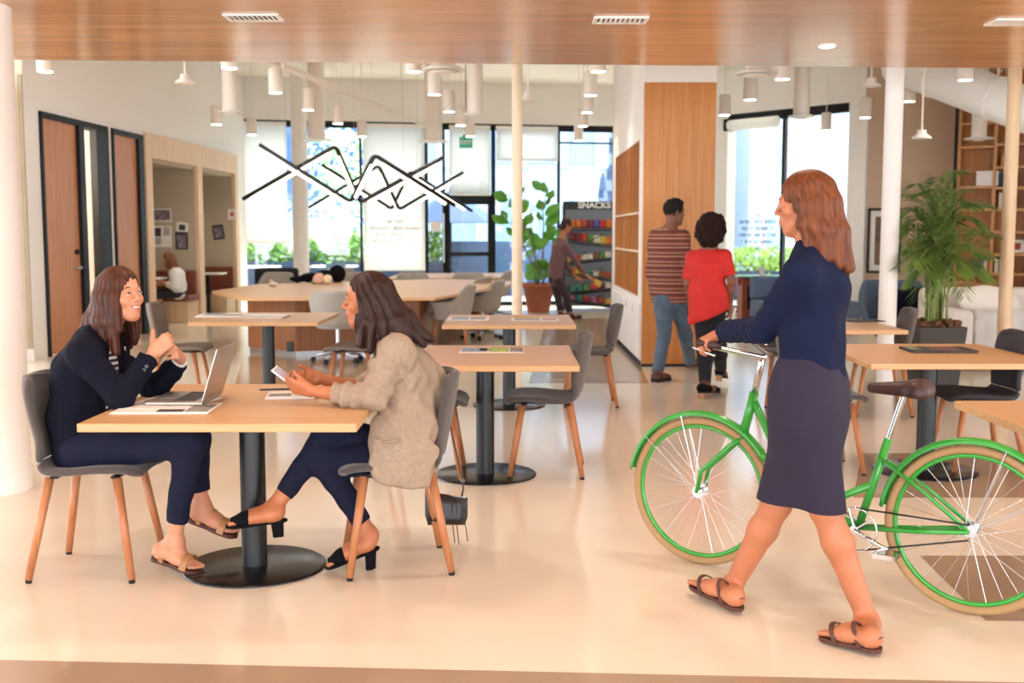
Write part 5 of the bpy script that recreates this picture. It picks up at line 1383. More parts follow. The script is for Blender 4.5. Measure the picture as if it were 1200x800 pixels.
def sole(name, heel, toe, up, w, thick, m, parent, drop=0.0, heel_w=None, gap=0.0):
    """flat shoe sole under the line heel-toe"""
    heel = Vector(heel); toe = Vector(toe); d = (toe - heel); L = d.length; d.normalize(); up = Vector(up); up = (up - d * up.dot(d)).normalized(); lat = d.cross(up)
    hw = heel_w or w * .72
    def half(t):
        a = hw + (w - hw) * max(0, min(1, (t - .2) / .45)); a *= 1 - .16 * math.exp(-((t - .42) / .14) ** 2)
        e = 1.0
        if t < .12: e = math.sqrt(max(0, 1 - ((.12 - t) / .12) ** 2))
        if t > .78: e = math.sqrt(max(0, 1 - ((t - .78) / .22) ** 2))
        return a * e
    N = 22; mb = MB(); pts = []
    ts = [k / N for k in range(N + 1)]
    top = [heel - d * .008 + d * (L + .016) * t for t in ts]
    ring = [(p, half(t)) for p, t in zip(top, ts)]
    poly = [p + lat * h for p, h in ring] + [p - lat * h for p, h in ring[::-1]]
    lo = [p - up * (thick + gap) for p in poly]; hi = [p - up * gap for p in poly]; n = len(poly)
    mb.add(lo + hi, [(i, (i + 1) % n, n + (i + 1) % n, n + i) for i in range(n)] + [tuple(range(n))[::-1], tuple(range(n, 2 * n))])
    return mb.build(name, m, parent)
def strap(name, parent, m, heel, toe, up, t, half_w, height, width=.011, t2=None, over=1.0):
    """band arching over the foot at fraction t of its length"""
    heel = Vector(heel); toe = Vector(toe); d = (toe - heel); L = d.length; d.normalize(); up = Vector(up); up = (up - d * up.dot(d)).normalized(); lat = d.cross(up)
    t2 = t if t2 is None else t2; pts = []
    for k in range(15):
        a = PI * k / 14
        pts.append(heel + d * L * (t + (t2 - t) * math.sin(a)) + lat * half_w * math.cos(a) + up * (height * math.sin(a) ** .8 - .004))
    mb = MB(); n = len(pts); vs = []
    for i, p in enumerate(pts):
        tg = (pts[min(i + 1, n - 1)] - pts[max(i - 1, 0)]).normalized(); nn = tg.cross(d).normalized(); bb = nn.cross(tg).normalized()
        for a, b in ((-1, -1), (1, -1), (1, 1), (-1, 1)): vs.append(p + bb * width * a + nn * .0022 * b)
    mb.add(vs, [(i * 4 + k, i * 4 + (k + 1) % 4, i * 4 + 4 + (k + 1) % 4, i * 4 + 4 + k) for i in range(n - 1) for k in range(4)] + [(3, 2, 1, 0), tuple((n - 1) * 4 + k for k in range(4))], 0, False)
    return mb.build(name, m, parent, bevel=.001)
# ================================================================== PEOPLE
def mid(a, b, t): return Vector(a).lerp(Vector(b), t)
def hair_long(H, ends, cap_r=(.083, .101, .092), face=((0, .118, -.035), (.066, .078, .12)), r0=.024, r1=.020, part=True, wave=0.0, fold=26, seed=1, depth=.0028):
    """ends: list of (angle deg from straight back, radial distance at the tip, drop below eye level, forward shift)"""
    B = Body(); s = H.sc
    B.ell(H(0, -.018, .036), tuple(x * s for x in cap_r), H.R, k=.02)
    for j, (a, rad, drop, fw) in enumerate(ends):
        t = math.radians(a); sx, cx_ = math.sin(t), -math.cos(t)
        p = [H(sx * .062, cx_ * .078 - .016, .055), H(sx * .080, cx_ * .094 - .016, -.01), H(sx * (.6 * .085 + .4 * rad) , cx_ * (.6 * .097 + .4 * rad) - .014 + fw * .4, -.01 - .45 * (drop - .01)), H(sx * rad, cx_ * rad - .01 + fw, -drop)]
        if wave: p[2] = p[2] + H.r * wave * math.sin(j * 2.1) ; p[3] = p[3] + H.r * wave * math.cos(j * 1.7) + H.f * wave * math.sin(j)
        B.chain(p, [r0 * s, (r0 + .003) * s, (r0 + .004) * s, r1 * s], k=.024)
    if face: B.ell(H(*face[0]), tuple(x * s for x in face[1]), H.R, k=.012, op='s')
    C = npv(H.c); R = np.array(H.R, dtype=np.float32); nz = noise3(1.6, 16, seed)
    def disp(p):
        w = (p - C) @ R; th = np.arctan2(w[:, 0], -w[:, 1] + .02)
        top = np.clip((.10 - w[:, 2]) / .05, .25, 1)
        d = depth * np.sin(th * fold + nz(p) * (1 + 18 * wave) + w[:, 2] * 6) * top
        if part: d = d + .006 * np.exp(-(w[:, 0] / .006) ** 2) * (w[:, 2] > .06) * (w[:, 1] > -.06)
        return d.astype(np.float32)
    B.disp = disp
    return B

def PW(u, v, Y): return P(u, v, Y - .1)
# ------------------------------------------------------------------ woman in the navy blazer
W1 = thing('person', 'seated woman in navy blazer with long brown hair, hands clasped, smiling', 'person', (-1.75, 4.9, 0))
lat = Vector((.33, .94, 0)).normalized(); fwd = Vector((.93, -.33, .15)).normalized()
H1 = Frame(PW(142, 344, 4.92), (.86, -.52, .03), (-.06, .0, 1), .97)
nb = PW(119, 396, 4.93); ch = PW(106, 432, 4.93); wa = PW(97, 485, 4.92); pv = PW(101, 522, 4.91)
shR, elR, wrR = PW(97, 413, 4.75), PW(141, 467, 4.73), PW(179, 414, 4.86)
shL, elL, wrL = PW(124, 412, 5.10), PW(181, 458, 5.10), PW(212, 420, 5.02)
hpR, knR, anR = PW(92, 528, 4.82), PW(222, 519, 4.79), PW(204, 634, 4.84)
hpL, knL, anL = PW(92, 526, 5.00), PW(229, 514, 5.00), PW(235, 590, 5.00)
heR, toR = PW(180, 651, 4.86), PW(235, 668, 4.80)
heL, toL = PW(223, 606, 5.01), PW(277, 626, 4.97)
B = Body(); head(B, H1, nb, smile=1.0, neck_r=.05)
B.chain([nb, ch, wa, pv], [.05, .085, .08, .09], k=.05, q=(lat, 1.45))
B.cap(shR, shL, .045, k=.05)
for a, b, c in ((shR, elR, wrR), (shL, elL, wrL)): B.chain([a, b, c], [.045, .036, .024], k=.02)
hand(B, wrR, (.66, .30, .62), (-.52, .1, .85), -1, ((.95, .95, .5), (1.05, 1.0, .5), (1.1, 1.05, .5), (1.15, 1.05, .5)), thumb=(.75, .55, .35), sc=.96)
hand(B, wrL, (-.02, -.85, .42), (-.3, .3, .9), (-1, -.2, 0), ((.45, 1.05, .5), (.5, 1.1, .5), (.55, 1.15, .5), (.6, 1.15, .5)), thumb=(.5, .8, .3), sc=.96)
for h_, k_, a_ in ((hpR, knR, anR), (hpL, knL, anL)): B.chain([h_, k_, a_], [.07, .05, .033], k=.03)
fR = foot(B, anR, heR, toR); fL = foot(B, anL, heL, toL)
def mf1(c):
    w = (c - npv(H1.c)) @ np.array(H1.R) / H1.sc
    ax = np.abs(w[:, 0]); lip = (ax < .028) & (w[:, 1] > .078) & (np.abs(w[:, 2] + .0625 - 10 * ax * ax) < .0108 - .30 * ax)
    return lip.astype(int)
net_object('body', B, .0036, [M['skin1'], M['lip1']], W1, mf1)
face_parts(W1, H1, M['iris'], M['brow'], smile=1.0)
ends = [(-92, .085, .225, -.03), (-72, .105, .25, -.05), (-55, .13, .24, -.06), (-35, .19, .235, -.06), (-15, .22, .225, -.06), (5, .22, .22, -.06), (25, .19, .225, -.06), (45, .14, .23, -.04), (65, .11, .24, -.02), (85, .10, .245, .0), (105, .095, .25, .035), (122, .080, .15, .01)]
hb1 = hair_long(H1, ends, face=((0, .122, -.04), (.064, .080, .125)), seed=4, r0=.022)
hb1.ell(H1(-.055, .112, -.06), (.075, .098, .15), H1.R, k=.012, op='s')
net_object('hair', hb1, .004, M['hair1'], W1)
# striped top under the blazer
B = Body(); B.chain([mid(nb, ch, .15), ch, wa], [.055, .108, .104], k=.05, q=(lat, 1.35)); B.cap(ch + fwd * .03, wa + fwd * .03, .09, k=.04)
net_object('striped_top', B, .007, stripes('black_white_stripes', [(0, '#e6e0da'), (.5, '#1c1c26')], 2, .024), W1)
# blazer
B = Body()
B.cap(shR - lat * -.02, shL - lat * .02, .068, k=.05); B.chain([mid(nb, ch, .25), ch, wa, pv + Vector((0, 0, -.02))], [.085, .122, .115, .12], k=.05, q=(lat, 1.42))
B.ell(mid(ch, wa, .2) - fwd * .045, (.11, .15, .13), Frame((0, 0, 0), fwd).R, k=.06)
B.cap(nb - fwd * .03 + Vector((0, 0, .005)), mid(nb, ch, .4), .066, .09, k=.04, q=(lat, 1.2))
for a, b, c, s_ in ((shR, elR, wrR, 0), (shL, elL, wrL, 1)):
    B.cap(a, b, .066, .054, k=.03, rings=(.0022, 70, 0)); B.cap(b, mid(b, c, .90), .055, .045, k=.025, endcut=True, rings=(.002, 90, 1))
vn0 = nb + fwd * .09 + Vector((0, 0, .04)); vn1 = wa + fwd * .15
B.cap(vn0, vn1, .062, .022, k=.006, op='s', q=(lat, .9))
B.plane(pv + Vector((0, 0, -.09)), (0, 0, -1))
n1 = noise3(.0028, 26, 3); B.disp = n1
bz = net_object('blazer', B, .0045, M['navy'], W1)
# lapels: two folded bands beside the opening
for s_ in (-1, 1):
    mb = MB()
    a0 = nb + lat * .055 * s_ + Vector((0, 0, .035)) - fwd * .01; a1 = mid(nb, ch, .55) + fwd * .118 + lat * .062 * s_; a2 = wa + fwd * .124 + lat * .018 * s_
    pts = [a0, mid(a0, a1, .5) + fwd * .03, a1, mid(a1, a2, .5) + fwd * .012, a2]; wd = [.026, .034, .044, .03, .006]
    vs = []
    for p, w_ in zip(pts, wd):
        o = (lat * s_ * .95 - fwd * .25); vs += [p + fwd * .006, p + o * w_ + fwd * .010]
    mb.add(vs, [(2 * i, 2 * i + 1, 2 * i + 3, 2 * i + 2) for i in range(4)], 0, True); mb.build('lapel', M['navy'], bz, solid=.006, sub=1)
for t_ in (.72, .8):
    mb = MB(); c = mid(elR, wrR, t_) + Vector((.015, -.046, -.012)); mb.cyl(c, c + Vector((.002, -.006, 0)), .008, n=14); mb.build('button', mat('dark_button', '#2a2a33', .4), bz)
# white cuff edge at the far wrist
mb = MB(); c0 = mid(elL, wrL, .86); c1 = mid(elL, wrL, .95); mb.cyl(c0, c1, .038, .036, n=20); mb.build('shirt_cuff', M['paper'], W1)
# jeans
B = Body(); B.ell(pv + Vector((.02, 0, .0)), (.13, .175, .105), None, k=.05)
for h_, k_, a_ in ((hpR, knR, anR), (hpL, knL, anL)):
    B.cap(h_, k_, .088, .064, k=.035, rings=(.0015, 60, 0)); B.cap(k_, mid(k_, a_, .80), .063, .046, k=.03, endcut=True, rings=(.0016, 55, 2))
B.disp = noise3(.0022, 24, 8)
net_object('jeans', B, .005, M['jeans'], W1)
# sandals
for he, to, (d_, up_, la_), far in ((heR, toR, fR, 0), (heL, toL, fL, 1)):
    so = sole('sandal_sole', he, to, up_, .046, .016, M['brown_leather'], W1, heel_w=.032)
    strap('sandal_strap', so, M['tan_leather'], he, to, up_, .74, .052, .058, .017)
    strap('sandal_strap', so, M['tan_leather'], he, to, up_, .22, .036, .080, .0085, t2=.44)
    strap('sandal_strap', so, M['tan_leather'], he, to, up_, .28, .034, .046, .007, t2=-.01)
    mb = MB(); c = he + d_ * .055 - la_ * .036 + up_ * .062; mb.box(c, (.016, .006, .018), Frame((0, 0, 0), d_, up_).R); mb.build('buckle', mat('brass', '#c9a25a', .3, metal=.9), so)

# ------------------------------------------------------------------ woman in the beige blazer
W2 = thing('person', 'seated woman in beige linen blazer with dark hair, looking at a phone', 'person', (-.5, 4.95, 0))
lat = Vector((.10, -.99, 0)).normalized(); fwd = Vector((-.98, -.10, .12)).normalized()
H2 = Frame(PW(430, 351, 4.93), (-1, -.14, -.07), (-.05, 0, 1), .97)
nb = PW(463, 397, 4.94); ch = PW(475, 440, 4.94); wa = PW(480, 495, 4.95); pv = PW(478, 538, 4.95)
shL, elL, wrL = PW(466, 412, 4.76), PW(436, 467, 4.73), PW(366, 458, 4.82)
shR, elR, wrR = PW(458, 412, 5.10), PW(432, 460, 5.12), PW(374, 443, 5.03)
hpR, knR, anR = PW(474, 528, 5.03), PW(386, 505, 4.92), PW(318, 598, 4.78)
hpL, knL, anL = PW(474, 538, 4.86), PW(380, 541, 4.89), PW(433, 626, 4.90)
heR, toR = PW(333, 608, 4.78), PW(268, 615, 4.74)
heL, toL = PW(441, 641, 4.89), PW(384, 663, 4.85)
B = Body(); head(B, H2, nb, nose=.8, neck_r=.05)
B.chain([nb, ch, wa, pv], [.05, .085, .08, .09], k=.05, q=(lat, 1.45)); B.cap(shR, shL, .045, k=.05)
for a, b, c in ((shR, elR, wrR), (shL, elL, wrL)): B.chain([a, b, mid(b, c, .35), c], [.043, .037, .038, .024], k=.02)
hand(B, wrL, (-.93, .10, .20), (.0, -.42, .9), 1, ((.45, .75, .5), (.5, .8, .5), (.55, .85, .5), (.6, .9, .5)), thumb=(.30, .95, .30), sc=.98)
hand(B, wrR, (-.9, -.30, .0), (-.1, .25, .95), -1, ((.5, .9, .5), (.7, 1.0, .6), (.8, 1.0, .6), (.9, 1.0, .6)), thumb=(.4, .85, .5), sc=.98)
for h_, k_, a_ in ((hpR, knR, anR), (hpL, knL, anL)): B.chain([h_, k_, a_], [.07, .05, .034], k=.03)
fR = foot(B, anR, heR, toR); fL = foot(B, anL, heL, toL)
def mf2(c):
    w = (c - npv(H2.c)) @ np.array(H2.R) / H2.sc
    return ((np.abs(w[:, 0]) < .022) & (w[:, 1] > .080) & (np.abs(w[:, 2] + .0615) < .0110 - .32 * np.abs(w[:, 0]))).astype(int)
net_object('body', B, .0036, [M['skin2'], M['lip2']], W2, mf2)
face_parts(W2, H2, M['iris'], M['brow'])
ends = [(-126, .082, .12, .0), (-112, .098, .19, .01), (-95, .11, .215, -.01), (-75, .125, .225, -.04), (-55, .15, .225, -.06), (-35, .175, .215, -.07), (-15, .185, .20, -.08), (5, .185, .195, -.08), (25, .18, .20, -.08), (45, .16, .215, -.07), (65, .135, .225, -.05), (85, .115, .225, -.02), (105, .10, .215, .01), (120, .088, .15, .0)]
net_object('hair', hair_long(H2, ends, cap_r=(.086, .104, .095), face=((0, .122, -.026), (.14, .10, .116)), wave=.010, fold=19, seed=9, depth=.0042), .0042, M['hair2'], W2)
B = Body(); B.chain([mid(nb, ch, .2), ch, wa], [.055, .106, .105], k=.05, q=(lat, 1.3)); B.cap(ch + fwd * .035, wa + fwd * .03, .085, k=.04)
net_object('top', B, .007, mat('off_white_top', '#d8cfc6', .9), W2)
B = Body()
B.cap(shR + lat * -.0, shL - lat * .01, .066, k=.05); B.chain([mid(nb, ch, .25), ch, wa, pv + Vector((0, 0, -.03))], [.085, .122, .118, .135], k=.05, q=(lat, 1.36))
B.ell(mid(ch, wa, .35) - fwd * .035, (.12, .15, .16), Frame((0, 0, 0), fwd).R, k=.06)
B.cap(nb - fwd * .025 + Vector((0, 0, .0)), mid(nb, ch, .4), .064, .09, k=.04, q=(lat, 1.2))
for a, b, c, e in ((shR, elR, wrR, .34), (shL, elL, wrL, .66)):
    B.cap(a, b, .068, .060, k=.03, rings=(.0055, 85, 0)); B.cap(b, mid(b, c, e), .060, .050, k=.025, endcut=True, rings=(.006, 110, 1))
# near hem panel hanging beside the seat
B.cap(PW(470, 500, 4.80), PW(466, 553, 4.76), .075, .07, k=.05, q=(Vector((1, 0, 0)), 1.75)); B.cap(PW(485, 480, 4.84), PW(490, 540, 4.80), .08, .06, k=.05)
B.cap(PW(474, 520, 4.735), PW(468, 566, 4.725), .018, .012, k=.03, q=(Vector((1, 0, 0)), 7.5))
B.cap(nb + fwd * .09 + Vector((0, 0, .05)), wa + fwd * .17, .064, .045, k=.006, op='s', q=(lat, .9))
B.plane(PW(470, 571, 4.75), (0, 0, -1))
na, nb2 = noise3(.0062, 19, 5, (1, 1, .7)), noise3(.0036, 44, 6, (1, 1, .45)); B.disp = lambda p: na(p) + nb2(p)
bz = net_object('blazer', B, .0045, M['linen'], W2)
for s_ in (-1, 1):
    mb = MB()
    a0 = nb + lat * .055 * s_ + Vector((0, 0, .03)) - fwd * .01; a1 = mid(nb, ch, .5) + fwd * .122 + lat * .062 * s_; a2 = wa + fwd * .128 + lat * .045 * s_
    pts = [a0, mid(a0, a1, .5) + fwd * .035, a1, mid(a1, a2, .5) + fwd * .012, a2]; wd = [.026, .036, .046, .03, .006]; vs = []
    for p, w_ in zip(pts, wd):
        o = (lat * s_ * .95 - fwd * .25); vs += [p + fwd * .006, p + o * w_ + fwd * .010]
    mb.add(vs, [(2 * i, 2 * i + 1, 2 * i + 3, 2 * i + 2) for i in range(4)], 0, True); mb.build('lapel', M['linen'], bz, solid=.006, sub=1)
mb = MB(); pa = PW(448, 519, 4.70); pb = PW(468, 514, 4.70); mb.tube([pa, mid(pa, pb, .5) + Vector((0, -.004, -.003)), pb], .0065, n=8); mb.build('pocket_welt', M['linen'], bz)
B = Body(); B.ell(pv + Vector((-.02, 0, .0)), (.13, .175, .10), None, k=.05)
for h_, k_, a_, e in ((hpR, knR, anR, .80), (hpL, knL, anL, .84)):
    B.cap(h_, k_, .086, .064, k=.03, rings=(.0015, 60, 0)); B.cap(k_, mid(k_, a_, e), .062, .042, k=.03, endcut=True, rings=(.0018, 60, 2))
B.disp = noise3(.0022, 24, 8)
net_object('jeans', B, .005, M['jeans'], W2)
for he, to, (d_, up_, la_) in ((heR, toR, fR), (heL, toL, fL)):
    he2 = he - d_ * .006
    so = sole('mule_sole', he2, to + d_ * .006, up_, .046, .010, M['suede'], W2, heel_w=.031)
    L = (to - he).length
    U = Body(); bl = he + d_ * L * .70 + up_ * .022
    U.cap(he + d_ * L * .42 + up_ * .036, bl, .034, .027, k=.03, q=(la_, 1.42)); U.cap(bl, he + d_ * L * .98 + up_ * .012, .027, .017, k=.02, q=(la_, 1.75))
    U.plane(he + d_ * L * .47, -d_ + up_ * .35); U.plane(he + d_ * L * .965, d_); U.plane(he - up_ * .004, -up_)
    net_object('mule_upper', U, .0035, M['suede'], so)
    hb = he + d_ * .03 - up_ * .008
    dn = -up_ if he is heR else Vector((0, 0, -1)); drop = .065 if he is heR else max(.03, hb.z)
    fr = Frame((0, 0, 0), d_, up_)
    mb = MB(); e = hb + dn * drop
    vs = [p + d_ * a * .026 * s_ + la_ * b * .027 * s_ for p, s_ in ((hb, 1), (e, .86)) for a, b in ((-1, -1), (1, -1), (1, 1), (-1, 1))]
    mb.add(vs, [(3, 2, 1, 0), (4, 5, 6, 7), (0, 1, 5, 4), (1, 2, 6, 5), (2, 3, 7, 6), (3, 0, 4, 7)]); mb.build('block_heel', M['suede'], so, bevel=.004)
# phone in her hands
root = thing('smartphone', 'white smartphone held by the woman in beige', 'phone', PW(335, 443, 4.86))
pd = (PW(345, 450, 4.88) - PW(325, 435, 4.88)).normalized(); pl_ = Vector((.25, .95, .1)); pl_ = (pl_ - pd * pl_.dot(pd)).normalized(); pn = pd.cross(pl_).normalized(); RM = Matrix((pl_, pd, pn)).transposed()
mb = MB(); mb.box(PW(336, 442.5, 4.88), (.07, .14, .008), RM); ph = mb.build('case', M['white'], root, bevel=.003)
pn2 = pn if pn.z > 0 else -pn
mb = MB(); mb.box(PW(336, 442.5, 4.88) + pn2 * .0043, (.062, .126, .001), RM); mb.build('display', mat('phone_display', '#b9b6c8', .15), root)

# handbag hanging from the back of her chair
root = thing('handbag', 'small black leather handbag hanging behind the chair of the woman in beige', 'bag', P(522, 596, 5.12))
def bp_(u, v, dy=0): return P(u, v, 5.12 + dy)
mb = MB()
def bagf(sgn):
    def f(a, b):
        e = (1 - (2 * a - 1) ** 6) * (1 - abs(2 * b - 1) ** 5)
        ax_ = (a - .5) * (1 - .14 * max(0, b - .7) / .3 * abs(2 * a - 1)) + .5
        c = bp_(498 + 50 * ax_, 579 + 36 * b + 4 * (a - .5) * 2 * (1 - b))
        return c + Vector((0, sgn * .05 * e * (.6 + .4 * b), 0))
    return f
mb.grid(bagf(-1), 14, 10); mb.grid(bagf(1), 14, 10); mb.build('body', M['bagleather'], root)
mb = MB(); mb.tube([bp_(500, 578.5), bp_(520, 580), bp_(546, 583)], .0045, n=6); mb.build('zip', M['steel'], root)
mb = MB(); mb.tube([bp_(541, 582), bp_(543, 572), bp_(542, 562), bp_(530, 510), bp_(519, 452, .02), bp_(512, 446, .0), bp_(505, 500, .0), bp_(500, 578)], .004, n=6); mb.build('strap', M['bagleather'], root)
mb = MB(); mb.tube([bp_(542, 563) + Vector((.008 * math.cos(k), 0, .008 * math.sin(k))) for k in [j * .8 for j in range(8)]], .002, n=5, closed=True); mb.build('ring', M['steel'], root)
for k, (u, v0, v1) in enumerate(((530, 612, 636), (535, 613, 638), (545, 612, 634))):
    mb = MB(); mb.tube([bp_(u, v0 - 20, -.04), bp_(u, v0, -.04), bp_(u + 3, v1, -.035)], .0022, n=5); mb.build('tassel', M['bagleather'], root)

# ------------------------------------------------------------------ standing and smaller figures
def figure(label, J, cm, h=.007, cat='person'):
    """J: joints of one person; cm: materials"""
    root = thing('person', label, cat, J['at'])
    H = Frame(J['head'], J['face'], J.get('hup', (0, 0, 1)), J.get('hs', 1.0))
    lat = Vector(J['lat']).normalized(); nb, ch, wa, pv = J['neck'], J['chest'], J['waist'], J['pelvis']
    B = Body(); head(B, H, nb)
    sw = J.get('w', 1.45)
    B.chain([nb, ch, wa, pv], [.05, .085, .08, .09], k=.05, q=(lat, sw)); B.cap(J['arms'][0][0], J['arms'][1][0], .05, k=.05)
    for a, b, c, d_, t_, sd, cu in J['arms']:
        B.chain([a, b, mid(b, c, .35), c], [.044, .038, .037, .026], k=.02); hand(B, c, d_, t_, sd, cu)
    feet = []
    for hp, kn, an, he, to in J['legs']:
        B.chain([hp, kn, mid(kn, an, .3), an], [.078, .055, .055, .036], k=.03); feet.append(foot(B, an, he, to, toes=J.get('toes', False), leg_r=.036))
    net_object('body', B, h, cm['skin'], root)
    face_parts(root, H, M['iris'], cm.get('brow', M['brow']), lash=False)
    return root, H, feet

# cyclist -----------------------------------------------------------
hd = Vector((-.82, .57, 0)).normalized(); lf = Vector((-hd.y, hd.x, 0))      # heading and her left
cx0 = P(948, 470, 4.15)
gripL = Vector((.795, 4.55, 1.03)); gripR = Vector((1.115, 5.01, 1.03))
pvC = Vector((cx0.x + .0, 4.15, .90)); waC = pvC + Vector((.01, 0, .20)); chC = pvC + Vector((.015, 0, .38)); nbC = pvC + Vector((.005, .01, .53))
heA, toA = PZ(1031, 760, .03), PZ(963, 742, .02)
heB = PZ(868, 712, .03); toB = PZ(812, 682, .05)
J = dict(at=(1.05, 4.15, 0), head=nbC + Vector((-.035, .02, .165)), face=(-.86, .30, -.12), hs=.97, lat=lf, neck=nbC, chest=chC, waist=waC, pelvis=pvC,
         arms=[(chC + lf * .165 + Vector((0, 0, .06)), mid(chC + lf * .165, gripL, .47) + Vector((.03, -.05, -.045)), gripL + Vector((.085, .02, .045)), (-.75, -.1, -.3), (.1, .8, .1), (0, 0, -1), (.75, .9, .6)),
               (chC - lf * .165 + Vector((0, 0, .06)), mid(chC - lf * .165, gripR, .47) + Vector((.05, 0, -.07)), gripR + Vector((.02, -.085, .045)), (-.1, .85, -.25), (-.8, -.1, .1), (0, 0, -1), (.75, .9, .6))],
         legs=[(pvC + lf * .08, P(966, 594, 4.03), P(1018, 730, 3.97), heA, toA), (pvC - lf * .08, P(910, 590, 4.22), P(857, 690, 4.36), heB, toB)], toes=True)
CY, HC, fC = figure('woman in navy jacket and dark skirt walking beside the green bicycle', J, dict(skin=M['skin4']), h=.0045)
ends = [(-100, .085, .17, -.01), (-70, .095, .22, -.02), (-45, .10, .25, -.025), (-20, .105, .27, -.03), (5, .105, .27, -.03), (30, .10, .26, -.025), (55, .098, .24, -.02), (80, .09, .2, -.01), (105, .085, .15, .0)]
net_object('hair', hair_long(HC, ends, cap_r=(.084, .104, .094), face=((0, .12, -.035), (.067, .078, .12)), fold=22, seed=12), .005, M['hair4'], CY)
B = Body(); a0, a1 = J['arms'][0], J['arms'][1]
B.cap(a0[0], a1[0], .062, k=.05); B.chain([mid(nbC, chC, .35), chC, waC, pvC + Vector((0, 0, .0))], [.08, .115, .100, .13], k=.05, q=(lf, 1.4))
B.cap(nbC, mid(nbC, chC, .4), .062, .08, k=.04, q=(lf, 1.2))
for a in (a0, a1): B.cap(a[0], a[1], .060, .052, k=.03, rings=(.003, 80, 0)); B.cap(a[1], mid(a[1], a[2], .94), .052, .042, k=.02, endcut=True, rings=(.003, 90, 1))
B.plane(pvC + Vector((0, 0, -.015)), (0, 0, -1)); B.disp = noise3(.004, 22, 15)
net_object('jacket', B, .0055, mat('navy_blue_jacket', '#121a36', .9, var=.1, vscale=20, spec=.2), CY)
B = Body(); B.cap(pvC + Vector((0, 0, .07)), pvC + Vector((0, .0, -.10)), .110, .135, k=.04, q=(lf, 1.3))
for hp, kn, an, he, to in J['legs']: B.cap(hp, mid(hp, kn, 1.05), .105, .076, k=.10)
B.cap(pvC + Vector((0, 0, -.1)), pvC + Vector((-.02, .02, -.5)), .115, .115, k=.07, q=(lf, 1.15)); B.plane(Vector((0, 0, .455)), (0, 0, -1))
n2 = noise3(.004, 12, 19, (1.6, 1.6, .2)); B.disp = n2
net_object('skirt', B, .0055, mat('plum_navy_skirt', '#221c33', .88, var=.08, vscale=18), CY)
for he, to, (d_, up_, la_) in ((heA, toA, fC[0]), (heB, toB, fC[1])):
    so = sole('sandal_sole', he, to, up_, .043, .015, M['brown_leather'], CY, heel_w=.032)
    strap('sandal_strap', so, M['brown_leather'], he, to, up_, .64, .048, .056, .009, t2=.78)
    strap('sandal_strap', so, M['brown_leather'], he, to, up_, .26, .036, .078, .008, t2=.42)
    strap('sandal_strap', so, M['brown_leather'], he, to, up_, .3, .034, .046, .007, t2=-.01)

# man in the plaid shirt ---------------------------------------------
def shoe(root, he, to, up, m, solem, thick=.02, top=.06):
    he, to = Vector(he), Vector(to); d = (to - he); L = d.length; d.normalize(); up = Vector(up); la = d.cross(up)
    U = Body(); U.ell(he + d * .035 + up * .035, (.042, .042, .045), k=.03); U.cap(he + d * .03 + up * .03, he + d * L * .75 + up * .022, .036, .03, k=.03, q=(la, 1.3)); U.cap(he + d * L * .7 + up * .022, he + d * L + up * .016, .03, .022, k=.02, q=(la, 1.5))
    U.plane(he - up * .002, -up)
    s_ = net_object('shoe', U, .006, m, root); sole('shoe_sole', he - d * .01, to + d * .02, up, .05, thick, solem, s_, heel_w=.04)
YM = 11.2
hM = Vector((.45, .89, 0)).normalized(); lM = Vector((-hM.y, hM.x, 0))
def pm(u, v, dy=0): return P(u, v, YM + dy)
heA, toA = PZ(766, 445, .025), PZ(766, 445, .025) + Vector((.17, .17, 0)); heB = PZ(806, 428, .05); toB = heB + Vector((.14, .2, .0))
J = dict(at=(1.62, YM, 0), head=pm(790, 249), face=(.9, .4, -.05), hs=1.05, lat=lM, neck=pm(785, 270), chest=pm(783, 290), waist=pm(782, 325), pelvis=pm(784, 350), w=1.6,
         arms=[(pm(768, 277, .08), pm(763, 320, .05), pm(768, 352, .12), (.25, .2, -1), (.6, .6, .1), 1, (.3, .4, .3)), (pm(801, 277, -.1), pm(806, 318, -.1), pm(808, 350, -.02), (.25, .2, -1), (.5, .8, .1), -1, (.3, .4, .3))],
         legs=[(pm(778, 352), pm(778, 396, .05), pm(771, 437, -.05), heA, toA), (pm(793, 352), pm(803, 392, .2), pm(809, 424, .75), heB, toB)])
MA, HM, fM = figure('man with short dark hair in a striped rust shirt and faded jeans, walking away', J, dict(skin=M['skin3']))
B = Body(); B.ell(HM(0, -.016, .038), (.082 * 1.05, .100 * 1.05, .09 * 1.05), HM.R); B.ell(HM(0, .02, .09), (.06, .075, .05), HM.R, k=.03); B.ell(HM(0, .125, -.035), (.075, .075, .105), HM.R, k=.01, op='s'); B.plane(HM(0, 0, -.055), -HM.u)
B.disp = noise3(.005, 90, 21); net_object('hair', B, .006, M['hair3'], MA)
B = Body(); a0, a1 = J['arms']; B.cap(a0[0], a1[0], .068, k=.05); B.chain([mid(J['neck'], J['chest'], .4), J['chest'], J['waist'], J['pelvis'] + Vector((0, 0, -.0))], [.09, .13, .125, .135], k=.05, q=(lM, 1.45)); B.cap(J['neck'], J['chest'], .06, .08, k=.04)
for a in (a0, a1): B.cap(a[0], a[1], .062, .055, k=.03); B.cap(a[1], mid(a[1], a[2], .7), .055, .046, k=.02, endcut=True)
B.plane(J['pelvis'] + Vector((0, 0, -.04)), (0, 0, -1)); B.disp = noise3(.005, 16, 22)
net_object('shirt', B, .008, stripes('rust_stripes', [(0, '#6e3428'), (.30, '#b08a70'), (.38, '#7d3d2e'), (.62, '#3c2524'), (.74, '#84453a'), (.94, '#c2a58c')], 2, .09), MA)
B = Body(); B.ell(J['pelvis'], (.15, .13, .12), k=.05)
for hp, kn, an, he, to in J['legs']: B.cap(hp, kn, .098, .07, k=.04); B.cap(kn, mid(kn, an, .97), .07, .058, k=.03, endcut=True)
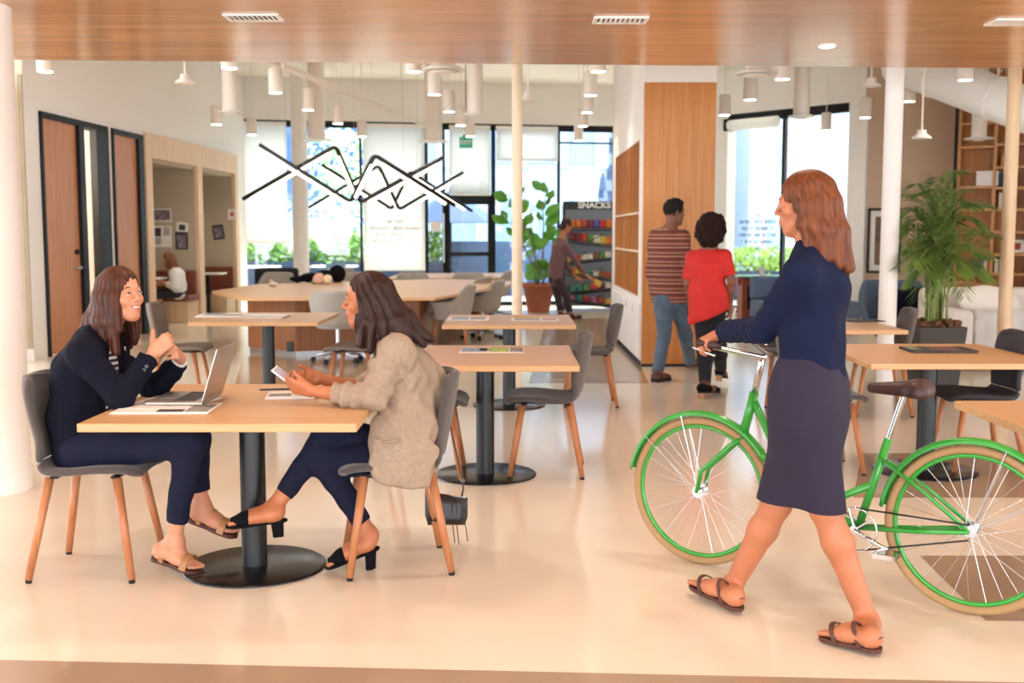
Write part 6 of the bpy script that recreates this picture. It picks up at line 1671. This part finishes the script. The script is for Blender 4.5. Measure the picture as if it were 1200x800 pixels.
B.disp = noise3(.005, 20, 23); net_object('jeans', B, .008, M['jeans_l'], MA)
for (hp, kn, an, he, to), (d_, up_, la_) in zip(J['legs'], fM): shoe(MA, he, to, up_, M['brown_leather'], M['rubber'])

# woman in the red top -------------------------------------------------
YR = 10.25
hR = Vector((.35, .93, 0)).normalized(); lR = Vector((-hR.y, hR.x, 0))
def pr_(u, v, dy=0): return P(u, v, YR + dy)
heA = PZ(821, 459, .065); toA = PZ(838, 460, .02) + Vector((.04, .10, 0)); heB = pr_(842, 438, .5); toB = heB + Vector((.09, .17, -.05))
J = dict(at=(1.84, YR, 0), head=pr_(835, 268), face=(.55, .82, -.05), hs=.98, lat=lR, neck=pr_(831, 292), chest=pr_(830, 310), waist=pr_(830, 342), pelvis=pr_(831, 364),
         arms=[(pr_(812, 302, .06), pr_(806, 332, .08), pr_(812, 358, .15), (.3, .3, -1), (.6, .5, .1), 1, (.3, .4, .3)), (pr_(850, 300, -.06), pr_(857, 330, -.1), pr_(855, 357, -.02), (.02, .2, -1), (.2, .9, .1), -1, (.5, .7, .5))],
         legs=[(pr_(824, 368), pr_(826, 408, .03), pr_(826, 449, -.05), heA, toA), (pr_(838, 368), pr_(842, 405, .2), pr_(845, 432, .55), heB, toB)])
RW, HR, fR_ = figure('woman with big dark curly hair in a red top, walking away', J, dict(skin=M['skin3']))
B = Body(); B.ell(HR(0, -.03, .02), (.135, .14, .135), HR.R); B.ell(HR(0, -.06, -.07), (.13, .11, .11), HR.R, k=.05); B.ell(HR(0, .16, -.04), (.08, .1, .12), HR.R, k=.02, op='s')
n5, n6 = noise3(.006, 55, 31), noise3(.006, 130, 32); B.disp = lambda p: n5(p) + n6(p); net_object('hair', B, .006, mat('dark_curly_hair', '#22110d', .8, bump=.6, bscale=70, spec=.2), RW)
B = Body(); a0, a1 = J['arms']; B.cap(a0[0], a1[0], .06, k=.05); B.chain([mid(J['neck'], J['chest'], .5), J['chest'], J['waist'], J['pelvis'] + Vector((0, 0, -.06))], [.085, .115, .125, .15], k=.05, q=(lR, 1.35))
for a in (a0, a1): B.cap(a[0], mid(a[0], a[1], .8), .062, .062, k=.03, endcut=True)
B.plane(J['pelvis'] + Vector((0, 0, -.05)), (.45, 0, -1)); B.disp = noise3(.006, 14, 33)
net_object('top', B, .008, mat('red_blouse', '#c2201c', .75, var=.08, vscale=12), RW)
B = Body(); B.ell(J['pelvis'], (.14, .12, .11), k=.05)
for hp, kn, an, he, to in J['legs']: B.cap(hp, kn, .092, .074, k=.04); B.cap(kn, mid(kn, an, .35), .074, .072, k=.03); B.cap(mid(kn, an, .35), mid(kn, an, .99), .072, .055, k=.03, endcut=True)
net_object('trousers', B, .008, mat('black_trousers', '#17171f', .85), RW)
for (hp, kn, an, he, to), (d_, up_, la_) in zip(J['legs'], fR_):
    shoe(RW, he, to, up_, M['suede'], M['rubber'], .012)
    e = he + d_ * .03 - up_ * .012; mb = MB(); mb.box(e - up_ * .025, (.05, .055, .055), Frame((0, 0, 0), d_, up_).R); mb.build('block_heel', M['tan_leather'], RW, bevel=.004)
mb = MB(); c = pr_(857, 372, .05); mb.box(c, (.02, .14, .2), Matrix.Rotation(.25, 3, 'Y')); tag(mb.build('folded_paper', M['paper'], bevel=.003), 'folded white paper in the hand of the woman in red', 'paper')

# shopper at the snack rack ---------------------------------------------
YS = 20.2
def ps_(u, v, dy=0): return P(u, v, YS + dy)
hS = Vector((.85, .5, 0)).normalized(); lS = Vector((-hS.y, hS.x, 0))
hand_s = P(697, 329, 20.85)
heA, toA = PZ(655, 370, .03), PZ(655, 370, .03) + Vector((.2, .08, 0)); heB, toB = PZ(667, 372, .03), PZ(667, 372, .03) + Vector((.2, .08, 0))
J = dict(at=(.9, YS, 0), head=ps_(664, 264), face=(.85, .3, -.4), hs=1.0, lat=lS, neck=ps_(659, 278), chest=ps_(656, 290), waist=ps_(652, 312), pelvis=ps_(651, 327),
         arms=[(ps_(655, 286, .18), ps_(664, 312, .2), ps_(676, 326, .25), (.8, .3, -.3), (0, .6, .8), 1, (.5, .6, .4)), (ps_(662, 288, -.16), ps_(680, 314, .1), hand_s + Vector((-.1, -.05, .06)), (.85, .3, -.45), (-.3, .5, .7), -1, (.6, .7, .5))],
         legs=[(ps_(650, 329, .08), ps_(654, 349, .06), ps_(657, 366, .05), heA, toA), (ps_(655, 329, -.08), ps_(665, 350, -.06), ps_(668, 368, -.02), heB, toB)])
SH, HS, fS = figure('person in a mauve brown shirt leaning to reach into the snack rack', J, dict(skin=M['skin2']), h=.011)
B = Body(); B.ell(HS(0, -.016, .038), (.084, .102, .092), HS.R); B.ell(HS(0, -.05, -.05), (.07, .06, .07), HS.R, k=.03); B.ell(HS(0, .125, -.035), (.075, .075, .105), HS.R, k=.01, op='s')
B.disp = noise3(.006, 60, 41); net_object('hair', B, .009, M['hair2'], SH)
B = Body(); a0, a1 = J['arms']; B.cap(a0[0], a1[0], .068, k=.05); B.chain([mid(J['neck'], J['chest'], .4), J['chest'], J['waist'], J['pelvis']], [.08, .12, .115, .12], k=.05, q=(lS, 1.4))
for a in (a0, a1): B.cap(a[0], a[1], .062, .052, k=.03); B.cap(a[1], mid(a[1], a[2], .5), .052, .046, k=.02, endcut=True)
net_object('shirt', B, .011, mat('mauve_shirt', '#6d4c50', .85, var=.1, vscale=8), SH)
B = Body(); B.ell(J['pelvis'], (.13, .13, .11), k=.05)
for hp, kn, an, he, to in J['legs']: B.cap(hp, kn, .092, .068, k=.04); B.cap(kn, mid(kn, an, .95), .068, .055, k=.03, endcut=True)
net_object('trousers', B, .011, mat('dark_plum_trousers', '#3a2c33', .85), SH)
for (hp, kn, an, he, to), (d_, up_, la_) in zip(J['legs'], fS): shoe(SH, he, to, up_, M['brown_leather'], M['rubber'])
mb = MB(Matrix.Translation(hand_s + Vector((.05, .02, -.04))) @ Matrix.Rotation(.5, 4, 'Y'))
for sg in (-1, 1): mb.grid(lambda a, b: Vector(((a - .5) * .16, sg * .035 * (1 - (2 * a - 1) ** 4) * (1 - (2 * b - 1) ** 6), b * .12 - .06)), 8, 8)
tag(mb.build('snack_bag', bm[3]), 'amber snack bag in the hand of the person at the rack', 'snack', 'snack bags on the rack')

# woman in the booth ------------------------------------------------------
YB = 18.35
def pb_(u, v, dy=0): return P(u, v, YB + dy)
hB = Vector((-1, -.15, 0)).normalized(); lB = Vector((-hB.y, hB.x, 0))
heA, toA = PZ(189, 377, .03), PZ(184, 378, .02) + Vector((-.14, 0, 0)); heA.y = YB - .08; toA.y = YB - .1
heB, toB = heA + Vector((.03, .16, 0)), toA + Vector((.03, .16, 0))
J = dict(at=(pb_(208, 345).x, YB, 0), head=pb_(197, 304), face=(-.95, -.3, -.1), hs=.97, lat=lB, neck=pb_(204, 317), chest=pb_(207, 322), waist=pb_(209, 334), pelvis=pb_(209, 342),
         arms=[(pb_(204, 321, -.16), pb_(205, 336, -.2), pb_(193, 332, -.16), (-.9, .1, -.1), (0, .2, .9), -1, (.5, .6, .4)), (pb_(208, 321, .16), pb_(205, 336, .2), pb_(193, 331, .16), (-.9, -.1, -.1), (0, -.2, .9), 1, (.5, .6, .4))],
         legs=[(pb_(208, 343, -.09), pb_(185, 344, -.09), pb_(188, 370, -.08), heA, toA), (pb_(208, 343, .09), pb_(186, 344, .08), pb_(190, 369, .08), heB, toB)])
BW, HB, fB = figure('woman in white blouse with long light brown hair seated in the booth', J, dict(skin=M['skin1']), h=.010)
ends = [(-110, .09, .2, .02), (-80, .1, .26, 0), (-50, .12, .28, -.02), (-20, .13, .28, -.02), (10, .13, .28, -.02), (40, .12, .28, -.02), (70, .1, .26, 0), (105, .09, .22, .03)]
net_object('hair', hair_long(HB, ends, seed=51), .009, hair_mat('light_brown_hair', '#5a3420', '#8f5c38'), BW)
B = Body(); a0, a1 = J['arms']; B.cap(a0[0], a1[0], .07, k=.05); B.chain([mid(J['neck'], J['chest'], .4), J['chest'], J['waist'], J['pelvis']], [.08, .125, .125, .13], k=.05, q=(lB, 1.4))
for a in (a0, a1): B.cap(a[0], a[1], .075, .075, k=.03); B.cap(a[1], mid(a[1], a[2], .8), .072, .05, k=.02, endcut=True)
net_object('blouse', B, .010, mat('white_blouse', '#e6e2e0', .85), BW)
B = Body(); B.ell(J['pelvis'], (.14, .16, .1), k=.05)
for hp, kn, an, he, to in J['legs']: B.cap(hp, kn, .09, .066, k=.04); B.cap(kn, mid(kn, an, .9), .064, .05, k=.03, endcut=True)
net_object('trousers', B, .010, mat('slate_trousers', '#2d303c', .85), BW)
for (hp, kn, an, he, to), (d_, up_, la_) in zip(J['legs'], fB): shoe(BW, he, to, up_, M['suede'], M['rubber'])
# ================================================================== GREEN BICYCLE
FW = Vector((.845, 4.86, 0)); RW_ = Vector((1.787, 4.20, 0))
bx_ = (FW - RW_).normalized()                        # forward
bl_ = Vector((-bx_.y, bx_.x, 0))                     # to its left
WR_ = .335; WBs = (FW - RW_).length
def bk_(f, z, l=0.0): return RW_ + bx_ * f + bl_ * l + Vector((0, 0, z))
root = thing('bicycle', 'green step-through bicycle with green mudguards pushed along by the walking woman', 'bicycle', (RW_ + FW) / 2)
gr = mat('green_enamel', '#2f9a35', .3, coat=.3); tyre = mat('tan_tyre', '#a8875f', .8); chrome = mat('chrome', '#d3d5d8', .15, metal=1.0); dk_ = mat('saddle_brown', '#3a1f1c', .5)
def circ(c, r, n=48): return [c + bx_ * r * math.cos(2 * PI * k / n) + Vector((0, 0, r * math.sin(2 * PI * k / n))) for k in range(n)]
for f in (0, WBs):
    c = bk_(f, WR_)
    mb = MB(); mb.tube(circ(c, WR_ - .018), .018, n=10, closed=True); wh = mb.build('wheel', tyre, root)
    mb = MB(); mb.tube(circ(c, WR_ - .042), .010, n=8, closed=True); mb.build('rim', gr, wh)
    mb = MB()
    for k in range(28):
        a = 2 * PI * k / 28; s_ = 1 if k % 2 else -1; e = c + bx_ * (WR_ - .045) * math.cos(a) + Vector((0, 0, (WR_ - .045) * math.sin(a))); a2 = a + .9 * (1 if k % 4 < 2 else -1)
        mb.cyl(c + bl_ * .03 * s_ + bx_ * .022 * math.cos(a2) + Vector((0, 0, .022 * math.sin(a2))), e, .0012, n=4, caps=False)
    mb.build('spokes', chrome, wh)
    mb = MB(); mb.cyl(c - bl_ * .045, c + bl_ * .045, .016, n=14); mb.cyl(c - bl_ * .034, c - bl_ * .028, .026, n=14); mb.cyl(c + bl_ * .028, c + bl_ * .034, .026, n=14); mb.build('hub', chrome, wh)
    # mudguard
    mb = MB(); n = 26; vs = []
    a0, a1 = (math.radians(20), math.radians(190)) if f == 0 else (math.radians(35), math.radians(165))
    a0, a1 = (math.radians(-5), math.radians(172)) if f == 0 else (math.radians(10), math.radians(150))
    for k in range(n + 1):
        a = a0 + (a1 - a0) * k / n
        for l, dr in ((-.026, -.016), (-.018, 0), (0, .006), (.018, 0), (.026, -.016)):
            r_ = WR_ + .022 + dr; aa = PI - a if f == 0 else a
            vs.append(c + bl_ * l + (bx_ * math.cos(PI - a if f == 0 else PI - (a) if False else a if f else PI - a) * r_ if f else bx_ * math.cos(PI - a) * r_) + Vector((0, 0, math.sin(a) * r_)))
    mb.add(vs, [(i * 5 + j, i * 5 + j + 1, i * 5 + j + 6, i * 5 + j + 5) for i in range(n) for j in range(4)], 0, True); mb.build('mudguard', gr, root, solid=.002)
    mb = MB()
    for a in ((150, 110) if f == 0 else (40, 75)):
        a = math.radians(a if f else a)
        for l in (-.03, .03): mb.cyl(c + bl_ * l, c + bl_ * l * .9 + bx_ * math.cos(a) * (WR_ + .012) + Vector((0, 0, math.sin(a) * (WR_ + .012))), .0022, n=5)
    mb.build('mudguard_stay', chrome, root)
BBp = bk_(.44, .28); ST = bk_(.33, .66); HT0 = bk_(WBs - .20, .62); HT1 = bk_(WBs - .245, .80)
SAD = bk_(.27, .86)
mb = MB()
mb.tube([HT0, HT1], .020, n=12)                                        # head tube
mb.tube([HT1 - Vector((0, 0, .04)), bk_(.75, .46), bk_(.58, .36), bk_(.38, .47)], .0165, n=12)   # low top tube
mb.tube([HT0, bk_(.66, .34), BBp], .0185, n=12)                         # down tube
mb.tube([BBp, ST], .017, n=12)                                          # seat tube
for l in (-.04, .04):
    mb.tube([bk_(0, WR_, l), bk_(.2, .305, l * .8), BBp + bl_ * l * .4], .010, n=8)
    mb.tube([bk_(0, WR_, l), bk_(.18, .47, l * .9), bk_(.36, .58, l * .3)], .008, n=8)
    mb.tube([bk_(WBs, WR_, l), bk_(WBs - .02, WR_ + .1, l), bk_(WBs - .16, .57, l * .8), HT0 - Vector((0, 0, .02))], .0105, n=8)
mb.build('frame', gr, root)
mb = MB(); mb.cyl(ST, SAD, .0125, n=10); mb.build('seat_post', chrome, root)
B = Body(); B.cap(SAD + bx_ * .13, SAD - bx_ * .04, .022, .045, k=.03, q=(bl_, 1.3)); B.cap(SAD - bx_ * .06 + bl_ * .04, SAD - bx_ * .06 - bl_ * .04, .045, k=.03); B.plane(SAD - Vector((0, 0, .02)), (0, 0, -1))
net_object('saddle', B, .006, dk_, root)
mb = MB(); stem = HT1 + Vector((0, 0, .16)) - bx_ * .05
mb.tube([HT1, HT1 + Vector((0, 0, .12)) - bx_ * .025, stem + bx_ * .02], .013, n=10)
gl = gripL; grr = gripR
mb.tube([gl + bx_ * -.04, gl, mid(gl, stem, .35) + bx_ * .05, stem + bl_ * .05, stem - bl_ * .05, mid(grr, stem, .35) + bx_ * .05, grr, grr - bx_ * .04], .0115, n=10); hb = mb.build('handlebar', chrome, root)
for g in (gl, grr):
    mb = MB(); mb.tube([g - bx_ * .075 - Vector((0, 0, .008)), g + bx_ * .03], .016, n=10); mb.build('grip', dk_, hb)
    mb = MB(); mb.tube([g + bx_ * .05 - Vector((0, 0, .02)), g - bx_ * .05 - Vector((0, 0, .05))], .005, n=6); mb.build('brake_lever', chrome, hb)
mb = MB(); mb.tube([BBp + bl_ * .05 + (bx_ * math.cos(k * PI / 16) + Vector((0, 0, math.sin(k * PI / 16)))) * .09 for k in range(32)], .004, n=6, closed=True)
for k in range(5): a = 2 * PI * k / 5; mb.cyl(BBp + bl_ * .05, BBp + bl_ * .05 + (bx_ * math.cos(a) + Vector((0, 0, math.sin(a)))) * .09, .005, n=6)
mb.build('chainring', chrome, root)
mb = MB(); mb.cyl(BBp - bl_ * .06, BBp + bl_ * .06, .018, n=12)
for s_, a in ((-1, .4), (1, .4 + PI)):
    e = BBp + bl_ * .07 * s_ + (bx_ * math.cos(a) + Vector((0, 0, math.sin(a)))) * .165
    mb.tube([BBp + bl_ * .06 * s_, e], .009, n=8)
    mb.box(e + bl_ * .05 * s_, (.09, .09, .02), Frame((0, 0, 0), bx_).R)
mb.build('crank_pedals', chrome, root)
mb = MB(); mb.tube([bk_(0, WR_ + .03, .05), BBp + bl_ * .05 + Vector((0, 0, .09))], .004, n=6); mb.tube([bk_(0, WR_ - .03, .05), BBp + bl_ * .05 - Vector((0, 0, .09))], .004, n=6); mb.build('chain', M['black'], root)
# ================================================================== CAMERA, LIGHT
cam = bpy.data.cameras.new('camera'); co = bpy.data.objects.new('camera', cam); COL.objects.link(co)
co.location = (0, 0, CAMZ); co.rotation_euler = (PI / 2 - PITCH, 0, 0)
cam.sensor_width = 36; cam.lens = F / 1200 * 36; cam.clip_end = 300
cam.dof.use_dof = True; cam.dof.focus_distance = 4.9; cam.dof.aperture_fstop = 3.2
S.camera = co
w = bpy.data.worlds.new('sky'); S.world = w; w.use_nodes = True
nt = w.node_tree; bg = nt.nodes['Background']
sk = nt.nodes.new('ShaderNodeTexSky'); sk.sky_type = 'HOSEK_WILKIE'; sk.turbidity = 3.2; sk.ground_albedo = .5
sk.sun_direction = Vector((.35, .72, .9)).normalized()
mx = nt.nodes.new('ShaderNodeMix'); mx.data_type = 'RGBA'; mx.inputs['Factor'].default_value = .8
mx.inputs['B'].default_value = (.86, .93, 1.0, 1)
nt.links.new(sk.outputs[0], mx.inputs['A']); nt.links.new(mx.outputs['Result'], bg.inputs['Color'])
bg.inputs['Strength'].default_value = 4.0
def sun(d, e, ang_):
    l = bpy.data.lights.new('sun', 'SUN'); l.energy = e; l.angle = ang_; l.color = (1, .94, .84)
    o = bpy.data.objects.new('sun', l); COL.objects.link(o); o.rotation_euler = Vector(d).to_track_quat('-Z', 'Y').to_euler()
sun((-.25, -.62, -.95), 9, .02)
def spot(p, e, size, r, col, blend=.6):
    l = bpy.data.lights.new('lamp_light', 'SPOT'); l.energy = e; l.spot_size = size; l.spot_blend = blend; l.shadow_soft_size = r; l.color = col
    o = bpy.data.objects.new('lamp_light', l); COL.objects.link(o); o.location = p
warm = (1.0, .89, .77)
for q in LAMPS: spot((q.x, q.y, q.z - .02), 26, 2.3, .08, warm, 1.0)
# the recessed downlights of the plank ceiling (most of them nearer than the frame shows)
for x in (-3.6, -1.2, 1.2, 3.6):
    for y in (.8, 3.2, 5.4):
        if y == 5.4: y = 5.2
        spot((x, y, SOF - .03), 34, 2.6, .09, warm)
spot((SPOTS[0].x, SPOTS[0].y, SOF - .03), 40, 2.5, .06, warm)
q = WL @ Vector((s_d1a + .6, .9, 2.9)); pl_ = bpy.data.lights.new('office_fill', 'POINT'); pl_.energy = 260; pl_.shadow_soft_size = .2; pl_.color = warm; po_ = bpy.data.objects.new('office_fill', pl_); COL.objects.link(po_); po_.location = (q.x, q.y, 2.6)  # unseen point light added to brighten the glazed strip of the first door
for s_, a_ in ((sb1, .5), (sb2, .5)):
    q = WL @ Vector((s_, a_, 2.54)); spot((q.x, q.y, q.z), 16, 2.4, .1, warm, 1.0)
def area(p, d, sx, sy, e, col):
    l = bpy.data.lights.new('front_fill', 'AREA'); l.shape = 'RECTANGLE'; l.size = sx; l.size_y = sy; l.energy = e; l.color = col
    o = bpy.data.objects.new('front_fill', l); COL.objects.link(o); o.location = p; o.rotation_euler = Vector(d).to_track_quat('-Z', 'Y').to_euler()
# unseen area lamp added behind the viewer as soft frontal fill
area((0, -5.5, 1.7), (0, 1, .05), 14, 3.0, 240, (1, .96, .91))
S.view_settings.view_transform = 'Standard'; S.view_settings.look = 'None'; S.view_settings.gamma = 1; S.view_settings.use_curve_mapping = False
S.view_settings.exposure = .75
S.cycles.use_denoising = True
try: S.cycles.denoiser = 'OPENIMAGEDENOISE'
except Exception: pass
S.cycles.max_bounces = 8; S.cycles.diffuse_bounces = 4; S.cycles.glossy_bounces = 3; S.cycles.transparent_max_bounces = 12
S.cycles.sample_clamp_indirect = 6.0; S.cycles.caustics_reflective = False; S.cycles.caustics_refractive = False
